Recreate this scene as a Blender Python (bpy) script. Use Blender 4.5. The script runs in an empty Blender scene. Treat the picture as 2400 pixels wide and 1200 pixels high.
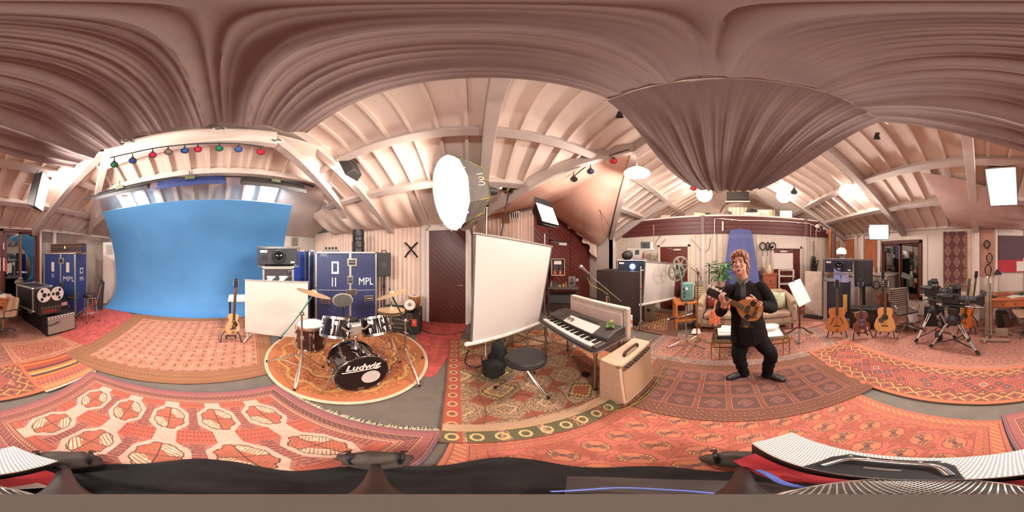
import bpy, bmesh, math, random
from mathutils import Vector as V, Matrix as MX, noise as NZ
random.seed(7)
scn = bpy.context.scene
COL = scn.collection
PI = math.pi
R = math.radians
sin, cos, tan = math.sin, math.cos, math.tan
H = 1.72          # eye height of the panorama camera
X0 = 1105         # photo column that looks straight along +Y
# ---------------------------------------------------------------- camera, world, exposure
cd = bpy.data.cameras.new('camera'); cam = bpy.data.objects.new('camera', cd); COL.objects.link(cam)
cd.type = 'PANO'
try: cd.panorama_type = 'EQUIRECTANGULAR'
except Exception: pass
try: cd.cycles.panorama_type = 'EQUIRECTANGULAR'
except Exception: pass
cd.clip_start = .01
cam.location = (0, 0, H); cam.rotation_euler = (PI/2, 0, -R((1200-X0)*.15))
scn.camera = cam
vs = scn.view_settings
vs.view_transform = 'Standard'; vs.look = 'None'; vs.gamma = 1; vs.use_curve_mapping = False
vs.exposure = 0.66
W = bpy.data.worlds.new('night'); scn.world = W; W.use_nodes = True
W.node_tree.nodes['Background'].inputs[0].default_value = (.10, .15, .16, 1)
W.node_tree.nodes['Background'].inputs[1].default_value = .35
try:
    scn.cycles.max_bounces = 8; scn.cycles.diffuse_bounces = 4; scn.cycles.sample_clamp_indirect = 6
    scn.cycles.caustics_reflective = False; scn.cycles.caustics_refractive = False
except Exception: pass
WARM = (1, .915, .85)
LIGHTS = dict(soft=36, fres=110, led=14, pend=72, bank=50, flood=60, loft=80, cyc=34)
def area(loc, aim, sx, sy, power, color=WARM, parent=None, spread=180, disk=False):
    l = bpy.data.lights.new('lamp_glow', 'AREA'); l.energy = power; l.color = color
    l.shape = 'ELLIPSE' if disk else 'RECTANGLE'; l.size = sx; l.size_y = sy; l.spread = R(spread)
    o = bpy.data.objects.new('lamp_glow', l); COL.objects.link(o)
    o.location = loc; o.rotation_euler = (V(aim)-V(loc)).to_track_quat('-Z', 'Y').to_euler()
    if parent: o.parent = parent; o.matrix_parent_inverse = MX.Translation(parent.location).inverted() if not any(parent.rotation_euler) else parent.matrix_basis.inverted()
    return o
def bulb(loc, power, r=.05, color=WARM, parent=None):
    l = bpy.data.lights.new('lamp_glow', 'POINT'); l.energy = power; l.color = color; l.shadow_soft_size = r
    o = bpy.data.objects.new('lamp_glow', l); COL.objects.link(o); o.location = loc
    if parent: o.parent = parent; o.matrix_parent_inverse = parent.matrix_basis.inverted()
    return o
# ---------------------------------------------------------------- photo geometry: where a viewing ray meets a real plane
def az(px): return R((px-X0)*.15)
def el(py): return R((600-py)*.15)
def P(px, py, z=0., d=None, u=None, v=None):
    a, e = az(px), el(py); s, c = sin(a), cos(a)
    if u is not None: d = u/s
    elif v is not None: d = v/c
    elif d is None: d = (z-H)/tan(e)
    return V((s*d, c*d, H+d*tan(e)))
def frm(a, b):          # base line left->right as the camera sees it: midpoint, turn, width
    a, b = V(a), V(b); m = (a+b)/2; return m, math.atan2(b.y-a.y, b.x-a.x), (b.xy-a.xy).length
def facing(px): return -az(px)
# ---------------------------------------------------------------- materials
def lin(c):
    if isinstance(c, str): c = [int(c[i:i+2], 16) for i in (0, 2, 4)]
    return tuple(((x/255)/12.92 if x/255 <= .04045 else ((x/255+.055)/1.055)**2.4) for x in c)
MATS = {}
def mat(name, c='808080', rough=.6, metal=0., var=.12, scale=8., bump=0., emit=0., stretch=None, coat=0., ec=None):
    if name in MATS: return MATS[name]
    m = bpy.data.materials.new(name); MATS[name] = m; m.use_nodes = True
    nt = m.node_tree; b = nt.nodes['Principled BSDF']; c = lin(c)
    b.inputs['Roughness'].default_value = rough; b.inputs['Metallic'].default_value = metal
    b.inputs['Base Color'].default_value = (*c, 1)
    if coat: b.inputs['Coat Weight'].default_value = coat; b.inputs['Coat Roughness'].default_value = .08
    if emit:
        b.inputs['Emission Color'].default_value = (*(lin(ec) if ec else c), 1); b.inputs['Emission Strength'].default_value = emit
    if var or bump:
        tc = nt.nodes.new('ShaderNodeTexCoord'); nz = nt.nodes.new('ShaderNodeTexNoise'); mp = nt.nodes.new('ShaderNodeMapping')
        nz.inputs['Scale'].default_value = scale; nz.inputs['Detail'].default_value = 5
        if stretch: mp.inputs['Scale'].default_value = stretch
        nt.links.new(tc.outputs['Object'], mp.inputs[0]); nt.links.new(mp.outputs[0], nz.inputs['Vector'])
        cr = nt.nodes.new('ShaderNodeValToRGB')
        cr.color_ramp.elements[0].position = .3; cr.color_ramp.elements[1].position = .7
        cr.color_ramp.elements[0].color = (*[x*(1-var) for x in c], 1); cr.color_ramp.elements[1].color = (*[min(1, x*(1+var)) for x in c], 1)
        nt.links.new(nz.outputs['Fac'], cr.inputs[0]); nt.links.new(cr.outputs[0], b.inputs['Base Color'])
        if bump:
            bp = nt.nodes.new('ShaderNodeBump'); bp.inputs['Strength'].default_value = bump; bp.inputs['Distance'].default_value = .01
            nt.links.new(nz.outputs['Fac'], bp.inputs['Height']); nt.links.new(bp.outputs[0], b.inputs['Normal'])
    return m
def glass(name, tint='c8d4d0', rough=.02, clear=.8):
    if name in MATS: return MATS[name]
    m = bpy.data.materials.new(name); MATS[name] = m; m.use_nodes = True; nt = m.node_tree
    nt.nodes.clear(); o = nt.nodes.new('ShaderNodeOutputMaterial'); mx = nt.nodes.new('ShaderNodeMixShader')
    t = nt.nodes.new('ShaderNodeBsdfTransparent'); t.inputs[0].default_value = (*lin(tint), 1)
    g = nt.nodes.new('ShaderNodeBsdfGlossy'); g.inputs['Roughness'].default_value = rough; g.inputs[0].default_value = (.9, .95, .95, 1)
    mx.inputs[0].default_value = 1-clear
    nt.links.new(t.outputs[0], mx.inputs[1]); nt.links.new(g.outputs[0], mx.inputs[2]); nt.links.new(mx.outputs[0], o.inputs[0])
    return m
white = mat('white_paint', 'dccbbf', .6, var=.04, scale=3)
roofm = mat('roof_boards', 'e0cbbd', .75, var=.06, scale=2)
beamm = mat('beam_paint', 'c0aea4', .6, var=.06, scale=4, stretch=(1, 1, 1))
black = mat('black_plastic', '1c191a', .45, var=.15)
blackc = mat('black_cloth', '17130f', .9, var=.3, scale=20, bump=.3)
dark = mat('dark_grey', '35302f', .55)
chrome = mat('chrome', 'd8d4ce', .18, 1., var=0)
steel = mat('brushed_steel', 'a9a29a', .35, 1., var=.1, scale=30)
alu = mat('aluminium_trim', 'b5afaa', .4, .7, var=.08, scale=20)
brass = mat('brass', 'c49a4e', .25, 1., var=.05)
wood_or = mat('orange_wood', 'b5682e', .45, var=.18, scale=5, stretch=(1, 8, 8))
wood_red = mat('red_wood', '6b2c24', .4, var=.22, scale=6, stretch=(8, 8, 1.2), bump=.1)
wood_dk = mat('dark_red_wood', '542720', .4, var=.22, scale=6, stretch=(8, 8, 1.2), bump=.1)
maroon = mat('maroon_beam', '5c2a25', .5, var=.15, scale=4, stretch=(8, .6, 8))
walnut = mat('walnut', '4a2c1c', .4, var=.25, scale=6, stretch=(1, 1, 6))
paper = mat('paper_white', 'e2d6cc', .85, var=.03)
tan_amp = mat('tan_tolex', 'd0a98a', .7, var=.1, scale=30, bump=.2)
blue_case = mat('blue_laminate', '27366f', .45, var=.08, scale=3)
blue_dk = mat('navy_laminate', '2a3155', .45, var=.1, scale=3)
lens = mat('lens_glass', '0a0c14', .05, .2, var=0, coat=1)
rubber = mat('rubber', '121112', .8, var=.1)
# ---------------------------------------------------------------- mesh builder
class B:
    def __init__(s): s.v = []; s.f = []; s.uv = None
    def add(s, vs, fs):
        n = len(s.v); s.v += [tuple(p) for p in vs]; s.f += [tuple(i+n for i in f) for f in fs]; return s
    def box(s, c, d, rz=0, m=None):
        x, y, z = [k/2 for k in d]
        pts = [V((a*x, b*y, e*z)) for e in (-1, 1) for b in (-1, 1) for a in (-1, 1)]
        M = (MX.Translation(c) @ MX.Rotation(rz, 4, 'Z') if m is None else MX.Translation(c) @ m)
        return s.add([M @ p for p in pts], [(0, 2, 3, 1), (4, 5, 7, 6), (0, 1, 5, 4), (2, 6, 7, 3), (0, 4, 6, 2), (1, 3, 7, 5)])
    def bx(s, x0, x1, y0, y1, z0, z1): return s.box(((x0+x1)/2, (y0+y1)/2, (z0+z1)/2), (abs(x1-x0), abs(y1-y0), abs(z1-z0)))
    def bar(s, a, b, w, h, up=(0, 0, 1)):       # rectangular beam between two points
        a, b = V(a), V(b); d = (b-a); L = d.length; d.normalize(); up = V(up)
        sd = d.cross(up)
        if sd.length < 1e-4: sd = d.cross(V((1, 0, 0)))
        sd.normalize(); u2 = sd.cross(d)
        pts = [p+sd*i*w/2+u2*j*h/2 for p in (a, b) for i, j in ((-1, -1), (1, -1), (1, 1), (-1, 1))]
        return s.add(pts, [(3, 2, 1, 0), (4, 5, 6, 7), (0, 1, 5, 4), (1, 2, 6, 5), (2, 3, 7, 6), (3, 0, 4, 7)])
    def cyl(s, a, b, r0, r1=None, n=12, cap=True):
        r1 = r0 if r1 is None else r1; a, b = V(a), V(b); d = (b-a).normalized()
        x = d.orthogonal().normalized(); y = d.cross(x)
        pts = [p+(x*cos(2*PI*i/n)+y*sin(2*PI*i/n))*r for p, r in ((a, r0), (b, r1)) for i in range(n)]
        fs = [(i, (i+1) % n, n+(i+1) % n, n+i) for i in range(n)]
        if cap: fs += [tuple(range(n-1, -1, -1)), tuple(range(n, 2*n))]
        return s.add(pts, fs)
    def tube(s, pts, r, n=8, closed=False):
        pts = [V(p) for p in pts]; N = len(pts); rr = r if isinstance(r, (list, tuple)) else [r]*N
        vs = []; px = None
        for i, p in enumerate(pts):
            t = (pts[(i+1) % N]-pts[i-1]) if closed else (pts[min(i+1, N-1)]-pts[max(i-1, 0)])
            t.normalize()
            x = t.orthogonal().normalized() if px is None else (px-t*px.dot(t))
            if x.length < 1e-5: x = t.orthogonal()
            x.normalize(); px = x; y = t.cross(x)
            vs += [p+(x*cos(2*PI*k/n)+y*sin(2*PI*k/n))*rr[i] for k in range(n)]
        fs = [(i*n+k, i*n+(k+1) % n, ((i+1) % N)*n+(k+1) % n, ((i+1) % N)*n+k) for i in range(N if closed else N-1) for k in range(n)]
        if not closed: fs += [tuple(range(n-1, -1, -1)), tuple(range((N-1)*n, N*n))]
        return s.add(vs, fs)
    def lathe(s, prof, n=24, c=(0, 0, 0), m=None):       # prof [(r,z)]
        M = MX.Translation(c) @ (m or MX()); vs = []; N = len(prof)
        for r, z in prof: vs += [M @ V((r*cos(2*PI*k/n), r*sin(2*PI*k/n), z)) for k in range(n)]
        fs = [(i*n+k, i*n+(k+1) % n, (i+1)*n+(k+1) % n, (i+1)*n+k) for i in range(N-1) for k in range(n)]
        ring = N > 2 and prof[0][0] > 1e-6 and prof[-1][0] > 1e-6
        if ring: fs += [((N-1)*n+k, (N-1)*n+(k+1) % n, (k+1) % n, k) for k in range(n)]
        if prof[0][0] > 1e-6 and not ring: fs.append(tuple(range(n-1, -1, -1)))
        if prof[-1][0] > 1e-6 and not ring: fs.append(tuple(range((N-1)*n, N*n)))
        return s.add(vs, fs)
    def ball(s, c, r, n=12, m=None):
        r = (r, r, r) if not isinstance(r, (tuple, list)) else r; k = n//2+1
        M = MX.Translation(c) @ (m or MX()) @ MX.Diagonal((*r, 1)); vs = []; 
        for i in range(k):
            t = -PI/2+PI*i/(k-1); vs += [M @ V((cos(t)*cos(2*PI*j/n), cos(t)*sin(2*PI*j/n), sin(t))) for j in range(n)]
        return s.add(vs, [(i*n+j, i*n+(j+1) % n, (i+1)*n+(j+1) % n, (i+1)*n+j) for i in range(k-1) for j in range(n)])
    def slab(s, out, y0, y1):                          # outline in x,z extruded along y
        n = len(out); vs = [(x, y0, z) for x, z in out]+[(x, y1, z) for x, z in out]
        return s.add(vs, [tuple(range(n)), tuple(range(2*n-1, n-1, -1))]+[(i, n+i, n+(i+1) % n, (i+1) % n) for i in range(n)])
    def plate(s, out, z0, z1):                         # outline in x,y extruded along z
        n = len(out); vs = [(x, y, z0) for x, y in out]+[(x, y, z1) for x, y in out]
        return s.add(vs, [tuple(range(n-1, -1, -1)), tuple(range(n, 2*n))]+[(i, (i+1) % n, n+(i+1) % n, n+i) for i in range(n)])
    def sheet(s, fn, nu, nv, th=.006):                  # surface fn(i,j in 0..1) with real thickness
        g = [[V(fn(i/nu, j/nv)) for j in range(nv+1)] for i in range(nu+1)]
        vs = []; vb = []
        for i in range(nu+1):
            for j in range(nv+1):
                a = g[min(i+1, nu)][j]-g[max(i-1, 0)][j]; b = g[i][min(j+1, nv)]-g[i][max(j-1, 0)]
                n = a.cross(b); n = n.normalized() if n.length > 1e-9 else V((0, 0, 1))
                vs.append(g[i][j]); vb.append(g[i][j]-n*th)
        k = nv+1; n0 = len(vs); fs = []
        for i in range(nu):
            for j in range(nv):
                a = i*k+j; q = (a, a+k, a+k+1, a+1); fs.append(q); fs.append(tuple(n0+x for x in reversed(q)))
        ed = [i*k for i in range(nu+1)]+[nu*k+j for j in range(1, k)]+[i*k+nv for i in range(nu-1, -1, -1)]+[j for j in range(nv-1, 0, -1)]
        for a, b in zip(ed, ed[1:]+ed[:1]): fs.append((b, a, n0+a, n0+b))
        return s.add(vs+vb, fs)
    def o(s, name, m, parent=None, smooth=40, bev=0., sub=0):
        me = bpy.data.meshes.new(name); me.from_pydata(s.v, [], s.f); me.validate()
        bm = bmesh.new(); bm.from_mesh(me); bmesh.ops.recalc_face_normals(bm, faces=bm.faces); bm.to_mesh(me); bm.free()
        if smooth:
            me.polygons.foreach_set('use_smooth', [True]*len(me.polygons))
            try: me.set_sharp_from_angle(angle=R(smooth))
            except Exception: pass
        me.materials.append(m)
        ob = bpy.data.objects.new(name, me); COL.objects.link(ob)
        if parent: ob.parent = parent
        if bev:
            md = ob.modifiers.new('bev', 'BEVEL'); md.width = bev; md.segments = 2; md.limit_method = 'ANGLE'; md.angle_limit = R(50)
        if sub:
            md = ob.modifiers.new('sub', 'SUBSURF'); md.levels = sub; md.render_levels = sub
        return ob
def tag(o, label, cat, group=None, kind=None):
    o['label'] = label; o['category'] = cat
    if group: o['group'] = group
    if kind: o['kind'] = kind
    return o
def T(name, label, cat, loc=(0, 0, 0), rz=0, group=None, kind=None):
    o = bpy.data.objects.new(name, None); COL.objects.link(o); o.location = loc; o.rotation_euler = (0, 0, rz); o.empty_display_size = .1
    return tag(o, label, cat, group, kind)
def dup(o, loc, rz, label, group=None):
    c = o.copy(); COL.objects.link(c); c.location = loc; c.rotation_euler = (0, 0, rz); c['label'] = label
    if group: c['group'] = group
    for ch in list(o.children):
        if ch.type == 'LIGHT': continue
        k = ch.copy(); COL.objects.link(k); k.parent = c
        for g in list(ch.children): h = g.copy(); COL.objects.link(h); h.parent = k
    return c
def share(name, src, parent, loc, rot=(0, 0, 0), scale=None):      # another piece with the same mesh
    o = src.copy(); o.name = name; COL.objects.link(o); o.parent = parent; o.location = loc; o.rotation_euler = rot
    if scale: o.scale = scale
    return o
def text(s, size, m, parent, loc, rot, name='lettering', ext=.0015, shear=0, sx=1, align='CENTER', bold=0.):
    c = bpy.data.curves.new(name, 'FONT'); c.body = s; c.size = size; c.extrude = ext; c.align_x = align; c.align_y = 'CENTER'; c.shear = shear
    c.resolution_u = 2
    c.offset = bold; q = bpy.data.objects.new(name, c); me = bpy.data.meshes.new_from_object(q); bpy.data.objects.remove(q); bpy.data.curves.remove(c); me.materials.clear(); me.materials.append(m)
    o = bpy.data.objects.new(name, me); COL.objects.link(o); o.location = loc; o.rotation_euler = rot; o.scale = (sx, 1, 1)
    if parent: o.parent = parent
    return o
def rotm(x=0, y=0, z=0): return MX.Rotation(R(z), 4, 'Z') @ MX.Rotation(R(y), 4, 'Y') @ MX.Rotation(R(x), 4, 'X')
def cat_rom(pts, n=6, closed=False):
    pts = [V(p) for p in pts]; out = []; N = len(pts)
    for i in range(N if closed else N-1):
        if closed: p0, p1, p2, p3 = pts[i-1], pts[i], pts[(i+1) % N], pts[(i+2) % N]
        else: p0, p1, p2, p3 = pts[max(i-1, 0)], pts[i], pts[i+1], pts[min(i+2, N-1)]
        for k in range(n):
            t = k/n; out.append(.5*((2*p1)+(p2-p0)*t+(2*p0-5*p1+4*p2-p3)*t*t+(3*p1-p0-3*p2+p3)*t**3))
    if not closed: out.append(pts[-1])
    return out
# ================================================================ ROOM SHELL
UC, UA, VB, VD, UG = 4.8, -5.7, 3.9, -4.2, 6.7
def zB(v): return 2.5+.54*(VB-v)
def zD(v): return 2.5+.53*(v-VD)
RV = (zB(0)-zD(0))/(.54+.53); ZR = zB(RV)
def st(o, label, cat='structure'): return tag(o, label, cat, None, 'structure')
fl = B(); fl.bx(UA-.2, 7, VD-.2, 6, -.2, 0)
st(fl.o('floor', mat('grey_floor', '6b6056', .8, var=.12, scale=6, bump=.1)), 'bare grey concrete floor showing between the rugs', 'floor')
# ---- ceiling
ceil = T('ceiling', 'white painted raftered timber roof above the studio', 'ceiling', kind='structure')
def rp(u, v, side, off=0): return V((u, v, (zB(v) if side == 'B' else zD(v))-off))
b = B()
pb = [(-4.1, RV), (-4.1, VB+.05), (-.2, VB+.05), (2.22, 1.4), (4.5, VB+.05), (UG, VB+.05), (UG, RV)]
vs = [rp(u, v, 'B') for u, v in pb]; n = len(vs); up = V((0, 0, .1))
b.add(vs+[p+up for p in vs], [tuple(range(n)), tuple(range(2*n-1, n-1, -1))]+[(i, (i+1) % n, n+(i+1) % n, n+i) for i in range(n)])
vs = [rp(u, v, 'D') for u, v in ((-4.1, RV), (UG, RV), (UG, VD-.7), (-4.1, VD-.7))]
b.add(vs+[p+up for p in vs], [(0, 1, 2, 3), (7, 6, 5, 4), (0, 4, 5, 1), (1, 5, 6, 2), (2, 6, 7, 3), (3, 7, 4, 0)])
b.o('roof_lining', roofm, ceil, 0)
HZ = lambda u: 3.6+.3*(u+2.0)             # sloping ceiling at the blue backdrop end
b = B(); b.sheet(lambda i, j: (-1.95-3.75*j, -4.9+8.8*i, HZ(-1.95-3.75*j)), 2, 2, -.06); b.o('hip_lining', roofm, ceil, 0)
b = B(); b.bx(-.15, 4.6, VB-.3, 5.2, 3.9, 3.98); b.o('porch_lining', roofm, ceil, 0)
b = B()
for u in (UG,): b.add([(u, VD, 2.4), (u, VB, 2.4), (u, RV, ZR+.1), (u+.1, VD, 2.4), (u+.1, VB, 2.4), (u+.1, RV, ZR+.1)], [(0, 1, 2), (5, 4, 3), (0, 3, 4, 1), (1, 4, 5, 2), (2, 5, 3, 0)])
b.o('gable_lining', roofm, ceil, 0)
def valley(u):  # lowest v of the roof where the cloth lined porch cuts in
    if u < -.2 or u > 4.5: return VB
    return 1.4+(2.22-u)*(2.5/2.42) if u < 2.22 else 1.4+(u-2.22)*(2.5/2.28)
u = -3.9
while u < UG:
    for side in 'BD':
        v1 = min(VB, valley(u)) if side == 'B' else VD
        v0 = RV
        if u < -2.0:          # stop at the hip slope
            k = HZ(u)
            v0 = max(RV, VB-(k-2.5)/.54) if side == 'B' else min(RV, VD+(k-2.5)/.53)
        b = B(); b.bar(rp(u, v0, side, .03), rp(u, v1, side, .03), .045, .06); b.o('rafter', roofm, ceil, 0)
    u += .32
for side, v, ws in (('B', 1.86, .13), ('B', 2.72, .13), ('D', -2.45, .14), ('D', -3.28, .14)):
    segs = [(-3.2 if abs(v) < 2.5 else -3.6, UG)] if side == 'D' else ([(-2.6, 1.72), (2.66, UG)] if v < 2 else [(-3.3, .88), (3.46, UG)])
    for a, c in segs:
        b = B(); b.bar(rp(a, v, side, .075), rp(c, v, side, .075), ws, .15, (0, .5, 1) if side == 'B' else (0, -.5, 1)); b.o('purlin', beamm, ceil, 0, .008)
for u in (-2.05, .2, 2.22, 4.75):
    for side in 'BD':
        v1 = (VB if u != 2.22 else 1.45) if side == 'B' else VD
        b = B(); b.bar(rp(u, RV, side, .11), rp(u, v1, side, .11), .15, .22); b.o('truss_rafter', beamm, ceil, 0, .008)
for a, c, w in ((( -.2, VB), (2.22, 1.4), .12), ((4.5, VB), (2.22, 1.4), .14)):
    b = B(); b.bar(rp(*a, 'B', .1), rp(*c, 'B', .1), w, .2); b.o('valley_rafter', beamm, ceil, 0, .008)
# hip end
b = B(); b.bar((-2.16, -1.78, 3.5), (-1.92, .75, 3.5), .12, .26); b.o('collar_beam', white, ceil, 0, .01)
for a, c, w in (((-2.16, -1.75, 3.5), (-4.0, -3.9, 2.5), .13), ((-1.92, .72, 3.48), (-2.9, 2.83, 2.95), .13), ((-2.9, 2.83, 2.95), (-3.5, 3.85, 2.48), .12)):
    b = B(); b.bar(a, c, w, .16); b.o('hip_rafter', beamm, ceil, 0, .008)
v = -1.9
while v < 1.2:
    b = B(); b.bar((-2.1, v, HZ(-2.1)-.03), (-5.6, v*1.5, HZ(-5.6)-.03), .045, .05); b.o('rafter', roofm, ceil, 0); v += .3
for uu in (-2.75,):
    b = B(); b.bar((uu-.15, -3.0, HZ(uu-.15)-.06), (uu+.05, 2.3, HZ(uu+.05)-.06), .13, .12); b.o('purlin', beamm, ceil, 0, .008)
# ---- walls
def wall(name, segs, label, m=None):
    b = B()
    for s in segs: b.bx(*s)
    return st(b.o(name, m or white, None, 0), label, 'wall')
wA = wall('wall_back', [(UA-.1, UA, VD-.7, VB, 0, 2.6)], 'white wall of the bay behind the blue backdrop')
wB = wall('wall_left', [(UA, -1.06, VB, VB+.1, 0, 2.62), (-1.06, -.13, VB, VB+.1, 2.38, 2.62), (-.13, -.03, VB, VB+.1, 0, 2.7), (-.1, -.0, VB+.1, 5.2, 0, 3.95), (-.1, 4.6, 5.1, 5.2, 0, 3.95), (4.5, 4.6, VB, 5.1, 0, 3.2), (4.5, UC+.1, VB, VB+.1, 0, 2.62)], 'white wall with the curtain and the cloth lined porch')
wD = wall('wall_right', [(-1.06, 1.65, VD-.1, VD, 0, 2.62), (3.04, UC+.1, VD-.1, VD, 0, 2.62), (1.65, 3.04, VD-.1, VD, 0, .48), (-2.22, -1.06, VD-.1, VD, 2.46, 2.62), (1.65, 3.04, VD-.1, VD, 2.16, 2.62)], 'white wall with the dark windows, pinboard and desk')
wall('wall_alcove', [(UA, -2.32, VD-.7, VD-.6, 0, 2.62)], 'white wall behind the left blue flight case')
st((lambda b: (b.bx(-2.32, -2.22, VD-.7, VD, 0, 2.62), b.o('trim_3', white, None, 0))[1])(B()), 'white jamb beside the sliding doors', 'trim')
wC = wall('wall_far', [(UC, UC+.1, VD, VB+.1, 0, 2.95), (6.6, 6.7, VD, VB, 2.4, 3.0), (UC, 6.7, VD, VB+.1, 2.85, 2.93)], 'white boarded end wall under the maroon beam')
cream = mat('cream_boards', 'd9c7b4', .65, var=.06, scale=5)
# vertical boards of the end wall, between the two doors
vd1 = (UC/tan(az(1549)), UC/tan(az(1613))); vd2 = (UC/tan(az(1812)), UC/tan(az(1873)))
v = VB-.08
while v > VD+.1:
    if not (vd1[1]-.12 < v < vd1[0]+.12 or vd2[1]-.12 < v < vd2[0]+.12):
        b = B(); b.bx(UC-.018, UC, v-.078, v+.078, .02, 2.36); b.o('board', cream, wC, 0, .004)
    v -= .164
# planked surfaces: diagonal boards clipped to an outline
def clip(poly, n, d):
    out = []
    for i in range(len(poly)):
        a, c = poly[i-1], poly[i]; da = a[0]*n[0]+a[1]*n[1]-d; dc = c[0]*n[0]+c[1]*n[1]-d
        if (da <= 0) != (dc <= 0): t = da/(da-dc); out.append((a[0]+(c[0]-a[0])*t, a[1]+(c[1]-a[1])*t))
        if dc <= 0: out.append(c)
    return out
def planks(outline, ang, w, th, m, parent, M, gap=.006):
    n = (cos(ang), sin(ang)); ds = [p[0]*n[0]+p[1]*n[1] for p in outline]; d = min(ds)
    while d < max(ds):
        q = clip(clip(outline, n, d+w-gap), (-n[0], -n[1]), -(d+gap))
        if len(q) > 2:
            b = B(); b.slab(q, -th-random.random()*.004, 0); b.v = [tuple(M @ V(p)) for p in b.v]; b.o('plank', m, parent, 0)
        d += w
def door(name, label, a, c, h, m, fm, ang=PI/4, pw=.1, both=True, frame=.07, leaf=None):
    mid, rz, w = frm(a, c); M = MX()
    t = T(name, label, 'door', mid, rz, kind='structure')
    b = B()
    b.bx(-w/2-frame, -w/2, -.05, .03, 0, h+frame); b.bx(w/2, w/2+frame, -.05, .03, 0, h+frame); b.bx(-w/2-frame, w/2+frame, -.05, .03, h, h+frame)
    b.o('door_frame', fm, t, 0, .005)
    b = B(); b.bx(-w/2, w/2, 0, .03, .01, h); b.o('door_panel', m, t, 0)
    planks([(-w/2+.005, .015), (w/2-.005, .015), (w/2-.005, h-.005), (-w/2+.005, h-.005)], ang, pw, .018, m, t, M)
    return t, w
d1, w1 = door('door_1', 'tall dark wooden door of diagonal planks right of the curtain', (-1.03, VB, 0), (-.14, VB-.02, 0), 2.34, wood_dk, white, PI/4, .095)
d2, w2 = door('door_2', 'maroon diagonal plank door behind the tripod screen and film projector', (UC-.03, vd1[0], 0), (UC-.03, vd1[1], 0), 2.0, wood_red, cream, PI/4, .1)
d3, w3 = door('door_3', 'maroon diagonal plank door behind the white easel board', (UC-.03, vd2[0], 0), (UC-.03, vd2[1], 0), 1.95, wood_red, white, -PI/4+PI/2, .1)
for t, w, h, s in ((d2, w2, 2.0, 1), (d3, w3, 1.95, -1)):
    b = B(); b.bx(.02*s, .24*s, -.07, -.02, h-.12, h-.06); b.bar((.05*s, -.05, h-.1), (-.2*s, -.03, h-.04), .02, .012); b.o('door_closer', mat('grey_closer', 'c3b6ac', .4, .3), t, 30, .004)
b = B(); b.cyl((.36, -.02, 1.02), (.36, -.09, 1.02), .02); b.cyl((.36, -.08, 1.02), (.25, -.08, 1.02), .011); b.o('door_handle', steel, d1, 40)
# red planked front of the porch with its own door
rw = T('wall_porch_planks', 'red wall of wide diagonal planks inside the cloth lined porch', 'wall', (0, 5.08, 0), 0, kind='structure')
b = B(); b.slab([(2.0, 0), (4.48, 0), (4.48, 2.75), (2.3, 3.3), (2.0, 3.25)], -.01, 0); b.o('backing', wood_red, rw, 0)
planks([(2.02, .02), (2.62, .02), (2.62, 3.2), (2.02, 3.22)], PI/4, .13, .035, wood_red, rw, MX())
planks([(3.5, .02), (4.47, .02), (4.47, 2.74), (3.5, 2.98)], PI/4, .13, .035, wood_red, rw, MX())
planks([(2.64, 2.3), (3.48, 2.3), (3.48, 2.98), (2.64, 3.2)], PI/4, .13, .035, wood_red, rw, MX())
d4 = T('door_4', 'red plank door with a steel closer inside the porch', 'door', (3.06, 5.05, 0), 0, kind='structure')
planks([(-.41, .02), (.41, .02), (.41, 2.24), (-.41, 2.24)], PI/4, .13, .03, wood_red, d4, MX())
b = B(); b.bx(-.45, -.41, -.06, .02, 0, 2.3); b.bx(.41, .45, -.06, .02, 0, 2.3); b.bx(-.45, .45, -.06, .02, 2.25, 2.3); b.o('door_frame', wood_dk, d4, 0)
b = B(); b.bx(-.1, .22, -.1, -.03, 2.1, 2.2); b.bar((.0, -.06, 2.17), (-.3, -.05, 2.22), .03, .012); b.o('door_closer', mat('white_closer', 'e2d8d0', .4, .1), d4, 30, .005)
# ---- maroon beam on the end wall, its boards, posts and pipes
bp = T('trim_beam', 'deep maroon boarded beam across the end wall below the loft', 'trim', (UC, 0, 0), 0, kind='structure')
vl, vr = 3.55, -3.45
for k in range(4):
    z0 = 2.39+.132*k; a, c = vl-.2*k*1.05, vr+.16*k
    b = B(); b.bx(-.07, -.02, c, a, z0, z0+.127); b.o('board', maroon, bp, 0, .004)
for px in (1648, 1886):
    v = UC/tan(az(px)); b = B(); b.bx(-.11, -.07, v-.06, v+.06, 2.38, 2.93); b.o('beam_post', mat('mauve_post', '6d4b46', .5), bp, 0, .006)
    b = B(); b.bx(-.06, 0, v-.055, v+.055, 0, 2.38); b.o('post', white, bp, 0, .006)
b = B(); b.bx(-.08, 1.75, vr+.5, vl-.7, 2.9, 2.95); b.o('loft_edge', white, bp, 0, .004)
# white cable pipes on the beam
pw_ = mat('pipe_white', 'dccfc4', .5, var=.03)
pi = T('cable_pipe', 'white conduit running along the maroon beam and down beside the blue cloth', 'pipe', (UC-.12, 0, 0))
def wC_(px, py, off=0): return P(px, py, u=UC-.12-off)-V((UC-.12, 0, 0))
b = B(); b.tube([wC_(1690, 513), wC_(1735, 517), wC_(1800, 518), wC_(1860, 521), wC_(1895, 524), wC_(1912, 530)], .014); b.o('pipe', pw_, pi)
b = B(); b.tube([wC_(1675, 640), wC_(1675, 513), wC_(1690, 513)], .012); b.o('pipe', pw_, pi)
b = B(); b.box(wC_(1694, 530), (.03, .05, .28)); b.o('trunking', pw_, pi, 0, .004)
b = B()

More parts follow.
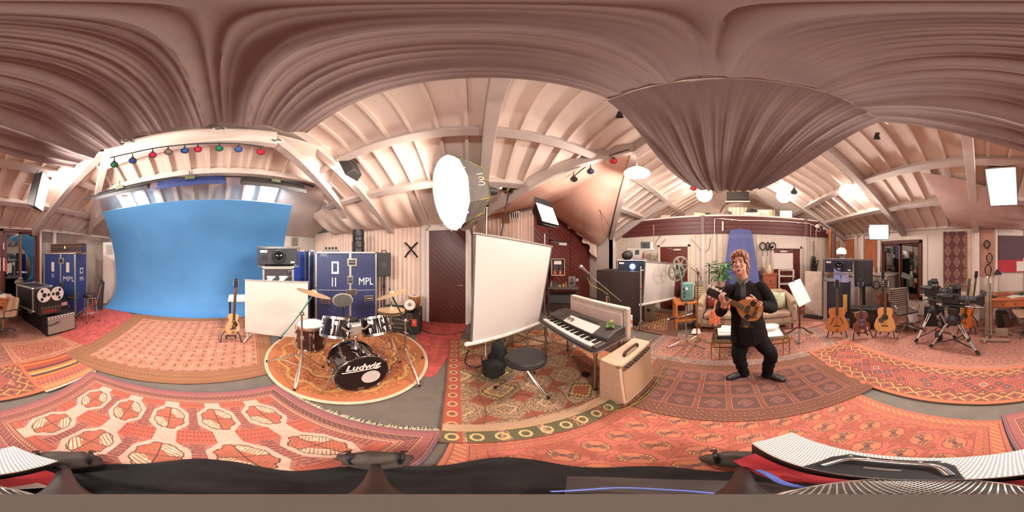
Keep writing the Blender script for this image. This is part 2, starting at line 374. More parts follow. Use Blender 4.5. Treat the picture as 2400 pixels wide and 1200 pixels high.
def clip1(px, py):
    b = B(); b.cyl(wC_(px, py)+V((0, -.02, 0)), wC_(px, py)+V((0, .02, 0)), .02); b.o('pipe_clip', pw_, pi)
for px, py in ((1715, 516), (1733, 517), (1806, 519), (1871, 523)): clip1(px, py)
for px, lab in ((1532, 'white pull cord switch pipe left of the maroon door with the film projector'), (1900, 'white conduit drop beside the copper poles')):
    t = T('pull_cord', lab, 'pipe', P(px, 529, u=UC-.1))
    b = B(); b.tube([(0, 0, 0), (0, 0, -.7)], .008); b.ball((0, 0, 0), .022, 8); b.o('cord', mat('cord_pink', 'd8a295', .6), t)
t = T('junction_box', 'white round junction box with a cable loop at the beam end', 'electrical box', P(1916, 531, u=UC-.16))
b = B(); b.ball((0, 0, 0), (.06, .09, .08), 12); b.o('box', pw_, t)
b = B(); b.tube(cat_rom([(0, -.09, -.02), (0, -.12, -.12), (0, -.03, -.18), (0, .04, -.1), (0, .06, -.3), (0, .05, -.36)]), .009); b.o('cable', pw_, t)
# ---- windows
fram = mat('window_frame', '5d2c22', .4, var=.2, scale=6)
gl = glass('window_glass', '5b6a66', .02, .72)
def window(name, label, a, c, z0, z1, npan):
    mid, rz, w = frm(a, c); t = T(name, label, 'window', (mid.x, mid.y, 0), rz, kind='structure'); f = .085
    b = B(); b.bx(-w/2, -w/2+f, -.06, .08, z0, z1); b.bx(w/2-f, w/2, -.06, .08, z0, z1); b.bx(-w/2, w/2, -.06, .08, z1-f, z1); b.bx(-w/2, w/2, -.06, .08, z0, z0+f)
    b.o('window_frame', fram, t, 0, .006)
    pw = (w-2*f)/npan
    for k in range(npan):
        x0 = -w/2+f+pw*k; x1 = x0+pw; y = .02 if k % 2 else -.01; s = .05
        b = B(); b.bx(x0, x0+s, y-.02, y+.02, z0+f, z1-f); b.bx(x1-s, x1, y-.02, y+.02, z0+f, z1-f); b.bx(x0, x1, y-.02, y+.02, z1-f-s, z1-f); b.bx(x0, x1, y-.02, y+.02, z0+f, z0+f+s)
        b.o('sash', fram, t, 0, .004)
        b = B(); b.bx(x0+s, x1-s, y-.004, y+.004, z0+f+s, z1-f-s); b.o('pane', gl, t, 0)
    b = B(); b.cyl((0, -.05, z0+.1), (0, -.05, z1-.15), .012, n=8); b.o('sash_bar', mat('pale_bar', 'a8765c', .5), t)
    return t
window('window_1', 'red framed two pane window beside the dark wall hanging', (3.04, VD, 0), (1.65, VD, 0), .48, 2.16, 2)
window('window_2', 'red framed glazed sliding doors beside the blue flight case', (-1.06, VD, 0), (-2.22, VD, 0), .02, 2.46, 2)
b = B(); b.bx(3.1, 1.6, VD+.0, VD+.04, 2.18, 2.3); b.bx(1.5, 1.63, VD, VD+.03, .4, 2.3); b.bx(3.06, 3.16, VD, VD+.03, .4, 2.3)
st(b.o('trim_1', white, None, 0, .005), 'white casing around the window beside the wall hanging', 'trim')
# a dim yard and hedge beyond the glass
b = B(); b.bx(-7, 8, -9.0, -4.5, -.3, -.2); st(b.o('ground', mat('yard', '2e3428', .9)), 'dark yard beyond the windows', 'ground')
b = B(); b.sheet(lambda i, j: (-6+13*i, -8.0+.35*NZ.noise((i*26, j*6, 0)), -.2+3.2*j+.3*NZ.noise((i*20, 3, 1))), 90, 20, .3)
tag(b.o('hedge', mat('hedge_green', '3d4a34', .95, var=.5, scale=9)), 'dim green hedge outside the dark windows', 'hedge')
# posts, panels of the right wall
postb = B()
pst = T('trim_2', 'white upright posts of the right hand wall', 'trim', (0, VD, 0), kind='structure')
for px, w in ((2290, .13), (2006, .12), (2022, .1), (2336, .05), (128, .1)):
    p = P(px, 560, v=VD+.05); b = B(); b.bx(p.x-w/2, p.x+w/2, .0, .08, 0, 2.5); b.o('post', white, pst, 0, .006)
for px in (2268,):
    p = P(px, 560, v=VD+.05); b = B(); b.bx(p.x-.07, p.x+.07, .0, .03, .3, 2.4); b.o('board', mat('bare_board', 'd8b394', .6), pst, 0, .004)
b = B(); b.bx(-5.5, UC, 0, .06, 2.44, 2.52); b.o('rail', white, pst, 0, .006)
b = B(); b.bx(.35, -.25+0, .0, .02, 1.15, 2.42); 
p0, p1 = P(2297, 600, v=VD).x, P(2330, 600, v=VD).x
b = B(); b.bx(p0, p1, 0, .02, 1.2, 2.42); b.o('tan_panel', mat('tan_panel', 'b98570', .75), pst, 0)
p0, p1 = P(2028, 600, v=VD).x, P(2055, 600, v=VD).x
# vent cupboard in the left gap
t = T('vent_cabinet', 'tall white cabinet with a grey vent grille beside the backdrop', 'cabinet', (*P(256, 715, d=5.7).xy, 0), facing(256))
b = B(); b.bx(-.22, .3, 0, .1, 0, 2.2); b.o('body', white, t, 0, .01)
b = B()
for k in range(9): b.bx(-.1, .12, -.012, 0, 1.78+k*.035, 1.8+k*.035)
b.o('grille', mat('vent_grey', '9a9186', .5), t, 0)
b = B(); b.bx(-.13, .15, -.006, 0, 1.75, 2.12); b.o('grille_frame', mat('vent_pale', 'c4b9ae', .5), t, 0)
p = P(690, 567, u=UA+.02); t = T('wall_box', 'small grey glazed box on the white wall beside the backdrop', 'wall box', p, PI/2)
b = B(); b.bx(-.13, .13, -.04, .0, -.17, .17); b.o('cover', mat('boxgrey', '8d8772', .5), t, 0, .01)
b = B(); b.bx(-.16, .16, -.02, .0, -.2, .2); b.o('frame', mat('boxframe', 'cfc3b6', .6), t, 0, .005)
# ================================================================ CLOTH ON THE CEILING
canm = mat('canopy_cloth', '86706b', .9, var=.07, scale=3)
def folds(w, ks): return sum(a*(1-abs(sin(PI*f*w+p))**.6) for a, f, p in ks)
FK = [(.038, 6.3, .4), (.022, 11.1, 1.3), (.01, 21.7, 2.2), (.02, 3.7, 0.)]
def canopy(i, j):
    va, vc = (-1.95, 1.03), (-1.32, .84)
    jj = j+.03*sin(2*PI*j)*sin(PI*i)
    v = (va[0]*(1-i)+vc[0]*i)*(1-jj)+(va[1]*(1-i)+vc[1]*i)*jj
    u = -1.66+2.6*i+.03*sin(j*40)*(1-i)*(i < .02)
    amp = .5+.9*sin(PI*i)**.7+.35*(1-i)
    wob = .012*sin(3*i+9*j)
    z = 3.5-.14*sin(PI*i)*(.4+.6*sin(PI*j))-.2*(1-j)*(1-i)-.05*(1-j)-.3*(1-j)**2*sin(PI*i)+.03*sin(PI*j)-folds(j+wob, FK)*amp
    return (u, v, z+.04)
b = B(); b.sheet(canopy, 48, 340, .004)
can = b.o('canopy_cloth', canm, None, 60); tag(can, 'dark mauve cloth in long folds slung overhead from end to end', 'canopy')
FK2 = [(.03, 8.3, .4), (.014, 15.1, 1.3), (.006, 31.7, 2.2), (.03, 4.1, .6)]
def drape(i, j):
    w = j*2-1
    half = 1.1*(1-.08*i)*math.sqrt(max(0., 1-(i**3.2)*.72)); vc = -.24*(1-i)+.0*i
    u = .95+2.0*i-.45*abs(w)**2.2*i**1.3
    z = 3.5-.22*i-.29*i*i-.02*sin(PI*i)-.12*abs(w)*i-folds(j+.05*w*i, FK2)*(.25+.9*i)
    return (u, vc+half*w, z+.02)
b = B(); b.sheet(drape, 60, 260, .004)
tag(b.o('drape_cloth', canm, None, 60), 'gathered mauve cloth hanging from the overhead wire towards the loft', 'drape')
t = T('canopy_wire', 'taut pale wire between the two overhead cloths', 'wire', (.95, -.24, 3.52))
b = B(); b.tube([(0, -1.2, 0), (0, 0, .01), (0, 1.15, 0)], .006); b.o('wire', mat('wire_pale', 'd8cbc0', .5), t)
# ================================================================ LINEN CURTAINS, PINK CLOTH
linen = mat('linen_curtain', 'e2c4b2', .85, var=.06, scale=3)
pinkc = mat('pink_cloth', 'e8b6a0', .85, var=.06, scale=3)
def curtain(name, label, a, c, z0, z1, nf, amp, m=linen, swag=None):
    a, c = V((*a, 0)), V((*c, 0)); d = (c-a); L = d.length; d.normalize(); nrm = V((d.y, -d.x, 0))
    if nrm.dot(-a) < 0: nrm = -nrm
    def f(i, j):
        ph = sin(2*PI*nf*i+.8*sin(5*i))+.4*sin(2*PI*nf*2.3*i+1)
        return a+d*(L*i)+nrm*(.06+amp*ph*(.6+.4*(1-j)))+V((0, 0, z0+(z1-z0)*j))
    b = B(); b.sheet(f, int(nf*14), 6, .004); return tag(b.o(name, m, None, 60), label, 'curtain')
curtain('curtain', 'pale linen curtain in soft pleats along the left wall', (-5.4, VB-.02), (-1.25, VB-.02), .03, 2.6, 34, .022)
def pel(i, j):
    u = -4.2+3.0*i; v = VB-.1-1.05*j; z = 2.55+.62*j-.16*sin(PI*j)*(.7+.3*sin(i*40))-.05*abs(sin(i*16))*j-.1
    return (u, v, z)
b = B(); b.sheet(pel, 60, 14, .004); tag(b.o('pelmet_cloth', linen, None, 60), 'linen swag hung from the roof beam above the pleated curtain', 'pelmet')
curtain('porch_curtain', 'pale pleated curtain behind the large projection screen', (.02, 4.95), (2.0, 5.02), .03, 3.15, 16, .04)
def tent(i, j):     # i across from left valley to right valley, j outwards to the porch front
    k = i*2; 
    if k <= 1:
        p = V((.1, 3.45, 2.85)).lerp(V((2.22, 1.5, 3.72)), k); q = V((.0, 5.0, 3.15)).lerp(V((2.3, 5.0, 3.5)), k)
    else:
        p = V((2.22, 1.5, 3.72)).lerp(V((4.3, 3.85, 2.5)), k-1); q = V((2.3, 5.0, 3.5)).lerp(V((4.46, 5.0, 2.25)), k-1)
    r = p.lerp(q, j); kk = abs(k-1)
    r.z -= .28*sin(PI*j)*(1-.3*kk)+.10*sin(PI*min(1, 2*abs(kk-.5)))*.0+.1*sin(PI*kk)*sin(PI*j)
    r.z -= .03*abs(sin(9*i+5*j))+.04*abs(sin(4*PI*j*(1-kk)+3*i))*kk
    return r
b = B(); b.sheet(tent, 70, 34, .006); tag(b.o('ceiling_cloth', pinkc, None, 70), 'salmon pink cloth slung under the porch roof', 'ceiling cloth')
def tail(i, j): 
    a = V((3.3, 4.95, 2.95)).lerp(V((4.42, 4.6, 2.35)), i); 
    return a+V((0, .12*sin(i*26)*j-.05, -(.1+.75*i*i)*j-.06*abs(sin(i*20))*j))
b = B(); b.sheet(tail, 60, 12, .005); tag(b.o('draped_tail', linen, None, 60), 'loose pale cloth tail hanging down over the red planked wall', 'drape')
t = T('sagging_rope', 'dark rope sagging below the salmon pink cloth', 'rope', (0, 0, 0))
b = B(); b.tube(cat_rom([P(1180, 488, d=3.6), P(1290, 430, d=3.5), P(1345, 418, d=3.6), P(1390, 470, d=4), P(1422, 520, d=4.6), P(1436, 548, d=5.2)]), .006, 6); b.o('cord', black, t)
# hung plastic dust sheet on the right roof slope
def sheetf(i, j):
    tl, tr, br, bl = V((1.0, -2.55, 3.25)), V((-.9, -3.35, 2.93)), V((-1.0, -4.0, 2.42)), V((.78, -4.0, 2.45))
    p = tl.lerp(tr, i).lerp(bl.lerp(br, i), j); s = sin(PI*i)*sin(PI*j)
    return p+V((0, .02, -.14*s+.008*sin(9*i+7*j)+.004*sin(23*j-9*i)))
b = B(); b.sheet(sheetf, 50, 40, .003); tag(b.o('dust_sheet', mat('dust_sheet', 'c3a298', .45, var=.05), None, 60), 'pinkish dust sheet pinned below the right roof slope', 'sheet')
# ================================================================ RUGS (woven patterns as colour on the rug's own length and width)
class X:
    nt = None
    def __init__(s, k): s.k = k
    def _b(s, o, op, rev=False):
        n = X.nt.nodes.new('ShaderNodeMath'); n.operation = op
        for i, a in enumerate((o, s) if rev else (s, o)):
            a = a.k if isinstance(a, X) else a
            if isinstance(a, (int, float)): n.inputs[i].default_value = a
            else: X.nt.links.new(a, n.inputs[i])
        return X(n.outputs[0])
    def __add__(s, o): return s._b(o, 'ADD')
    __radd__ = __add__
    def __sub__(s, o): return s._b(o, 'SUBTRACT')
    def __rsub__(s, o): return s._b(o, 'SUBTRACT', True)
    def __mul__(s, o): return s._b(o, 'MULTIPLY')
    __rmul__ = __mul__
    def __truediv__(s, o): return s._b(o, 'DIVIDE')
    def __lt__(s, o): return s._b(o, 'LESS_THAN')
    def __gt__(s, o): return s._b(o, 'GREATER_THAN')
    def mn(s, o): return s._b(o, 'MINIMUM')
    def mx(s, o): return s._b(o, 'MAXIMUM')
    def _u(s, op): 
        n = X.nt.nodes.new('ShaderNodeMath'); n.operation = op; X.nt.links.new(s.k, n.inputs[0]); return X(n.outputs[0])
    def abs(s): return s._u('ABSOLUTE')
    def fr(s): return s._u('FRACT')
    def fl(s): return s._u('FLOOR')
    def sin(s): return s._u('SINE')
def cel(x, p): return (x/p).fr()-.5                      # -.5 .. .5 inside each repeat
def mixc(col, c, mask):
    n = X.nt.nodes.new('ShaderNodeMix'); n.data_type = 'RGBA'
    X.nt.links.new(mask.k, n.inputs[0])
    for i, a in ((6, col), (7, c)):
        if isinstance(a, tuple): n.inputs[i].default_value = (*a, 1)
        elif isinstance(a, str): n.inputs[i].default_value = (*lin(a), 1)
        else: X.nt.links.new(a, n.inputs[i])
    return n.outputs[2]
def noi(s, t, sc, det=3, typ='n'):
    cb = X.nt.nodes.new('ShaderNodeCombineXYZ'); X.nt.links.new(s.k, cb.inputs[0]); X.nt.links.new(t.k, cb.inputs[1])
    n = X.nt.nodes.new('ShaderNodeTexNoise' if typ == 'n' else 'ShaderNodeTexVoronoi'); n.inputs['Scale'].default_value = sc
    if typ == 'n': n.inputs['Detail'].default_value = det
    X.nt.links.new(cb.outputs[0], n.inputs['Vector']); return X(n.outputs[0])
def wht(i, j):     # hash of a repeat's own number
    return ((i*12.9898+j*78.233).sin()*437.58).fr()
def oct_(a, b): return a.abs().mx(b.abs()).mx((a.abs()+b.abs())*.7)
def dia(a, b): return a.abs()+b.abs()
def band(e, a, b): return (e > a)*(e < b)
def ring(q, a, b): return (q > a)*(q < b)
def X_const(v):
    n = X.nt.nodes.new('ShaderNodeValue'); n.outputs[0].default_value = v; return X(n.outputs[0])
def rugmat(name, L, Wd, fn):
    m = bpy.data.materials.new(name); m.use_nodes = True; nt = m.node_tree; X.nt = nt
    uv = nt.nodes.new('ShaderNodeUVMap'); uv.uv_map = 'UVMap'; sp = nt.nodes.new('ShaderNodeSeparateXYZ'); nt.links.new(uv.outputs[0], sp.inputs[0])
    s, t = X(sp.outputs[0]), X(sp.outputs[1]); e = s.mn(L-s).mn(t).mn(Wd-t)
    col = mixc(fn(s, t, e, L, Wd), 'c9a48e', X_const(.12))
    w = noi(s, t, 3., 4)*.22+noi(s, t, 60., 2)*.5           # wear and weave
    n = nt.nodes.new('ShaderNodeMix'); n.data_type = 'RGBA'; n.blend_type = 'MULTIPLY'; n.inputs[0].default_value = 1
    nt.links.new(col, n.inputs[6]); cb = nt.nodes.new('ShaderNodeCombineColor'); ww = w+.62
    for i in range(3): nt.links.new(ww.k, cb.inputs[i])
    nt.links.new(cb.outputs[0], n.inputs[7])
    b = nt.nodes['Principled BSDF']; nt.links.new(n.outputs[2], b.inputs['Base Color']); b.inputs['Roughness'].default_value = .9
    b.inputs['Specular IOR Level'].default_value = .15
    bp = nt.nodes.new('ShaderNodeBump'); bp.inputs['Strength'].default_value = .25; bp.inputs['Distance'].default_value = .004
    nt.links.new(noi(s, t, 120., 2).k, bp.inputs['Height']); nt.links.new(bp.outputs[0], b.inputs['Normal'])
    return m
rug_z = [.0]
def rug(label, corners, fn, z=.0, th=.008, name='rug', wob=.012, fringe=None, fcol='d9c7a0', world=False):
    c = [V(p) if world else P(*p) for p in corners]
    L = ((c[1]-c[0]).length+(c[2]-c[3]).length)/2; Wd = ((c[3]-c[0]).length+(c[2]-c[1]).length)/2
    nu, nv = max(6, int(L*7)), max(6, int(Wd*7)); b = B()
    def f(i, j):
        p = c[0].lerp(c[1], i).lerp(c[3].lerp(c[2], i), j)
        k = NZ.noise((p.x*2.1, p.y*2.1, 3+z*90)); ed = (i in (0, 1)) or (j in (0, 1))
        return V((p.x+(wob*k if ed else 0), p.y+(wob*NZ.noise((p.y*2.3, p.x*2.3, 7)) if ed else 0), z+th+.0012*(k+1)))
    vs = [f(i/nu, j/nv) for i in range(nu+1) for j in range(nv+1)]; k = nv+1; n0 = len(vs)
    fs = [(i*k+j, i*k+k+j, i*k+k+j+1, i*k+j+1) for i in range(nu) for j in range(nv)]
    ed = [i*k for i in range(nu+1)]+[nu*k+j for j in range(1, k)]+[i*k+nv for i in range(nu-1, -1, -1)]+[j for j in range(nv-1, 0, -1)]
    lo = {q: n0+a for a, q in enumerate(ed)}
    vs += [V((vs[q].x, vs[q].y, z)) for q in ed]
    fs += [(q2, q1, lo[q1], lo[q2]) for q1, q2 in zip(ed, ed[1:]+ed[:1])]
    b.add(vs, fs); m = rugmat('weave', L, Wd, fn)
    uvs = [(i/nu*L, j/nv*Wd) for i in range(nu+1) for j in range(nv+1)]+[(ed_i//k/nu*L, ed_i % k/nv*Wd) for ed_i in ed]
    o = b.o(name, m, None, 0); lay = o.data.uv_layers.new(name='UVMap')
    for lp in o.data.loops: lay.data[lp.index].uv = uvs[lp.vertex_index]
    tag(o, label, 'rug')
    for a, bb, cnt, ln in fringe or ():
        fb = B(); A, Bv = c[a], c[bb]; out = (Bv-A).normalized().cross(V((0, 0, 1)))
        if out.dot((A+Bv)/2-(c[0]+c[2])/2) < 0: out = -out
        for q in range(cnt):
            p = A.lerp(Bv, (q+random.random()*.6)/cnt); r = out*ln*(.5+random.random()*.8)+(Bv-A).normalized()*random.uniform(-.5, .5)*ln
            p = p+V((0, 0, z+.007)); fb.add([p-(Bv-A).normalized()*.004, p+(Bv-A).normalized()*.004, p+r+V((0, 0, .001-.004)), p-(Bv-A).normalized()*.004+V((0, 0, -.003))], [(0, 1, 2), (0, 2, 3)])
        fo = fb.o('fringe', mat('fringe_'+fcol, fcol, .9, var=.2), o, 0); fo['kind'] = 'stuff'
    return o
def borders(col, e, bands):
    for a, b, c in bands: col = mixc(col, c, band(e, a, b))
    return col
def dots(s, t, p, r): return oct_(cel(s, p), cel(t, p)) < r
# -- patterns
def p_medal(t, s, e, Wd, L):
    nz = noi(s, t, 25)
    col = mixc('b46a58', '8f4c48', (noi(s, t, 55) > .52)*1)
    px, py = .322, .5
    a, b = cel(s-.19-px/2*0, px)*px, cel(t-.19, py)*py                  # white octagon medallions, two rows
    fld = (e > .2)
    strip = (cel(t-.19+py/2, py)*py).abs() < .08
    bar = (cel(s-.19+px/2, px)*px).abs() < .035
    col = mixc(col, '7d403f', bar*fld*((cel(t, .03)).abs() < .3))
    col = mixc(col, 'b0523f', strip*fld*((cel(s-.19+px/2, px)*px).abs() < .1))
    col = mixc(col, '61302f', strip*fld*((cel(s, .02)).abs() < .15)*((cel(t, .05)).abs() > .3))
    q = (a.abs()*.95).mx(b.abs()*.64).mx((a.abs()+b.abs()*.75)*.64)
    jag = q+(((a*60).sin()*(b*60).sin()) > 0)*.006
    pale = 'cfa592'
    col = mixc(col, pale, fld*(q < .125))
    col = mixc(col, pale, fld*(b.abs() > .18)*(a.abs() < .06))
    col = mixc(col, '56301f', fld*(jag < .1)); col = mixc(col, 'b25c46', fld*(jag < .094))
    col = mixc(col, 'e2cfae', fld*(jag < .094)*((a*b) > 0)*((a+b*.7).abs() > .055)*((cel(a+b, .03)).abs() > .16))
    col = mixc(col, '8a4a32', fld*(jag < .094)*((cel(a-b, .022)).abs() < .14)*(nz > .45))
    col = mixc(col, '4c2a26', fld*(jag < .094)*((a.abs() < .0035)+(b.abs() < .0035)).mn(1))
    zz = (cel(s+t*0, .05)).abs()*.05; zt = (cel(t, .05)).abs()*.05
    col = mixc(col, 'a85b4e', e < .2)
    for c0, c1, w, cc in ((.165, .19, .012, 'c78a6f'), (.095, .15, .02, '5d3a3d'), (.03, .08, .014, '8f5660')):
        col = mixc(col, '9a5048', band(e, c0, c1)); col = mixc(col, cc, band(e, c0, c1)*(((cel(s+e, w*2)).abs() < .25)*((cel(t+e, w*2)).abs() < .4)))
    for k in (.19, .16, .09, .025): col = mixc(col, '503038', band(e, k, k+.006))
    for k in (.155, .085): col = mixc(col, 'c99a62', band(e, k, k+.004))
    return mixc(col, '6a4a5c', e < .018)
def p_pale(s, t, e, L, Wd):
    col = mixc('c9836a', 'b9705c', noi(s, t, 6) > .5)
    px, py = .17, .3
    a, b = cel(s-.0, px)*px, cel(t, py)*py; q = (a.abs()).mx(b.abs()*.9); fld = e > .3
    col = mixc(col, '7a5a38', fld*ring(q, .055, .062))
    col = mixc(col, '9c6a44', fld*(q < .055)*(oct_(cel(s, .02), cel(t, .02)) < .3))
    col = mixc(col, '6c4a34', fld*(q < .05)*((a*a.abs()).abs() < .00004)); col = mixc(col, '6c4a34', fld*(q < .02))
    b2 = cel(t+py/2, py)*py
    star = ((a.abs()-b2.abs()).abs() < .007)+(a.abs() < .005)+(b2.abs() < .005)
    col = mixc(col, '6a4636', fld*star.mn(1)*(a.abs().mx(b2.abs()) < .04))
    col = mixc(col, '9a6040', e < .3)
    for k, w in ((.24, .035), (.15, .05), (.06, .03)):
        sq = oct_(cel(s, w), cel(t, w)); col = mixc(col, '4e3328', band(e, k-w/2, k+w/2)*ring(sq, .22, .42)); col = mixc(col, 'd0a24e', band(e, k-w/2, k+w/2)*(sq < .14))
    for k in (.285, .2, .105, .03, .012): col = mixc(col, '5b4026', band(e, k, k+.007))
    return col
def p_red(s, t, e, L, Wd): return mixc('c14b48', 'a93d3e', noi(s, t, 7) > .52)
def p_floral(base, dk, lt, ac, bd, per=.22, bw=.22):
    def f(s, t, e, L, Wd):
        n1 = noi(s, t, 16, 2); n2 = noi(s+5, t, 34, 2)
        col = mixc(base, dk, n1 > .56); col = mixc(col, lt, ring(n2, .46, .5)); col = mixc(col, ac, n2 > .62)
        a, b = cel(s, per), cel(t, per); q = oct_(a, b)
        col = mixc(col, dk, ring(q, .3, .35)); col = mixc(col, ac, q < .16); col = mixc(col, lt, ring(q, .16, .2))
        col = mixc(col, bd, e < bw)
        a, b = cel(s, bw*.6), cel(t, bw*.6); q = oct_(a, b)
        col = mixc(col, ac, band(e, bw*.2, bw*.8)*(q < .3)); col = mixc(col, dk, band(e, bw*.2, bw*.8)*(q < .17)); col = mixc(col, lt, band(e, bw*.2, bw*.8)*ring(n2, .45, .5))
        for k in (.95, .82, .18, .05): col = mixc(col, lt, band(e, bw*k, bw*k+.008))
        return col
    return f
def p_stripes(s, t, e, L, Wd):
    k = (t/.045).fl(); h = wht(k, k*0+3)
    col = mixc('a8402f', '4c2038', h > .35); col = mixc(col, 'c9722e', h > .6); col = mixc(col, '2c2a2c', h > .75); col = mixc(col, 'b8a05a', h > .9)
    z = ((s*18).fr()-.5).abs(); col = mixc(col, 'd8a88c', (t > Wd*.6)*((z*.12-(cel(t, .12)*.12).abs()).abs() < .008))
    col = mixc(col, 'c24a38', (t > Wd*.6)*((cel(t, .03)).abs() < .2))
    return mixc(col, 'c9b4a0', t > Wd-.025)
def p_kilim(s, t, e, L, Wd):
    p = .15; q1 = (s+t*.95); q2 = (s-t*.95); i, j = (q1/p).fl(), (q2/p).fl(); a, b = cel(q1, p), cel(q2, p); q = a.abs().mx(b.abs()); h = wht(i, j)
    col = mixc('a84a3c', '6b3438', h > .3); col = mixc(col, 'b8603e', h > .55); col = mixc(col, '5b474c', h > .7); col = mixc(col, '8f4a50', h > .85)
    col = mixc(col, '5a2c30', ring(q, .34, .42)); col = mixc(col, 'b4503e', ring(q, .42, .6))
    h2 = wht(j+3, i); col = mixc(col, '54383c', (q < .2)*(h2 > .3)); col = mixc(col, 'c98058', (q < .08))
    col = mixc(col, 'd8b08c', ring(q, .25, .34)*(h > .955))
    bw = .2; col = mixc(col, '7a3a30', e < bw+.02)
    x = s; edge_t = (t.mn(Wd-t)); edge_s = s.mn(L-s)
    isT = edge_t < edge_s
    along = s*isT+t*(1-isT); c = (cel(along, .2)*.2); ee = (e-.11)
    dm = c.abs()+ee.abs()*1.25
    col = mixc(col, '8f4438', band(e, .03, bw)*(dm < .085)); col = mixc(col, 'd9b565', band(e, .03, bw)*ring(dm, .085, .1)); col = mixc(col, '4d3436', band(e, .03, bw)*(dm < .03))
    col = mixc(col, 'd9b565', band(e, .03, bw)*((c.abs()*.9-ee.abs()).abs() < .006)*(c.abs() > .075))
    col = mixc(col, 'b4553a', e < .05); col = mixc(col, '6a2f2a', band(e, .05, .058)); 
    return mixc(col, 'c97a50', (e < .05)*((cel(s+t, .03)).abs() < .16))
def p_panel(s, t, e, L, Wd):
    px, py = .27, .245; a, b = cel(s-.16, px)*px, cel(t-.16, py)*py; q = (a.abs()*py/px).mx(b.abs()); fld = e > .15
    col = mixc('7a4034', '6b352f', noi(s, t, 30) > .5)
    col = mixc(col, '6a3a2c', ring(q, .09, .123)*((cel(s+t, .02)).abs() < .25)); col = mixc(col, 'b07048', ring(q, .1, .104)); col = mixc(col, '4f2c2e', (q < .098))
    d = dia(a, b*1.2); col = mixc(col, '8f5040', ring(d, .055, .075)*(q < .098)); col = mixc(col, '34262e', (d < .055)*(noi(s, t, 60) > .42)); col = mixc(col, 'a86c58', ring(d, .03, .037)*(q < .1)); col = mixc(col, '934a40', (d < .017))
    col = mixc(col, '3c2a30', (q < .098)*(noi(s+3, t, 48) > .6))
    col = mixc(col, '6e3a2c', e < .15); col = mixc(col, '9a6238', (e < .15)*dots(s, t, .034, .2)); col = mixc(col, '3f2a22', (e < .15)*((cel(s+t, .05)).abs() < .13))
    for k in (.145, .1, .05): col = mixc(col, '4a2a20', band(e, k, k+.007))
    return col
def p_gul(s, t, e, L, Wd):
    px, py = .215, .17; row = (t/py).fl(); a = cel(s+row*px*.0, px)*px; b = cel(t, py)*py; fld = e > .17
    q = oct_(a*.85, b*1.15)
    col = mixc('bb5f4f', 'a5503f', noi(s, t, 9) > .52)
    col = mixc(col, '8a4038', fld*ring(q, .062, .069)); col = mixc(col, 'c2704f', fld*(q < .062)*((a*b) > 0)); col = mixc(col, '7a4a40', fld*(q < .062)*((a*b) < 0)*(noi(s, t, 70) > .4)); col = mixc(col, 'd8a860', fld*ring(q, .045, .062)*((a*b) < 0)*dots(s, t, .018, .3)); col = mixc(col, '54383a', fld*(q < .014))
    a2, b2 = cel(s+px/2, px)*px, cel(t+py/2, py)*py; d = dia(a2, b2*1.2)
    col = mixc(col, '86453c', fld*ring(d, .036, .044)); col = mixc(col, 'c98a5a', fld*(d < .012)); col = mixc(col, '8a443a', fld*((a2.abs() < .003)+(b2.abs() < .003)).mn(1)*(d < .075))
    col = mixc(col, 'b4604a', e < .17)
    col = mixc(col, '7a4034', band(e, .1, .15)*((cel(s, .04)).abs()-(cel(t, .04)).abs()).abs()*0+band(e, .105, .145)*dots(s, t, .045, .24)); col = mixc(col, 'd09a58', band(e, .105, .145)*dots(s, t, .045, .1))
    col = mixc(col, 'c9935a', band(e, .03, .08)*((cel(s+t, .05)).abs() < .12)); 
    for k in (.16, .09, .02): col = mixc(col, '844438', band(e, k, k+.006))
    return col
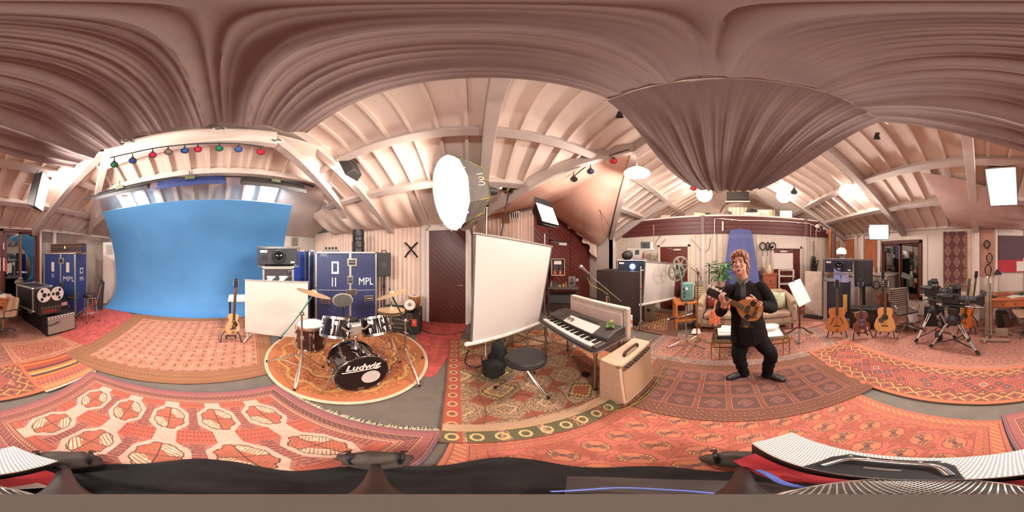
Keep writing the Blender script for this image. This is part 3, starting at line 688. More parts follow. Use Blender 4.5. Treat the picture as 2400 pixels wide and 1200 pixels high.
def p_patch(s, t, e, L, Wd):
    w1 = s+noi(s, t, 3)*.14; w2 = t+noi(t, s, 3)*.14; zig = (cel(w1, .42).abs()*14).fl()/14+(cel(w2, .36).abs()*14).fl()/14
    i, j = (w1/.42).fl(), (w2/.36).fl(); h = wht(i, j); a, b = cel(w1, .42), cel(w2, .36)
    col = mixc('9a7a60', '8f452e', h > .3); col = mixc(col, '474a34', h > .46); col = mixc(col, 'a58468', h > .66); col = mixc(col, '8a3a2c', h > .85)
    stripe = noi(s*8, t*.6, 9); col = mixc(col, 'c9a55e', (stripe > .62)*(h < .66)*(h > .5)); col = mixc(col, '8f7258', (stripe > .6)*(h < .3))
    q = oct_(a, b); qq = dia(a, b)
    col = mixc(col, '7c3a2a', ring(q, .2, .24)*(h > .5)); col = mixc(col, 'd4b088', ring(qq, .26, .31)*(h < .5)); col = mixc(col, '3f4632', (qq < .2)*(h > .3)*(h < .5)); col = mixc(col, '8a4030', (q < .13)*(h > .66))
    n2 = noi(s, t, 30, 2); col = mixc(col, '54462f', ring(n2, .36, .44)); col = mixc(col, 'c09868', ring(n2, .56, .6)); col = mixc(col, '6a3a2c', n2 > .62)
    col = mixc(col, '3a3e2c', (zig < .42)*(zig > .3)*(h > .2)*(h < .75)); col = mixc(col, 'c09a4e', (zig < .3)*(zig > .24)*(h > .2)*(h < .75)); col = mixc(col, '9a4a32', (zig < .24)*(h > .35)*(h < .75)); col = mixc(col, '8f3f2a', (zig > .62)*(h < .35))
    edge = a.abs().mx(b.abs()); col = mixc(col, '5a4432', edge > .485)
    # long red border with pale rosettes on one side
    col = mixc(col, 'a2402c', s < .16); c, d = s-.08, cel(t, .17)*.17; q = oct_(c, d)
    col = mixc(col, 'b8946a', (s < .16)*ring(q, .03, .048)); col = mixc(col, '4c5238', (s < .16)*(q < .02))
    col = mixc(col, '4a5034', (t < .16)*((cel(s, .3)).abs() > .12)); col = mixc(col, 'cfae74', (t < .16)*ring(oct_(cel(s, .17)*.17, t-.08), .03, .05)); col = mixc(col, 'b59072', band(t, .16, .26)); col = mixc(col, 'c9a04e', band(t, .165, .18)*((cel(s, .03)).abs() < .2))
    return mixc(col, '7a3428', e < .012)
def p_script(s, t, e, L, Wd):
    col = mixc('5a2f26', '4a2620', noi(s, t, 12) > .5); g = (e > .22)
    l = ((cel(s, .07)).abs() < .14)*(noi(s, t, 9, 1) > .45)+((cel(t, .085)).abs() < .12)*(noi(s+4, t, 9, 1) > .5)
    col = mixc(col, 'b98a45', g*l.mn(1)); return mixc(col, '7a4a34', band(e, .05, .1)*((cel(s+t, .04)).abs() < .2))
def p_round(s, t, e, L, Wd):
    x, y = s-L/2, t-Wd/2; n = X.nt.nodes.new('ShaderNodeMath'); r = X((x*x+y*y)._u('SQRT').k)
    at = X.nt.nodes.new('ShaderNodeMath'); at.operation = 'ARCTAN2'; X.nt.links.new(y.k, at.inputs[0]); X.nt.links.new(x.k, at.inputs[1]); th = X(at.outputs[0])
    k = L/2; nz = noi(s, t, 26, 2)
    col = mixc('bb6436', '9a4a2c', nz > .5); col = mixc(col, 'd3964a', ring(nz, .4, .44))
    w = (th*16).sin()*.02
    col = mixc(col, 'c98a55', r < k*.6+w); col = mixc(col, 'a85c34', (r < k*.58+w)*(nz > .48)); col = mixc(col, 'd6a05a', ring(r+w, k*.6, k*.63)); col = mixc(col, '8a4426', ring(r+w, k*.63, k*.65))
    col = mixc(col, 'a85a34', ring(r, k*.7, k*.9)*((th*14).sin()*.05+r > k*.8)*(nz > .45)); col = mixc(col, 'c99552', ring(r+(th*14).sin()*.04, k*.79, k*.82)); col = mixc(col, 'a8582e', r < k*.34); col = mixc(col, 'd6a860', ring(r+w, k*.3, k*.33))
    col = mixc(col, 'b8683c', r > k*.9); return mixc(col, 'd9c2a2', r > k*.965)
# -- laid out on the floor
rug('broad dusty brown floral rug under the guitars, tripods and desk', [(4.6, -4.1, 0), (-3.6, -4.1, 0), (-3.3, -2.05, 0), (3.6, -1.75, 0)], p_floral('96594c', '7d4a42', 'a87864', '8a5250', '9e5f50', .3, .25), .0, world=True)
rug('plain crimson rug under the bar stool beside the backdrop', [(325, 743), (205, 813), (135, 792), (222, 700)], p_red, .009)
rug('red strip of carpet between the drum rug and the patchwork rug', [(1100, 752), (1016, 884), (955, 880), (985, 738)], p_red, .0)
rug('rosy floral rug behind the striped kilim', [(195, 811), (40, 862), (0, 806), (140, 789)], p_floral('b4594a', '9a4440', 'cf9a72', 'a85f4a', 'b06450', .2, .12), .011)
rug('bold striped red and purple kilim', [(152, 832), (28, 858), (108, 922), (226, 873)], p_stripes, .02)
rug('large salmon rug of small squares and stars before the blue backdrop', [(-1.40, -1.95, 0), (-1.86, .75, 0), (-4.5, 1.4, 0), (-4.05, -2.15, 0)], p_pale, .012, world=True)
rug('rug with two rows of white octagons near the camera tripod', [(1035, 1012), (650, 903), (215, 872), (2345, 975)][::-1], p_medal, .022, fringe=[(2, 3, 190, .05)])
rug('patchwork rug of green, rust and beige under the electric piano', [(-.16, .76, 0), (1.28, .76, 0), (1.95, 3.3, 0), (-.42, 3.0, 0)][0:4], p_patch, .022, world=True)
rug('coral rug with rows of small medallions near the camera tripod', [(-.12, -1.07, 0), (-.1, .82, 0), (1.3, .85, 0), (1.22, -1.1, 0)], p_gul, .012, world=True)
rug('dark brick red rug of square panels under the man in black', [(1.08, .95, 0), (1.02, -1.3, 0), (2.12, -1.25, 0), (2.12, .98, 0)], p_panel, .022, world=True)
rug('blue and rose floral rug under the glass coffee table', [(2.06, 1.3, 0), (2.1, -1.75, 0), (3.15, -1.9, 0), (3.15, 1.25, 0)], p_floral('a4554c', '4d5058', 'c99a74', '7c4a54', '56525a', .24, .2), .01, world=True)
rug('orange rug by the tan amplifier', [(1.3, 3.0, 0), (1.3, .85, 0), (2.3, .9, 0), (2.9, 2.7, 0)], p_floral('c07a50', 'a45a3c', 'd8a870', 'a8644a', 'b87048', .22, .15), .001, world=True)
rug('dark brown rug with yellow script in front of the maroon door', [(2.95, 2.4, 0), (3.0, .95, 0), (4.5, 1.5, 0), (4.45, 2.95, 0)], p_script, .012, world=True)
rug('pink patterned rug under the sofa and the low stands', [(3.0, .6, 0), (3.2, -2.3, 0), (4.7, -2.6, 0), (4.7, .6, 0)], p_floral('b06a5c', '8a4c48', 'c99684', '965a58', 'a86454', .26, .2), .0185, world=True)
rug('long orange and red kilim with yellow diamond border', [(1892, 826), (1987, 802), (2445, 852), (2505, 918)][::-1], p_kilim, .022, fringe=None)
# round rug
rm = T('round_rug', 'round orange rug with a cream rim under the drum kit', 'rug', (-1.76, 1.82, .026))
b = B(); rr = 1.22; prof = [(0, .006)]+[(rr*k/10, .006) for k in range(1, 11)]+[(rr, 0)]
b.lathe(prof[1:], 72); b.add([(0, 0, .006)], [])
o = b.o('weave', rugmat('weave', 2*rr, 2*rr, p_round), rm, 0); lay = o.data.uv_layers.new(name='UVMap')
for lp in o.data.loops: q = o.data.vertices[lp.vertex_index].co; lay.data[lp.index].uv = (q.x+rr, q.y+rr)
# ================================================================ BACKDROP SIDE
# blue backdrop: a sheet hung from a front bar, swept back and out over the floor
bluem = mat('backdrop_blue', '5590c4', .75, var=.08, scale=1.2)
prof = [(0, 3.15, 2.86), (.12, 3.6, 2.6), (.26, 4.25, 2.15), (.4, 4.75, 1.55), (.52, 4.93, 1.0), (.64, 4.88, .5), (.76, 4.65, .17), (.88, 4.38, .045), (1., 4.12, .03)]
cp = cat_rom([(n, z, 0) for _, n, z in prof], 5)
cL = [V((-3.18, -2.64, 0)), V((-4.51, -3.15, 0)), V((-3.97, -3.43, 0))]; cR = [V((-3.16, 1.61, 0)), V((-4.96, 2.13, 0)), V((-4.4, 2.0, 0))]
def cyc(i, j):
    k = i*(len(cp)-1); q = cp[min(int(k), len(cp)-2)].lerp(cp[min(int(k)+1, len(cp)-1)], k-int(k)) if k < len(cp)-1 else cp[-1]
    n = q.x; t = i
    def edge(e): 
        if n > 3.14 and t < .52: return e[0].lerp(e[1], (n-3.15)/(4.93-3.15))
        return e[1].lerp(e[2], (4.93-n)/(4.93-4.12))
    p = edge(cL).lerp(edge(cR), j); p.z = q.y; p.z += .01*sin(9*j+4*i)*sin(PI*i) if i < .7 else 0
    return p
b = B(); b.sheet(cyc, 60, 30, .008); tag(b.o('backdrop', bluem, None, 60), 'wide curved blue studio backdrop sweeping down onto the floor', 'backdrop')
# lighting pipe and three fluorescent banks above it
t = T('lighting_pipe', 'long dark pipe that carries the fluorescent banks above the backdrop', 'pipe', (-2.75, -.7, 2.98))
pa, pbb = P(207, 466, d=3.6), P(738, 440, d=3.3); o0 = V((-2.75, -.7, 2.98)); q = [P(207, 466, d=3.5)-o0, P(330, 432, d=3.0)-o0, P(520, 413, d=2.9)-o0, P(735, 438, d=3.3)-o0]
b = B(); b.tube(cat_rom(q, 5), .018); b.o('pipe', dark, t); b = B(); b.tube([p+V((0, .02, .03)) for p in cat_rom(q, 5)], .01, 6); b.o('power_cable', black, t)
b = B(); b.bar(q[0], P(185, 470, v=-4.2)-o0, .03, .03); b.o('wall_arm', steel, t)
def bank(a, c, m, lab, on=False):
    a, c = V(a), V(c); mid = (a+c)/2; L = (c-a).length; t = T('fluorescent_bank', lab, 'studio light', mid, math.atan2((c-a).y, (c-a).x), 'fluorescent banks above the backdrop')
    pit = -math.asin((c-a).z/L); M = rotm(52)
    b = B(); b.v = []; b.add([M @ V(p) for p in ((-L/2, -.13, 0), (L/2, -.13, 0), (L/2, .13, 0), (-L/2, .13, 0), (-L/2+.04, -.09, .06), (L/2-.04, -.09, .06), (L/2-.04, .09, .06), (-L/2+.04, .09, .06))], [(4, 5, 6, 7), (0, 1, 5, 4), (1, 2, 6, 5), (2, 3, 7, 6), (3, 0, 4, 7), (3, 2, 1, 0)])
    b.o('housing', m, t, 0, .004)
    for y in (-.07, 0, .07):
        b = B(); b.cyl(M @ V((-L/2+.06, y, -.012)), M @ V((L/2-.06, y, -.012)), .012, n=8); b.o('tube', mat('tube_off', 'd8d2cc', .3), t)
    b = B(); b.box(M @ V((0, 0, .09)), (.16, .07, .07)); b.cyl(M @ V((0, 0, .1)), M @ V((0, .1, .2)), .012); b.o('clamp', mat('clamp_green', '6d7458', .4, .4), t, 30, .005)
    for e in t.children: e.rotation_euler.y = pit
    return t
bank(P(228, 462, d=3.45), P(352, 436, d=3.0), mat('bank_black', '26242a', .5), 'black fluorescent bank at the left end of the lighting pipe')
bank(P(366, 437, d=2.95), P(530, 424, d=2.85), mat('bank_blue', '23336a', .5), 'blue fluorescent bank in the middle of the lighting pipe')
bank(P(563, 426, d=2.9), P(716, 446, d=3.25), mat('bank_grey', '3a3432', .5), 'dark grey fluorescent bank at the right end of the lighting pipe')
# coloured spots on the collar beam
def spot(px, py, c, lab, d=1.95, grp='coloured spot lamps on the collar beam', s=1.):
    p = P(px, py, d=d); t = T('spot_lamp', lab, 'spot lamp', p, facing(px), grp); M = rotm(-25)
    b = B(); b.lathe([(.018*s, .045*s), (.022*s, .02*s), (.026*s, -.0), (.047*s, -.035*s), (.05*s, -.045*s), (.044*s, -.047*s)], 18, m=M); b.o('shade', dark, t)
    b = B(); b.lathe([(0, -.052*s), (.03*s, -.05*s), (.044*s, -.04*s), (.044*s, -.03*s), (0, -.03*s)], 18, m=M); b.o('lens', mat('lens_'+c, c, .25, var=.1, emit=.12, coat=.5), t)
    b = B(); b.cyl(M @ V((0, 0, .04*s)), (0, .01, .1*s), .008); b.o('stem', dark, t)
    return t
for px, py, c, n in ((268, 382, '1d6b4a', 'green'), (311, 373, '2c4a8e', 'blue'), (358, 360, 'c42a52', 'pink red'), (394, 353, '8a8070', 'smoky grey'), (433, 350, '2c5aa0', 'bright blue'), (464, 347, 'd02a48', 'red'), (514, 345, '0f7a58', 'green'), (559, 347, '3a62a4', 'blue'), (611, 353, 'd8203a', 'red')):
    pos = {268: 'first from the left end of the spot rail', 311: 'second from the left on the spot rail', 358: 'third from the left on the spot rail', 394: 'between the pink and the blue spot', 433: 'next to the red middle spot', 464: 'in the middle of the spot rail', 514: 'right of the middle red spot', 559: 'second from the right on the spot rail', 611: 'at the right end of the spot rail'}[px]
    spot(px, py, c, f'small {n} spot lamp, {pos}')
t = T('spot_rail', 'thin rail under the collar beam holding nine coloured spots', 'rail', P(440, 338, d=1.95))
o0 = P(440, 338, d=1.95); b = B(); b.tube([P(x, y, d=1.96)-o0 for x, y in ((258, 370), (311, 358), (358, 348), (410, 341), (464, 337), (514, 336), (559, 337), (618, 344))], .009); b.o('rail', dark, t)
# little clip lights left on the beam
for px, py, d, lab in ((237, 348, 2.3, 'black clamp lamp where the overhead cloth meets the collar beam'), (1452, 268, 1.75, 'black clamp lamp at the corner of the overhead cloth near the porch'), (2055, 319, 2.0, 'black clamp lamp on the right roof slope by the hanging cloth')):
    t = T('clamp_lamp', lab, 'lamp', P(px, py, d=d), facing(px)); b = B(); b.lathe([(.02, .05), (.03, .0), (.05, -.05), (.045, -.05)], 14, m=rotm(30)); b.o('shade', black, t); b = B(); b.box((.01, .02, .06), (.05, .04, .05)); b.cyl((0, 0, .04), (.03, .05, .12), .01); b.o('clamp', black, t, 30)
for px, py in ((300, 330), (515, 303), (648, 330)):
    t = T('junction_plate', {300: 'clear plate with cables on the left of the collar beam', 515: 'clear plate with cables in the middle of the collar beam', 648: 'clear plate with cables at the right end of the collar beam'}[px], 'plate', P(px, py, d=1.84), facing(px))
    b = B(); b.box((0, 0, 0), (.16, .01, .07)); b.o('plate', mat('clear_plate', 'd8d0c8', .2), t, 0, .003); b = B(); b.tube(cat_rom([(-.05, -.01, .02), (-.02, -.02, -.02), (.02, -.015, .02), (.05, -.01, -.01)]), .006, 6); b.o('cable', black, t)
# ---------------------------------------------------------------- flight cases
def case(name, lab, mid, rz, w, d, h, m, trim=alu, base=0., corner=True, cat='flight case', tw=.035, grp=None):
    t = T(name, lab, cat, (mid[0], mid[1], mid[2] if len(mid) > 2 else 0), rz, grp)
    b = B(); b.bx(-w/2, w/2, 0, d, base, h); b.o('body', m, t, 0, .004)
    for x in (-w/2, w/2):
        for y in (0, d): 
            b = B(); b.box((x, y, (h+base)/2), (tw, tw, h-base+.004)); b.o('edge_trim', trim, t, 0, .004)
    for z in (base, h):
        for y in (0, d): b = B(); b.box((0, y, z), (w+tw*.9, tw, tw)); b.o('edge_trim', trim, t, 0, .004)
        for x in (-w/2, w/2): b = B(); b.box((x, d/2, z), (tw, d, tw)); b.o('edge_trim', trim, t, 0, .004)
    if corner:
        k = None
        for x in (-w/2, w/2):
            for y in (0, d):
                for z in (base, h):
                    if k is None: b = B(); b.ball((0, 0, 0), tw*.9, 8); k = b.o('corner_ball', steel, t); k.location = (x, y, z)
                    else: share('corner_ball', k, t, (x, y, z))
    if base > .02:
        for x in (-w/2+.08, w/2-.08):
            for y in (.08, d-.08): b = B(); b.cyl((x-.02, y, base*.5), (x+.02, y, base*.5), base*.5, n=12); b.o('caster', rubber, t)
    return t
def recess(t, x, z, w=.16, h=.12, y=0, m=None, name='handle', grip=True):
    b = B(); b.bx(x-w/2, x+w/2, y-.012, y, z-h/2, z+h/2); p = b.o('latch_plate' if not grip else 'handle_plate', m or steel, t, 0, .004)
    b = B(); b.bx(x-w*.34, x+w*.34, y-.02, y-.011, z-h*.3, z+h*.3); b.o('dish', dark, p, 0)
    b = B(); b.tube([(x-w*.3, y-.02, z-h*.05), (x-w*.3, y-.035, z), (x+w*.3, y-.035, z), (x+w*.3, y-.02, z-h*.05)], .008, 6); b.o('grip', chrome, p)
stencil = mat('stencil_white', 'd8d2cc', .7)
# big blue case left of the backdrop: wide front, narrow side
pf1 = P(176, 748, d=4.2)*V((1, 1, 0)) if False else V((*P(176, 748, d=4.2).xy, 0)); pf0 = pf1-V((-.412, .911, 0))*.97; mid, rz, w = frm((pf0.x, pf0.y, 0), (pf1.x, pf1.y, 0))
ps = P(216, 736, d=4.95); dpt = .8; hh = 1.79
tb = case('flight_case', 'tall blue flight case with white MPL stencils left of the backdrop', mid, rz, w, dpt, hh, blue_case, base=.1)
b = B(); b.bx(w*.06-.02, w*.06+.02, -.012, 0, .12, hh); b.o('centre_trim', alu, tb, 0, .003)
recess(tb, w*.08, hh-.2, .16, .16, 0, steel, grip=False); recess(tb, w*.1, .95, .12, .12, 0, steel, grip=False); recess(tb, w*.36, .62, .2, .15)
for x in (-w*.2, w*.28): b = B(); b.bx(x-.045, x+.045, -.006, 0, hh-.5, hh-.24); b.o('label_card', paper, tb, 0)
text('MPL', .19, stencil, tb, (w*.31, -.004, hh-.68), (PI/2, 0, 0)); [text('I', .16, stencil, tb, (-w*.2+q, -.004, hh-.62), (PI/2, 0, 0)) for q in (-.025, .025)]
text('MPL', .17, stencil, tb, (w/2+.004, dpt*.55, hh-.72), (PI/2, 0, PI/2)); b = B(); b.bx(w/2, w/2+.006, dpt*.4, dpt*.66, hh-.56, hh-.4); b.o('label_card', paper, tb, 0); b = B(); b.bx(w/2, w/2+.008, dpt*.44, dpt*.62, hh-.53, hh-.43); b.o('label_ink', blue_case, tb, 0)
b = B(); b.bx(w/2, w/2+.012, dpt*.1, dpt*.32, .55, .72); p_ = b.o('handle_plate', steel, tb, 0, .004); b = B(); b.bx(w/2+.01, w/2+.02, dpt*.14, dpt*.28, .59, .68); b.o('dish', blue_case, p_, 0)
# suitcase and wooden block on top of it
Mt = MX.Translation((mid.x, mid.y, 0)) @ MX.Rotation(rz, 4, 'Z')
sc_ = T('suitcase', 'old dark brown trunk with leather edges lying on the left blue flight case', 'trunk', Mt @ V((w*.16, .02, hh+.02)), rz)
b = B(); b.bx(-.43, .5, 0, .36, 0, .24); b.o('body', mat('old_trunk', '3d302d', .6, bump=.2), sc_, 0, .01)
leather = mat('leather_edge', '7a4a2c', .5)
for z in (0.01, .15, .235): b = B(); b.bx(-.44, .51, -.006, .366, z-.012, z+.012); b.o('leather_edge', leather, sc_, 0, .003)
b = B(); b.bx(.0, .05, -.02, 0, .1, .18); b.o('clasp', brass, sc_, 0, .004); b = B(); b.bx(.5, .508, .04, .32, .03, .22); b.o('blue_end', mat('trunk_blue', '2b3160', .5), sc_, 0)
bk = T('wooden_block', 'pale pink wooden blocks beside the old trunk on the blue case', 'blocks', Mt @ V((-w*.32, .12, hh+.02)), rz); b = B(); b.bx(-.15, .12, 0, .16, 0, .09); b.o('lower_block', mat('pink_wood', 'b98672', .6), bk, 0, .01); b = B(); b.bx(.03, .14, .02, .16, .092, .2); b.o('upper_block', mat('pink_wood', 'b98672', .6), bk, 0, .01)
b = B(); b.bx(-.13, .15, 0, .03, 0, .3); o = b.o('wall_junction_box', white, None, 0, .006); o.location = P(170, 562, v=VD-.57); tag(o, 'white junction box on the wall above the old trunk', 'wall box')
# grey/black amp stack at the far left
p0, p1 = P(52, 748), P(95, 775); mid, rz, w2 = frm(p0, p1)
low = case('equipment_case', 'scuffed black equipment case under the tape machine', mid, rz, w2+.1, .8, .5, black, steel, base=.0, corner=False, tw=.02)
for k in range(4): b = B(); b.bx(-.12+k*.05, -.1+k*.05, -.006, 0, .3, .46); b.o('side_slot', mat('worn_white', 'b8aea4', .6), low, 0)
Ml = MX.Translation(mid) @ MX.Rotation(rz, 4, 'Z')
b = B(); b.bx(-w2/2-.03, w2/2+.03, -.012, 0, .22, .24); b.o('front_rail', steel, low, 0)
c0, c1 = P(42, 700, z=.52), P(78, 704, z=.52); m2, r2, w3 = frm(P(40, 700, d=3.9), P(78, 702, d=3.35))
cs = case('equipment_case', 'black case with aluminium edges behind the tape reels', (m2.x, m2.y, .535), r2, w3, .5, .5, black, alu, tw=.04)
fr = T('stone_frog', 'grey green stone frog ornament on the aluminium edged case', 'ornament', (m2.x+.04, m2.y-.22, 1.06), facing(65)); b = B(); b.ball((0, 0, .06), (.1, .08, .06)); b.ball((.03, -.03, .13), (.06, .06, .05)); b.ball((-.07, 0, .04), (.05, .07, .04)); b.o('body', mat('stone_green', '6e6650', .9, bump=.4, scale=20), fr); 
# tape machine
p = P(115, 705, z=.52); tm = T('tape_recorder', 'black reel to reel tape machine with two white reels', 'tape machine', P(118, 700, d=3.15)*V((1, 1, 0)) if False else V((*P(118, 700, d=3.2).xy, .52)), facing(118)+R(28))
b = B(); b.bx(-.24, .26, 0, .32, 0, .5); b.o('body', black, tm, 0, .012); b = B(); b.bx(-.22, .24, -.012, 0, .03, .2); b.o('meter_panel', mat('panel_dk', '2b2725', .4), tm, 0, .003); b = B(); b.bx(-.18, .12, -.02, -.011, .05, .13); b.o('red_strip', mat('red_strip', '6e2420', .4), tm, 0)
for k, x in enumerate((-.15, .14)):
    M = rotm(90); b = B(); b.lathe([(.145, -.004), (.145, .004), (0, .004)], 32, (x, -.035, .44), M); r = b.o('reel', mat('reel_white', 'dcd2c8', .35), tm); b = B(); b.lathe([(.045, -.006), (.045, .012), (.02, .02), (0, .02)], 20, (x, -.035, .44), M); b.o('hub', black, r)
    for q in range(3):
        a = q*2*PI/3+k; b = B(); b.lathe([(.032, .0045), (.032, .006), (0, .006)], 14, (x+.095*cos(a), -.035, .44+.095*sin(a)), M); b.o('reel_window', black, r)
for k in range(6): b = B(); b.cyl((-.18+k*.07, -.012, .17), (-.18+k*.07, -.03, .17), .014, n=10); b.o('knob', steel, tm)
# silver grille combo amplifier
def combo(name, lab, a, c, h, dep, shell, grille, panel=None, logo=None, tilt=0, cat='amplifier', knobs=8):
    mid, rz, w = frm(a, c); t = T(name, lab, cat, mid, rz); k = tilt
    def Y(z): return k*z
    b = B(); b.add([(x, y, z) for x in (-w/2, w/2) for y, z in ((0, 0), (dep, 0), (dep, h), (Y(h), h))], [(0, 1, 2, 3), (7, 6, 5, 4), (0, 4, 5, 1), (1, 5, 6, 2), (2, 6, 7, 3), (3, 7, 4, 0)]); b.o('cabinet', shell, t, 0, .012)
    g1 = h-.1 if panel else h-.04
    b = B(); b.add([(x, Y(z)-o_, z) for x in (-w/2+.03, w/2-.03) for z in (.05, g1) for o_ in (.008, -.01)], [(0, 2, 6, 4), (1, 5, 7, 3), (0, 1, 3, 2), (4, 6, 7, 5), (0, 4, 5, 1), (2, 3, 7, 6)]); b.o('grille_cloth', grille, t, 0)
    if panel:
        b = B(); b.add([(x, Y(z)-o_, z) for x in (-w/2+.03, w/2-.03) for z in (h-.09, h-.02) for o_ in (.01, -.01)], [(0, 2, 6, 4), (1, 5, 7, 3), (0, 1, 3, 2), (4, 6, 7, 5), (0, 4, 5, 1), (2, 3, 7, 6)]); b.o('control_panel', panel, t, 0)
        for q in range(knobs):
            x = -w/2+.09+(w-.18)*q/(knobs-1); b = B(); b.cyl((x, Y(h-.055)-.008, h-.055), (x, Y(h-.055)-.032, h-.055), .014, .011, 10); b.o('knob', black, t)
    if logo: text(*logo, t, (-w/2+.15, -.016+Y(h-.19), h-.19), (PI/2, R(-12), 0), shear=.35)
    for x in (-w/2+.05, w/2-.05): b = B(); b.bx(x-.03, x+.03, dep*.3, dep*.7, -.0, .012); b.o('foot', rubber, t)
    return t, w, rz, mid
silver = mat('silver_grille', '9c8a7c', .7, var=.1, scale=90, stretch=(1, 1, 6))
am, wa, ra, ma = combo('guitar_amplifier', 'black combo amplifier with a silver grey grille and white control strip', P(110, 790), P(178, 772), .47, .3, black, silver, mat('amp_strip', 'cfc8c4', .3, .3), ('Fender', .11, black), .06)
rk = T('rack_unit', 'black rack box with red and white labels behind the silver combo amplifier', 'rack unit', (ma.x-.12, ma.y-.36, .5), ra); b = B(); b.bx(-.3, .32, 0, .25, 0, .14); b.o('body', black, rk, 0, .006); b = B(); b.bx(-.25, -.12, -.006, 0, .03, .1); b.o('red_label', mat('label_red', 'b8443a', .6), rk, 0); b = B(); b.bx(.1, .27, -.006, 0, .03, .11); b.o('pink_label', mat('label_pink', 'd8958c', .6), rk, 0)
# bar stool
def bar_stool(p, lab):
    t = T('bar_stool', lab, 'stool', p, 0); h = .74
    b = B(); b.lathe([(0, h-.07), (.17, h-.07), (.185, h-.055), (.185, h-.02), (.17, h), (0, h+.008)], 32); b.o('seat', mat('black_vinyl', '241f1e', .35), t)
    b = B(); b.lathe([(.18, h-.085), (.18, h-.068), (.0, h-.068)], 32); b.o('seat_band', chrome, t)
    for k in range(4):
        a = k*PI/2+.4; b = B(); b.tube([(.14*cos(a), .14*sin(a), h-.08), (.17*cos(a), .17*sin(a), .35), (.23*cos(a), .23*sin(a), .02)], .012, 8); l = b.o('leg', chrome, t); b = B(); b.cyl((.232*cos(a), .232*sin(a), 0), (.23*cos(a), .23*sin(a), .03), .016); b.o('leg_tip', rubber, l)
    b = B(); b.tube([(.185*cos(k*PI/12), .185*sin(k*PI/12), .27) for k in range(24)], .012, 8, True); b.o('foot_ring', chrome, t)
bar_stool((*P(211, 752).xy, .017), 'chrome bar stool with a round black seat on the crimson rug')
# shell office chair
oc = T('office_chair', 'beige shell chair with a dark rim on chrome star feet by the desk', 'chair', (*P(6, 784).xy, .022), facing(6)+R(-62))
def shell(i, j):
    w = (j-.5)*2; s_ = i
    y = -.22+.42*min(1, s_/.5)+.1*max(0, (s_-.5)/.5); z = .42+(.03*(1-s_*2) if s_ < .5 else 0)+.4*max(0, (s_-.45)/.55)
    return (w*(.26-.05*max(0, s_-.6)), y-.06*w*w*s_, z+.07*w*w*(1-.5*s_))
b = B(); b.sheet(shell, 16, 10, .03); b.o('shell', mat('chair_beige', 'a8846c', .7), oc, 60)
b = B(); b.sheet(lambda i, j: V(shell(i, j))+V((0, .025, -.03)), 16, 10, .012); b.o('outer_shell', mat('chair_dark', '4a423d', .5), oc, 60)
for s_ in (-1, 1): b = B(); b.tube([(.27*s_, -.12, .48), (.29*s_, -.12, .64), (.29*s_, .14, .64), (.26*s_, .24, .6)], .014); b.o('armrest', mat('arm_dk', '3b2f2a', .4), oc)
b = B(); b.cyl((0, 0, .07), (0, 0, .42), .022); b.o('column', steel, oc)
for k in range(5):
    a = k*2*PI/5+.3; b = B(); b.bar((0, 0, .1), (.27*cos(a), .27*sin(a), .065), .04, .025); b.o('star_foot', steel, oc, 0, .004); b = B(); b.cyl((.28*cos(a)-.01, .28*sin(a), .027), (.28*cos(a)+.012, .28*sin(a), .027), .027); b.o('caster', steel, oc)
# folded black gear leaning by the backdrop
lg = T('folded_stand', 'folded black stand case with a pink stripe leaning beside the backdrop', 'case', (*P(230, 700, d=4.9).xy, .03), facing(234)); b = B()
b.add([(-.13, 0, 0), (.14, 0, 0), (.16, .16, .86), (.05, .2, .95), (-.13, .04, .1), (.14, .1, 0), (.2, .26, .86), (.1, .28, .95)], [(0, 1, 2, 3, 4), (1, 5, 6, 2), (2, 6, 7, 3), (5, 1, 0), (4, 3, 7, 5), (0, 4, 5), (5, 7, 6)]); b.o('cover', black, lg, 0)
b = B(); b.bar((-.06, -.0, .2), (.1, .12, .8), .03, .02); b.o('stripe', mat('stripe_pink', 'b5685c', .6), lg, 0)
# white bench and white board in front of the backdrop
bn = T('bench', 'small white topped table with thin dark legs beside the white board', 'table', (*P(562, 755, d=3.65).xy, .02), facing(562)); b = B(); b.bx(-.25, .3, -.2, .25, .7, .76); b.o('table_top', paper, bn, 0, .006); 
for x in (-.22, .26):
    for y in (-.17, .2): b = B(); b.cyl((x, y, 0), (x, y, .7), .014); b.o('leg', dark, bn)
p0, p1 = P(575, 788), P(722, 800); 
p0 = V((*P(575, 786, d=3.02).xy, 0)); p1 = V((*P(722, 790, d=2.75).xy, 0)); mid, rz, w = frm(p0, p1)
wb = T('white_board', 'large blank white board on low feet in front of the projector stack', 'board', (mid.x, mid.y, .02), rz)
b = B(); b.add([(-w/2, -.02, .1), (w/2, -.02, .28), (w/2, -.02, 1.38), (-w/2, -.02, 1.38), (-w/2, .01, .1), (w/2, .01, .28), (w/2, .01, 1.38), (-w/2, .01, 1.38)], [(0, 1, 2, 3), (7, 6, 5, 4), (0, 4, 5, 1), (1, 5, 6, 2), (2, 6, 7, 3), (3, 7, 4, 0)]) if False else b.bx(-w/2, w/2, -.02, .01, .2, 1.25); b.o('panel', mat('board_white', 'c9bcb1', .6, var=.02), wb, 0, .004)
b = B(); b.bx(-w/2-.01, w/2+.01, -.025, .016, 1.245, 1.27); b.o('top_rail', alu, wb, 0)
for x in (-w/2+.03, w/2-.06): b = B(); b.tube([(x, .02, .5), (x, .04, .05), (x, -.12, .02)], .02); b.o('foot', mat('foot_pale', 'c9bcb0', .5), wb); b = B(); b.tube([(x, .04, .05), (x, .2, .02)], .02); b.o('foot', mat('foot_pale', 'c9bcb0', .5), wb)
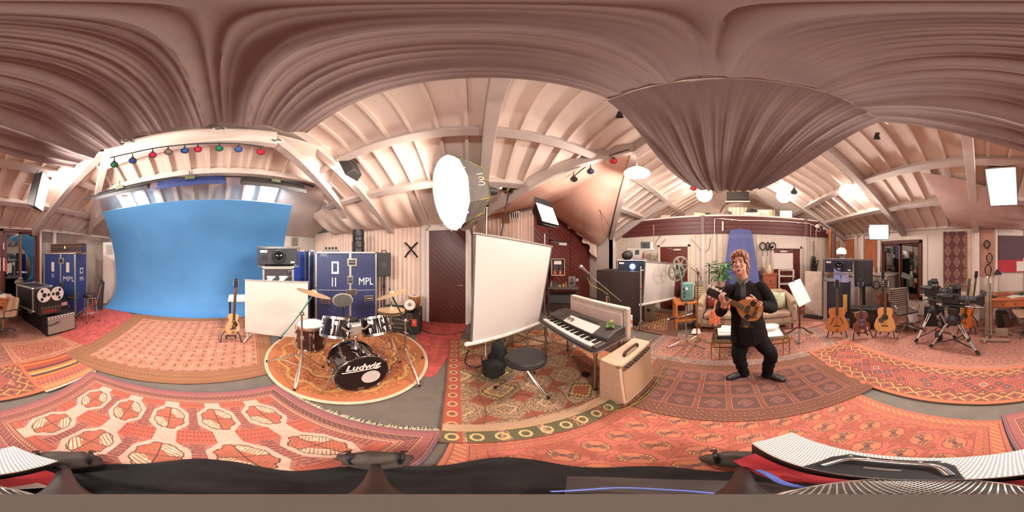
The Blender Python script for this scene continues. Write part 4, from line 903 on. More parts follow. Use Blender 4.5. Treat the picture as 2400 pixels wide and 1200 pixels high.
# ---------------------------------------------------------------- projector + its case
projm = mat('projector_body', '2c2a2e', .4, var=.1); projb = mat('projector_navy', '202638', .4, var=.1)
def projector(lab, px, py0, d, wpx, hpx, m=projm, on=False, rot=0):
    sl = math.hypot(d, 0); w = d*R(wpx*.15); h = d*R(hpx*.15); p = P(px, py0, d=d); t = T('projector', lab, 'projector', p, facing(px)+rot, 'big stage projectors')
    b = B(); b.bx(-w/2, w/2, .02, .5, .035, h-.02); b.o('body', m, t, 0, .02)
    M = rotm(90); r = h*.34; x = .02*w
    b = B(); b.lathe([(r*1.05, 0), (r*1.05, .03), (r*.92, .05), (r*.8, .05), (r*.76, .02), (r*.6, .0)], 32, (x, .03, h*.52), M); b.o('lens_ring', black, t)
    b = B(); b.ball((x, .03, h*.52), (r*.62, .035, r*.62), 20); ln = b.o('lens', mat('lens_lit', 'cfe4ff', .1, emit=6, ec='bcd8ff') if on else lens, t)
    if on: b = B(); b.lathe([(r*1.0, .0), (r*.95, .045), (r*.6, .02)], 28, (x, .02, h*.52), M); b.o('lens_glow_ring', mat('lens_blue', '2c4a7a', .2, emit=.4, ec='3c6ab0'), t)
    b = B(); b.bx(-w/2+.03, -w*.28, .012, .02, h*.72, h*.84); b.o('name_plate', paper, t, 0); b = B(); b.bx(w*.32, w*.42, .012, .02, h*.18, h*.26); b.o('status_plate', paper, t, 0)
    for k in range(7): b = B(); b.bx(-w*.44+k*.022, -w*.44+k*.022+.01, .012, .02, h*.3, h*.6); b.o('vent_slot', black, t, 0)
    for z in (0.0, h):
        for y in (0, .52): b = B(); b.cyl((-w/2-.03, y, z), (w/2+.03, y, z), .013, n=8); b.o('frame_rail', steel, t)
    for x in (-w/2-.03, w/2+.03):
        for y in (0, .52): b = B(); b.cyl((x, y, -.0), (x, y, h), .013, n=8); b.o('frame_post', dark, t)
    return t, w, h, p
t, w, h, p = projector('black stage projector in a tube frame on the flight case left of the drums', 652, 625, 3.45, 92, 46, projm)
cs = case('flight_case', 'grey flight case with label stickers under the projector by the drums', (p.x, p.y, 0), facing(652), .62, .55, p.z-.03, dark, alu, base=.1, tw=.045)
for x, mm in ((-.14, paper), (.12, paper)):
    for k in range(5): b = B(); b.bx(x-.1+.02*(k % 2), x-.1+.035*(k+1), -.006, 0, p.z-.36+k*.03, p.z-.34+k*.035); b.o('sticker', mm, cs, 0)
for z in (.1, .22): b = B(); b.lathe([(.05, -.01), (.05, .01), (.025, .012)], 16, (.25, -.015, p.z-z-.02), rotm(90)); b.o('round_latch', chrome, cs)
# blue cases behind the drums
def solid(name, lab, l, r, py0, py1, d0, d1, dep, m, **k):
    a, c = V((*P(l, 700, d=d0).xy, 0)), V((*P(r, 700, d=d1).xy, 0)); mid, rz, w = frm(a, c); h = P((l+r)/2, py1, d=(mid.xy).length).z
    return case(name, lab, mid, rz, w, dep, h, m, **k), w, h, rz, mid
t, w, h, rz, mid = solid('flight_case', 'wide navy flight case with the number II behind the drum kit', 741, 881, 0, 592, 3.72, 3.72, .75, blue_dk, base=.1)
tw_ = t; b = B(); b.bx(w*.07-.025, w*.07+.025, -.014, 0, .12, h); b.o('centre_trim', alu, t, 0, .003)
recess(t, w*.1, h-.22, .22, .18, 0, steel, grip=False); recess(t, w*.07, h-.62, .14, .2, 0, steel, grip=False); recess(t, w*.09, h-.9, .26, .14, 0, steel, grip=False); recess(t, -w*.34, .68, .22, .14); recess(t, w*.38, .74, .2, .14)
b = B(); b.bx(-w*.24, -w*.12, -.006, 0, h-.48, h-.2); b.o('label_card', paper, t, 0); b = B(); b.bx(-w*.215, -w*.145, -.01, 0, h-.43, h-.24); b.o('label_ink', blue_dk, t, 0)
[text('I', .3, stencil, t, (-w*.2+q, -.004, h-.68), (PI/2, 0, 0), sx=.7) for q in (-.035, .035)]; text('MPL', .24, stencil, t, (w*.33, -.004, h-.66), (PI/2, 0, 0), sx=.8); text('MPL', .1, mat('stencil_grey', '8f93a8', .7), t, (-w*.36, -.004, h-.06), (PI/2, 0, 0))
b = B(); b.bx(-w/2+.04, w/2-.04, -.004, 0, h-.86, h-.855); b.o('scuff_line', stencil, t, 0)
t2, w2_, h2, _, _ = solid('flight_case', 'bright blue flight case half hidden by the projector and the navy case', 676, 722, 0, 588, 4.6, 4.6, .5, mat('bright_blue', '2947a0', .45), base=.1)
t3, _, _, _, _ = solid('flight_case', 'narrow dark blue flight case standing behind the navy case', 725, 737, 0, 588, 4.05, 4.1, .3, blue_dk, base=.1)
Mt = MX.Translation(mid) @ MX.Rotation(rz, 4, 'Z')
mx_ = T('mixer', 'small grey mixing desk with black gear on the navy flight case', 'mixer', Mt @ V((-w*.28, .2, h+.02)), rz); b = B(); b.bx(-.16, .2, -.1, .18, 0, .06); b.o('body', mat('mixer_grey', '6e6862', .5), mx_, 0, .008); b = B()
for k in range(4): b = B(); b.ball((-.1+k*.08, .05, .09), (.03, .04, .035), 8); b.o('headphone_lump', black, mx_)
for q, (z, r, nm) in enumerate(((0, .15, 'lower'), (.27, .14, 'upper'))):
    dc = T('drum_bag', f'round black drum case with a handle, {nm} of the two on the navy flight case', 'drum case', Mt @ V((w*.22, .3, h+.02+z*1.02)), rz); b = B(); b.lathe([(r, 0), (r, .255), (r*.95, .265), (0, .265)], 28); b.o('shell', black, dc)
    b = B(); b.lathe([(r+.006, .18), (r+.006, .2), (r-.01, .2)], 28); b.o('rim', dark, dc); b = B(); b.tube(cat_rom([(-.06, -r, .13), (-.05, -r-.03, .1), (.05, -r-.03, .1), (.06, -r, .13)]), .01, 6); b.o('handle', rubber, dc)
for q in range(2): bx_ = T('drum_brush', 'black wire brush standing behind the round drum cases' if q else 'black stick bag standing beside the round drum cases', 'drum brush', Mt @ V((w*.13+q*.035, .2, h+.02)), rz); b = B(); b.cyl((0, 0, 0), (0, 0, .14), .012); b.cyl((0, 0, .14), (.02*q-.01, 0, .26), .006, .014, 6); b.o('handle', black, bx_)
# PA speaker on a stand
def pa(lab, px, py0, py1, d, wpx, base_z, cat='loudspeaker', logo=True):
    w = d*R(wpx*.15); p0 = P(px, py0, d=d); p1 = P(px, py1, d=d); h = p1.z-p0.z; t = T('loudspeaker', lab, cat, p0, facing(px)); b = B(); b.bx(-w/2, w/2, 0, w*.8, 0, h); b.o('cabinet', dark, t, 0, .02); b = B(); b.bx(-w/2+.03, w/2-.03, -.008, .01, .03, h-.03); b.o('grille', mat('grille_black', '2a2526', .6, scale=120, var=.3), t, 0, .004)
    if logo: b = B(); b.lathe([(w*.13, .0), (w*.13, .008), (w*.09, .01), (w*.09, .004)], 24, (0, -.006, h*.48), rotm(90)); b.o('badge_ring', mat('badge_grey', '6d675f', .5), t)
    return t, p0, w, h
t, p0, w, h = pa('black loudspeaker on a pole right of the navy flight case', 900, 648, 592, 3.75, 33, 0)
b = B(); b.tube([(-.06, .1, h), (-.05, .1, h+.05), (.05, .1, h+.05), (.06, .1, h)], .012); b.o('handle', black, t)
s_ = T('speaker_stand', 'black pole stand under the loudspeaker by the curtain', 'stand', (*P(900, 700, d=3.88).xy, 0), 0); b = B(); b.cyl((0, 0, .25), (0, 0, p0.z-.005), .02); b.o('pole', black, s_); b = B(); b.cyl((0, 0, .95), (0, 0, 1.03), .032); b.o('collar', black, s_)
for k in range(3): a = k*2*PI/3; b = B(); b.tube([(.02*cos(a), .02*sin(a), .4), (.12*cos(a), .12*sin(a), .012)], .011); b.o('leg', black, s_)
# crossed straps on the curtain
cx = P(964, 585, v=VB-.125); xs = T('crossed_bags', 'two black straps taped in an X on the pale curtain', 'straps', cx, 0)
for s_, r0 in ((1, 0), (-1, .012)): b = B(); b.tube(cat_rom([(-.17*s_, -r0, -.19), (-.07*s_, -r0-.01, -.07), (.06*s_, -r0, .08), (.17*s_, -r0, .18)]), [.022, .02, .018, .02, .022, .025, .022, .02, .018, .02, .022, .025, .02, .02, .022, .025, .02, .02, .018], 8); b.o('strap', blackc, xs)
# trunk with stencils and tabla
p0, p1 = P(892, 778), P(984, 786); mid, rz, w = frm(p0, p1); h = .52
tr = case('stencilled_trunk', 'black stencilled trunk with a red label under the tabla drums', mid, rz, w, .5, h, mat('trunk_black', '2c2a26', .6, bump=.15), black, base=.05, corner=True, tw=.02)
sm = mat('stencil_grey2', '9a9084', .8)
for k, s_ in enumerate(('M° CAR  ', 'PRODUCTIONS', '12-13 GREEK ST', 'LONDON W1')): text(s_, .075, sm, tr, (-w*.1, -.004, h-.16-k*.1), (PI/2, 0, 0), sx=.95)
b = B(); b.bx(w*.3, w*.42, -.006, 0, h-.3, h-.13); b.o('red_label', mat('label_orange', 'd84a2c', .6), tr, 0); text('Y', .1, paper, tr, (w*.36, -.007, h-.21), (PI/2, 0, 0)); recess(tr, w*.24, h-.08, .12, .14, 0, steel, grip=False)
Mt = MX.Translation(mid) @ MX.Rotation(rz, 4, 'Z')
skin = mat('drum_skin', 'e0d4c8', .6, var=.04); lac = mat('tabla_wood', '8a5236', .45)
def tabla(nm, lab, loc, M, r, hh, body):
    t = T(nm, lab, 'drum', loc, 0); b = B(); b.lathe([(r*.6, 0), (r*.95, hh*.35), (r*1.02, hh*.6), (r*.92, hh*.97)], 28, m=M); b.o('shell', body, t); b = B(); b.lathe([(r*.95, hh*.96), (r*.93, hh), (0, hh)], 28, m=M); h_ = b.o('head', skin, t); b = B(); b.lathe([(r*.98, hh*.93), (r*1.02, hh*.96), (r*.97, hh*1.0)], 28, m=M); b.o('hoop', mat('rope_tan', 'c49b6c', .8), t)
    b = B(); b.lathe([(r*.35, hh+.001), (r*.35, hh+.004), (0, hh+.004)], 20, m=M); b.o('black_spot', mat('spot_grey', '8a7c70', .6), h_)
    for k in range(12): a = k*PI/6; b = B(); b.tube([M @ V((r*1.03*cos(a), r*1.03*sin(a), hh*.95)), M @ V((r*1.06*cos(a+.15), r*1.06*sin(a+.15), hh*.55)), M @ V((r*.68*cos(a), r*.68*sin(a), .03))], .006, 5); b.o('strap', mat('rope_tan', 'c49b6c', .8), t)
tabla('tabla', 'tall wooden tabla standing on the stencilled trunk', Mt @ V((w*.32, .32, h+.02)), rotm(0), .13, .3, lac)
tabla('tabla', 'small tabla tipped forward on the stencilled trunk showing its white skin', Mt @ V((w*.22, .2, h+.09)), rotm(62, 0, 20), .12, .2, mat('tabla_light', 'b5794a', .45))
# ================================================================ DRUM KIT
drumb = mat('drum_wrap', '1a0f10', .12, var=.2, coat=1); oxb = mat('drum_wrap_wood', '3a1a14', .18, var=.15, coat=.6)
cym = mat('cymbal_bronze', 'd8b088', .35, .55, var=.12, scale=25, stretch=(1, 1, 1))
headc = mat('drum_head', 'dcd2c8', .5, var=.03)
def drum(t, M, r, dep, wrap, nl, front=None, hoopw=.03, hoopm=chrome, lug=True):
    b = B(); b.lathe([(r, 0), (r, dep)], 40, m=M); b.o('shell', wrap, t)
    for z, nm in ((0, 'bottom'), (dep, 'top')):
        b = B(); s = 1 if z else -1
        b.lathe([(r+.004, z-s*hoopw), (r+.012, z-s*hoopw), (r+.012, z+s*.006), (r-.012, z+s*.008), (r-.014, z)], 40, m=M); b.o('hoop', hoopm, t)
        b = B(); b.lathe([(r-.012, z+s*.002), (0, z+s*.003)], 40, m=M); b.o('head', (front if (z == 0 and front) else headc), t)
    src = None
    if lug:
        for k in range(nl):
            a = 2*PI*k/nl+.2
            for z in (dep*.3, dep*.7):
                b = B(); b.ball((0, 0, 0), (.012, .018, .034), 8); b.cyl((.012, 0, -.03), (.012, 0, .03), .01, n=6)
                b.v = [tuple(M @ (MX.Rotation(a, 4, 'Z') @ (V(p)+V((r+.006, 0, z))))) for p in b.v]; l = b.o('lug', chrome, t)
                e = (-.0 if z < dep/2 else dep); b = B(); b.cyl(M @ MX.Rotation(a, 4, 'Z') @ V((r+.016, 0, z)), M @ MX.Rotation(a, 4, 'Z') @ V((r+.016, 0, e)), .004, n=6); b.o('tension_rod', chrome, l)
# bass drum: front head turned towards the camera
aF = R((850-X0)*.15); cF = V((sin(aF)*1.57, cos(aF)*1.57, .32)); cBk = V((sin(R(-43))*1.99, cos(R(-43))*1.99, .32))
ax = (cBk-cF).normalized(); Q = ax.to_track_quat('Z', 'Y').to_matrix().to_4x4()
bd = T('bass_drum', 'black bass drum lying on its side with white logo lettering and a round port', 'drum', (cF.x, cF.y, .036), 0)
Mb = MX.Translation((0, 0, .285)) @ Q
fronth = mat('bass_head', '211213', .6, var=.1); fronth.node_tree.nodes['Principled BSDF'].inputs['Specular IOR Level'].default_value = .25
drum(bd, Mb, .27, .42, drumb, 8, fronth, .04, mat('black_hoop', '161112', .2, coat=1), True)
for z in (-.005, .425): b = B(); b.lathe([(.283, z-.004), (.287, z), (.283, z+.004)], 48, m=Mb); b.o('hoop_inlay', chrome, bd)
rzf = math.atan2(-ax.x, ax.y); 
text('Ludwig', .118, paper, bd, Mb.to_translation()-ax*.014+V((0, 0, .135)), (PI/2, R(3), rzf), shear=.25, sx=1.05, ext=.002, bold=.003)
ba = V((cos(rzf), sin(rzf), 0)); b = B(); b.bar(Mb.to_translation()-ax*.014+V((0, 0, .083))-ba*.21, Mb.to_translation()-ax*.014+V((0, 0, .083))+ba*.19, .004, .012); b.o('logo_underline', paper, bd, 0)
b = B(); b.lathe([(.1, -.004), (.1, -.012), (0, -.012)], 36, ba*.085+V((0, 0, -.06)), Mb); b.o('port_patch', mat('port_white', 'd5c8c2', .5, var=.03), bd)
b = B(); b.lathe([(.024, -.004), (.024, -.01), (0, -.01)], 20, ba*(-.02)+V((0, 0, -.235)), MX.Translation((0, 0, .285)) @ Q @ MX.Diagonal((1.6, .7, 1, 1))); b.o('maker_badge', steel, bd)
for k in range(8):
    a = 2*PI*k/8+.2; c = Mb @ V((.3*cos(a), .3*sin(a), .0)); b = B(); b.box(c, (.03, .03, .02), rzf); b.cyl(c, Mb @ V((.3*cos(a), .3*sin(a), .1)), .006, n=6); b.o('claw', chrome, bd, 30, .003)
for s_ in (-1, 1): b = B(); b.tube([Mb @ V((0, 0, .12))+ba*s_*.27+V((0, 0, -.02)), Mb @ V((0, 0, .02))+ba*s_*.4+V((0, 0, -.277))], .01); b.o('spur', chrome, bd)
b = B(); b.box(Mb.to_translation()+ax*.2+V((0, 0, .29)), (.09, .07, .02), rzf+.7); b.cyl(Mb.to_translation()+ax*.2+V((0, 0, .27)), Mb.to_translation()+ax*.2+V((0, 0, .5)), .016); b.cyl(Mb.to_translation()+ax*.2+V((0, 0, .42)), Mb.to_translation()+ax*.2+V((0, 0, .46)), .026); b.o('tom_post', chrome, bd, 30, .003)
b = B(); b.box(Mb.to_translation()+ax*.2+V((0, 0, .56)), (.12, .09, .14), rzf); b.o('tom_bracket', mat('bracket_bright', 'd9d4cf', .25, .8, var=0), bd, 0, .02)
for s_ in (-1, 1): b = B(); b.tube(cat_rom([Mb.to_translation()+ax*.2+V((0, 0, .56)), Mb.to_translation()+ax*.18+ba*s_*.09+V((0, 0, .55)), Mb.to_translation()+ax*.2+ba*s_*.16+V((0, 0, .6))]), .012); b.o('tom_arm', chrome, bd)
# toms
def tom(lab, px, py, d, r, dep, tilt, lean, wrap=drumb, nl=6):
    p = P(px, py, d=d); t = T('rack_tom', lab, 'drum', p, facing(px)); M = rotm(tilt, lean, 0) @ MX.Translation((0, 0, -dep/2)); drum(t, M, r, dep, wrap, nl, None, .025)
    b = B(); b.box(M @ V((-.02, -r-.004, dep*.72)), (.035, .006, .045), 0, rotm(tilt, lean, 0)); b.o('badge', paper, t, 0, .002); return t
tom('glossy black rack tom on the left above the bass drum', 789, 768, 1.9, .165, .25, -24, 8)
tom('glossy black rack tom on the right above the bass drum', 880, 764, 1.95, .155, .23, -24, -12)
p = P(728, 787, d=2.3); ft = T('floor_tom', 'dark floor tom with a white head left of the rack toms', 'drum', (p.x, p.y, .036), facing(728)); drum(ft, MX.Translation((0, 0, .27)), .2, .4, oxb, 8)
b = B(); b.box((.0, -.204, .58), (.035, .006, .045)); b.o('badge', mat('badge_pale', 'c9a48c', .5), ft, 0)
for k in range(3): a = k*2*PI/3+.5; b = B(); b.tube([(.22*cos(a), .22*sin(a), .62), (.22*cos(a), .22*sin(a), .14), (.25*cos(a), .25*sin(a), .0)], .008); b.o('leg', chrome, ft)
# cymbals and stands
def cymbal(lab, px, py, d, r, M, name='cymbal', s=1):
    p = P(px, py, d=d); t = T(name, lab, 'cymbal', p, facing(px)); b = B(); b.lathe([(r, 0), (r*.6, .012), (r*.22, .02), (r*.2, .026), (r*.13, .045), (.012, .05), (.012, .046), (r*.2, .022), (r*.6, .008), (r, -.003)], 48, m=M); b.o('bronze', cym, t, 50); b = B(); b.cyl(M @ V((0, 0, .03)), M @ V((0, 0, .085)), .01); b.o('wing_nut', black, t); return p
def stand(lab, base, top, feet, boom=None, name='cymbal_stand'):
    base, top = V(base), V(top); t = T(name, lab, 'stand', (base.x, base.y, base.z)); o = V((base.x, base.y, base.z))
    m = V((top.x, top.y, (top.z-base.z)*.55+base.z)); 
    if boom:
        k = V(boom[0]); b = B(); b.cyl((0, 0, .14), k-o, .013); b.o('column', chrome, t); b = B(); b.cyl(V(boom[1])-o, top-o, .011); b.o('boom_arm', mat('green_steel', '5a7a6a', .3, .9), t); b = B(); b.ball(k-o, .032, 10); b.cyl(k-o-V((.05, 0, 0)), k-o+V((.05, 0, 0)), .01); b.o('boom_joint', chrome, t); b = B(); b.cyl(V(boom[1])-o, V(boom[1])-o+V((0, 0, -.02)), .018); b.o('counter_tip', rubber, t)
    else: b = B(); b.cyl((0, 0, .14), top-o, .012); b.o('column', chrome, t)
    for z in (.34, .62): b = B(); b.cyl((0, 0, z-.02), (0, 0, z+.02), .022); b.cyl((0, 0, z), (.05, 0, z), .007); b.o('collar', chrome, t)
    for f in feet:
        f = V(f)-o; n = f.cross(V((0, 0, 1))).normalized()*.014
        for s_ in (-1, 1): b = B(); b.tube([(0, 0, .38), f*.72+V((0, 0, .12))+n*s_, f+V((0, 0, .006))], .006, 6); b.o('leg', chrome, t)
        b = B(); b.cyl((0, 0, .14), f*.62+V((0, 0, .16)), .005, n=6); b.o('leg_strut', chrome, t); b = B(); b.cyl(f-V((0, 0, .0)), f+V((0, 0, .03)), .013); b.o('foot', rubber, t)
    return t
ZR_ = .034
c1 = P(735, 688, d=1.95); M1 = rotm(-5, 17); cymbal('crash cymbal tilted down to the right above the white board', 735, 688, 1.95, .215, M1)
bs = V((*P(708, 880, d=1.93).xy, ZR_)); stand('chrome boom stand holding the left crash cymbal', bs, c1-V((0, 0, .01)), [P(690, 915, ZR_), P(625, 848, ZR_), P(757, 862, ZR_)], (P(707, 735, d=1.93), P(657, 790, d=1.8)))
c2 = P(918, 690, d=2.05); cymbal('crash cymbal tilted down to the left in front of the tabla', 918, 690, 2.05, .2, rotm(-5, -20))
bs = V((*P(950, 862, d=2.08).xy, ZR_)); stand('chrome boom stand at the right of the drum kit', bs, c2-V((0, 0, .01)), [P(983, 906, ZR_), P(990, 840, ZR_), P(905, 850, ZR_)], (P(950, 752, d=2.08), P(966, 780, d=2.12)))
hp = P(917, 727, d=2.4); cymbal('upper hi-hat cymbal beside the right rack tom', 917, 726, 2.4, .2, rotm(-4)); 
p = P(917, 731, d=2.4); t = T('cymbal', 'lower hi-hat cymbal facing up under its partner', 'cymbal', p, facing(917)); b = B(); b.lathe([(.2, .004), (.12, -.006), (.04, -.012), (.012, -.03), (.012, -.02), (.12, .002)], 40); b.o('bronze', cym, t)
bs = V((*P(917, 838, d=2.4).xy, ZR_)); stand('chrome hi-hat stand with a pedal', bs, hp+V((0, 0, .14)), [bs+V((.2, -.12, 0)), bs+V((-.2, -.1, 0)), bs+V((.02, .25, 0))], None, 'hi_hat_stand')
# drummer stool with back
p = P(812, 770, d=2.75); ds = T('drum_stool', 'black drum stool with a small oval backrest behind the toms', 'stool', (p.x, p.y, .035), facing(812)+.15)
b = B(); b.lathe([(0, .5), (.16, .5), (.18, .53), (.17, .575), (0, .585)], 28, m=MX.Diagonal((1.1, .9, 1, 1))); b.o('seat', mat('vinyl_dk', '2b2826', .35), ds)
M = rotm(80); b = B(); b.lathe([(0, -.03), (.13, -.03), (.15, 0), (.13, .03), (0, .03)], 28, (-.04, .19, .87), M @ MX.Diagonal((1.25, .85, 1, 1))); b.o('backrest', mat('vinyl_back', '4a4440', .35), ds); b = B(); b.lathe([(.13, -.032), (.155, 0), (.13, .032)], 28, (-.04, .19, .87), M @ MX.Diagonal((1.25, .85, 1, 1))); b.o('backrest_piping', mat('piping', '8b8276', .4), ds)
b = B(); b.tube([(0, .02, .49), (-.02, .17, .5), (-.04, .21, .85)], .014); b.o('back_post', black, ds); b = B(); b.cyl((0, 0, .18), (0, 0, .5), .02); b.o('column', chrome, ds)
for k in range(3): a = k*2*PI/3; b = B(); b.tube([(0, 0, .4), (.25*cos(a), .25*sin(a), .01)], .01); b.o('leg', chrome, ds)
# ================================================================ SOFTBOX, LED PANEL, SCREEN
sbc = P(1050, 452, d=2.35); nrm = V((-.84, -.5, -.24)).normalized(); Qs = nrm.to_track_quat('Z', 'Y').to_matrix().to_4x4()
glow = mat('softbox_face', 'fff0e2', .8, var=0, emit=4.0, ec='fff0e0')
sb = T('softbox', 'large round glowing softbox on a stand beside the dark planked door', 'studio light', sbc, 0)
b = B(); b.lathe([(0, .0), (.3, .012), (.58, 0), (.58, -.012), (0, -.012)], 48, m=Qs); b.o('diffuser', glow, sb)
b = B(); b.lathe([(.6, .01), (.6, -.06), (.47, -.36), (.1, -.68), (.08, -.68), (.45, -.34), (.58, -.05)], 12, m=Qs); b.o('reflector_cloth', mat('softbox_grey', '6f675f', .7), sb, 0)
for k in range(12): a = k*PI/6; b = B(); b.tube([Qs @ V((.605*cos(a), .605*sin(a), .0)), Qs @ V((.48*cos(a), .48*sin(a), -.365)), Qs @ V((.11*cos(a), .11*sin(a), -.69))], .006, 5); b.o('rib', mat('rib_yellow', 'b9a52e', .5), sb); b = B(); b.ball(Qs @ V((.6*cos(a+.26), .6*sin(a+.26), .012)), .014, 6); b.o('rim_clip', steel, sb)
text('100', .14, paper, sb, Qs @ V((.55, .0, -.2)), (Qs @ rotm(0, 66, 0) @ rotm(0, 0, 90) @ rotm(0, 180, 0)).to_euler())
b = B(); b.cyl(Qs @ V((0, 0, -.67)), Qs @ V((0, 0, -.9)), .08, .07, 14); b.o('lamp_head', dark, sb)
p = P(1140, 455, d=2.75); o = V(sbc); b = B(); b.cyl(Qs @ V((0, 0, -.8)), V((p.x, p.y, p.z))-o, .014); b.o('yoke', black, sb); b = B(); b.cyl((p.x-o.x, p.y-o.y, 2.62-o.z), (p.x-o.x, p.y-o.y, .15-o.z), .016); b.o('pole', steel, sb); b = B(); b.ball((p.x-o.x, p.y-o.y, 2.62-o.z), .05, 10); b.o('grip_head', black, sb)
for k in range(3): a = k*2*PI/3+.4; b = B(); b.tube([(p.x-o.x, p.y-o.y, .6-o.z), (p.x-o.x+.4*cos(a), p.y-o.y+.4*sin(a), .04-o.z)], .012); b.o('leg', steel, sb)
area(sbc+nrm*.03, sbc+nrm*2, 1.1, 1.1, LIGHTS.get('soft', 60), (1, .92, .84), sb, 160, True)
# open face lamp on its own grip with a cable
p = P(1188, 440, d=2.9); t = T('fresnel_lamp', 'yellow green and black lamp head aimed at the ceiling beside the softbox', 'studio light', p, facing(1188)); M = rotm(0, -80, 25); b = B(); b.lathe([(0, -.09), (.06, -.09), (.075, 0), (.07, .1), (.06, .1)], 20, m=M); b.o('body', black, t); b = B(); b.lathe([(.078, -.03), (.085, -.02), (.085, .0), (.076, .01)], 20, m=M); b.o('yellow_band', mat('lamp_yellow', 'a89c30', .5), t)
b = B(); b.tube(cat_rom([(.05, 0, -.03), (.1, .0, -.08), (.03, .02, -.13), (.0, .0, -.3), (-.1, .06, -.9), (-.14, .1, -1.2)]), .012, 6); b.o('cable', black, t); b = B(); b.lathe([(.062, .1), (.06, .104), (0, .104)], 18, m=M); b.o('hot_face', mat('hot_face', 'fff0dd', .5, emit=9, var=0), t); b = B(); b.bar((-.28, .02, -.02), (.02, .02, -.02), .02, .02); b.o('grip_arm', steel, t)
bulb(P(1176, 425, d=2.75), LIGHTS.get('fres', 26), .05, WARM, t)
# LED panel on a red pole
lp = P(1275, 508, d=3.15); t = T('led_panel', 'black octagonal light box with a glowing front on a red pole', 'studio light', lp, facing(1275)+R(50)); M = rotm(-22)
w, h = .52, .44
fr_ = [(-w/2, -h/2), (w/2, -h/2), (w/2, h/2), (-w/2, h/2)]
b = B(); b.add([M @ V((x, -.1, z)) for x, z in fr_]+[M @ V((x*.7, .1, z*.75)) for x, z in fr_], [(4, 5, 6, 7), (0, 1, 5, 4), (1, 2, 6, 5), (2, 3, 7, 6), (3, 0, 4, 7), (3, 2, 1, 0)]); b.o('housing', black, t, 0, .02)
b = B(); b.box(M @ V((0, -.105, 0)), (w*.92, .01, h*.92), 0, M); b.o('light_face', mat('panel_face', 'fff4e8', .6, emit=3.2, var=0), t, 0)
for k in range(1, 3): b = B(); b.box(M @ V((0, -.113, -h/2+h*k/3)), (w*.92, .004, .008), 0, M); b.o('egg_crate_bar', steel, t, 0)
b = B(); b.box(M @ V((0, -.1, h/2+.06)), (w, .01, .12), 0, M @ rotm(40)); b.o('barn_door', black, t, 0); b = B(); b.box(M @ V((0, -.1, -h/2-.05)), (w, .01, .1), 0, M @ rotm(-40)); b.o('barn_door', black, t, 0)
b = B(); b.tube(cat_rom([(-.2, .02, .02), (-.2, .02, -.2), (-.1, .02, -.28), (.0, .0, -.28), (.02, 0, -.36), (.02, 0, -.5)]), .013); b.o('red_yoke', mat('pole_red', 'a02a2c', .4), t); b = B(); b.cyl((.02, 0, -.3), (.02, 0, -lp.z+.05), .014); b.o('pole', steel, t)
for k in range(3): a = k*2*PI/3; b = B(); b.tube([(.02, 0, .5-lp.z), (.02+.35*cos(a), .35*sin(a), .04-lp.z)], .011); b.o('leg', steel, t)
area(lp+V((0, 0, 0)), lp+(MX.Rotation(facing(1275)+R(50), 4, 'Z') @ M @ V((0, -1, 0)))*1, .34, .28, LIGHTS.get('led', 12), WARM, None)
# projection screen
screenm = mat('screen_white', 'cabdb3', .65, var=.015, scale=2)
def screen(name, lab, tl, tr, br, bl, case_side='bottom', stand=True, frame=.025):
    tl, tr, br, bl = map(V, (tl, tr, br, bl)); mid = (tl+tr)/2; g = V((mid.x, mid.y, 0)); t = T(name, lab, 'projection screen', g)
    n = (tr-tl).cross(bl-tl).normalized(); n = -n if n.dot(mid-V((0, 0, H))) > 0 else n
    b = B(); b.sheet(lambda i, j: tl.lerp(tr, i).lerp(bl.lerp(br, i), j)-g+n*.015*sin(PI*i)*sin(PI*j), 10, 8, .004); b.o('fabric', screenm, t, 60)
    dark_e = mat('screen_border', '57504c', .6)
    for a, c in ((tl, bl), (tr, br)): b = B(); b.bar(a-g+n*.004, c-g+n*.004, .03, .008, n); b.o('black_border', dark_e, t, 0)
    b = B(); b.bar(tl-g-(tr-tl).normalized()*.03, tr-g+(tr-tl).normalized()*.02, .03, .03); b.o('top_bar', mat('bar_grey', '8f857c', .4, .4), t, 0, .006)
    dv = (br-bl).normalized(); b = B(); b.cyl(bl-g-dv*.06, br-g+dv*.03, .034, n=14); b.o('roller_case', mat('roller_white', 'd2c6bc', .4), t); 
    for p_ in (bl-g-dv*.06, br-g+dv*.03): b = B(); b.ball(p_, .035, 10); b.o('end_cap', paper, t)
    if stand:
        c = ((tl+tr)/2-g)-n*.2; b = B(); b.cyl((c.x, c.y, tl.z*.5+tr.z*.5), (c.x, c.y, .12), .016); b.o('pole', steel, t)
        e = (tr-tl).normalized()
        for dx, dy in ((-.62, .25), (.62, .25), (0, -.5)): b = B(); b.bar((c.x, c.y, .4), (c.x+e.x*dx+n.x*dy, c.y+e.y*dx+n.y*dy, .04), .03, .014); b.o('leg', steel, t, 0, .004)
    return t
screen('projection_screen', 'large blank white projection screen on a tripod behind the black stool', P(1113, 547, d=2.02), P(1293, 578, d=2.95), P(1262, 757, d=2.92), P(1104, 805, d=2.0))
# poster of four figures on the porch curtain
p = P(1206, 504, d=4.6); t = T('poster', 'small poster of four dark figures on the porch curtain', 'poster', p, facing(1206)); b = B(); b.box((0, 0, 0), (.28, .01, .24)); b.o('sheet', paper, t, 0)
for k in range(4):
    b = B(); x = -.09+k*.06; b.box((x, -.008, -.02), (.035, .004, .12)); b.ball((x, -.008, .062), (.016, .003, .02), 8); b.box((x-.008, -.008, -.095), (.012, .004, .05)); b.box((x+.01, -.008, -.095), (.012, .004, .05)); b.o('figure', black, t, 0)
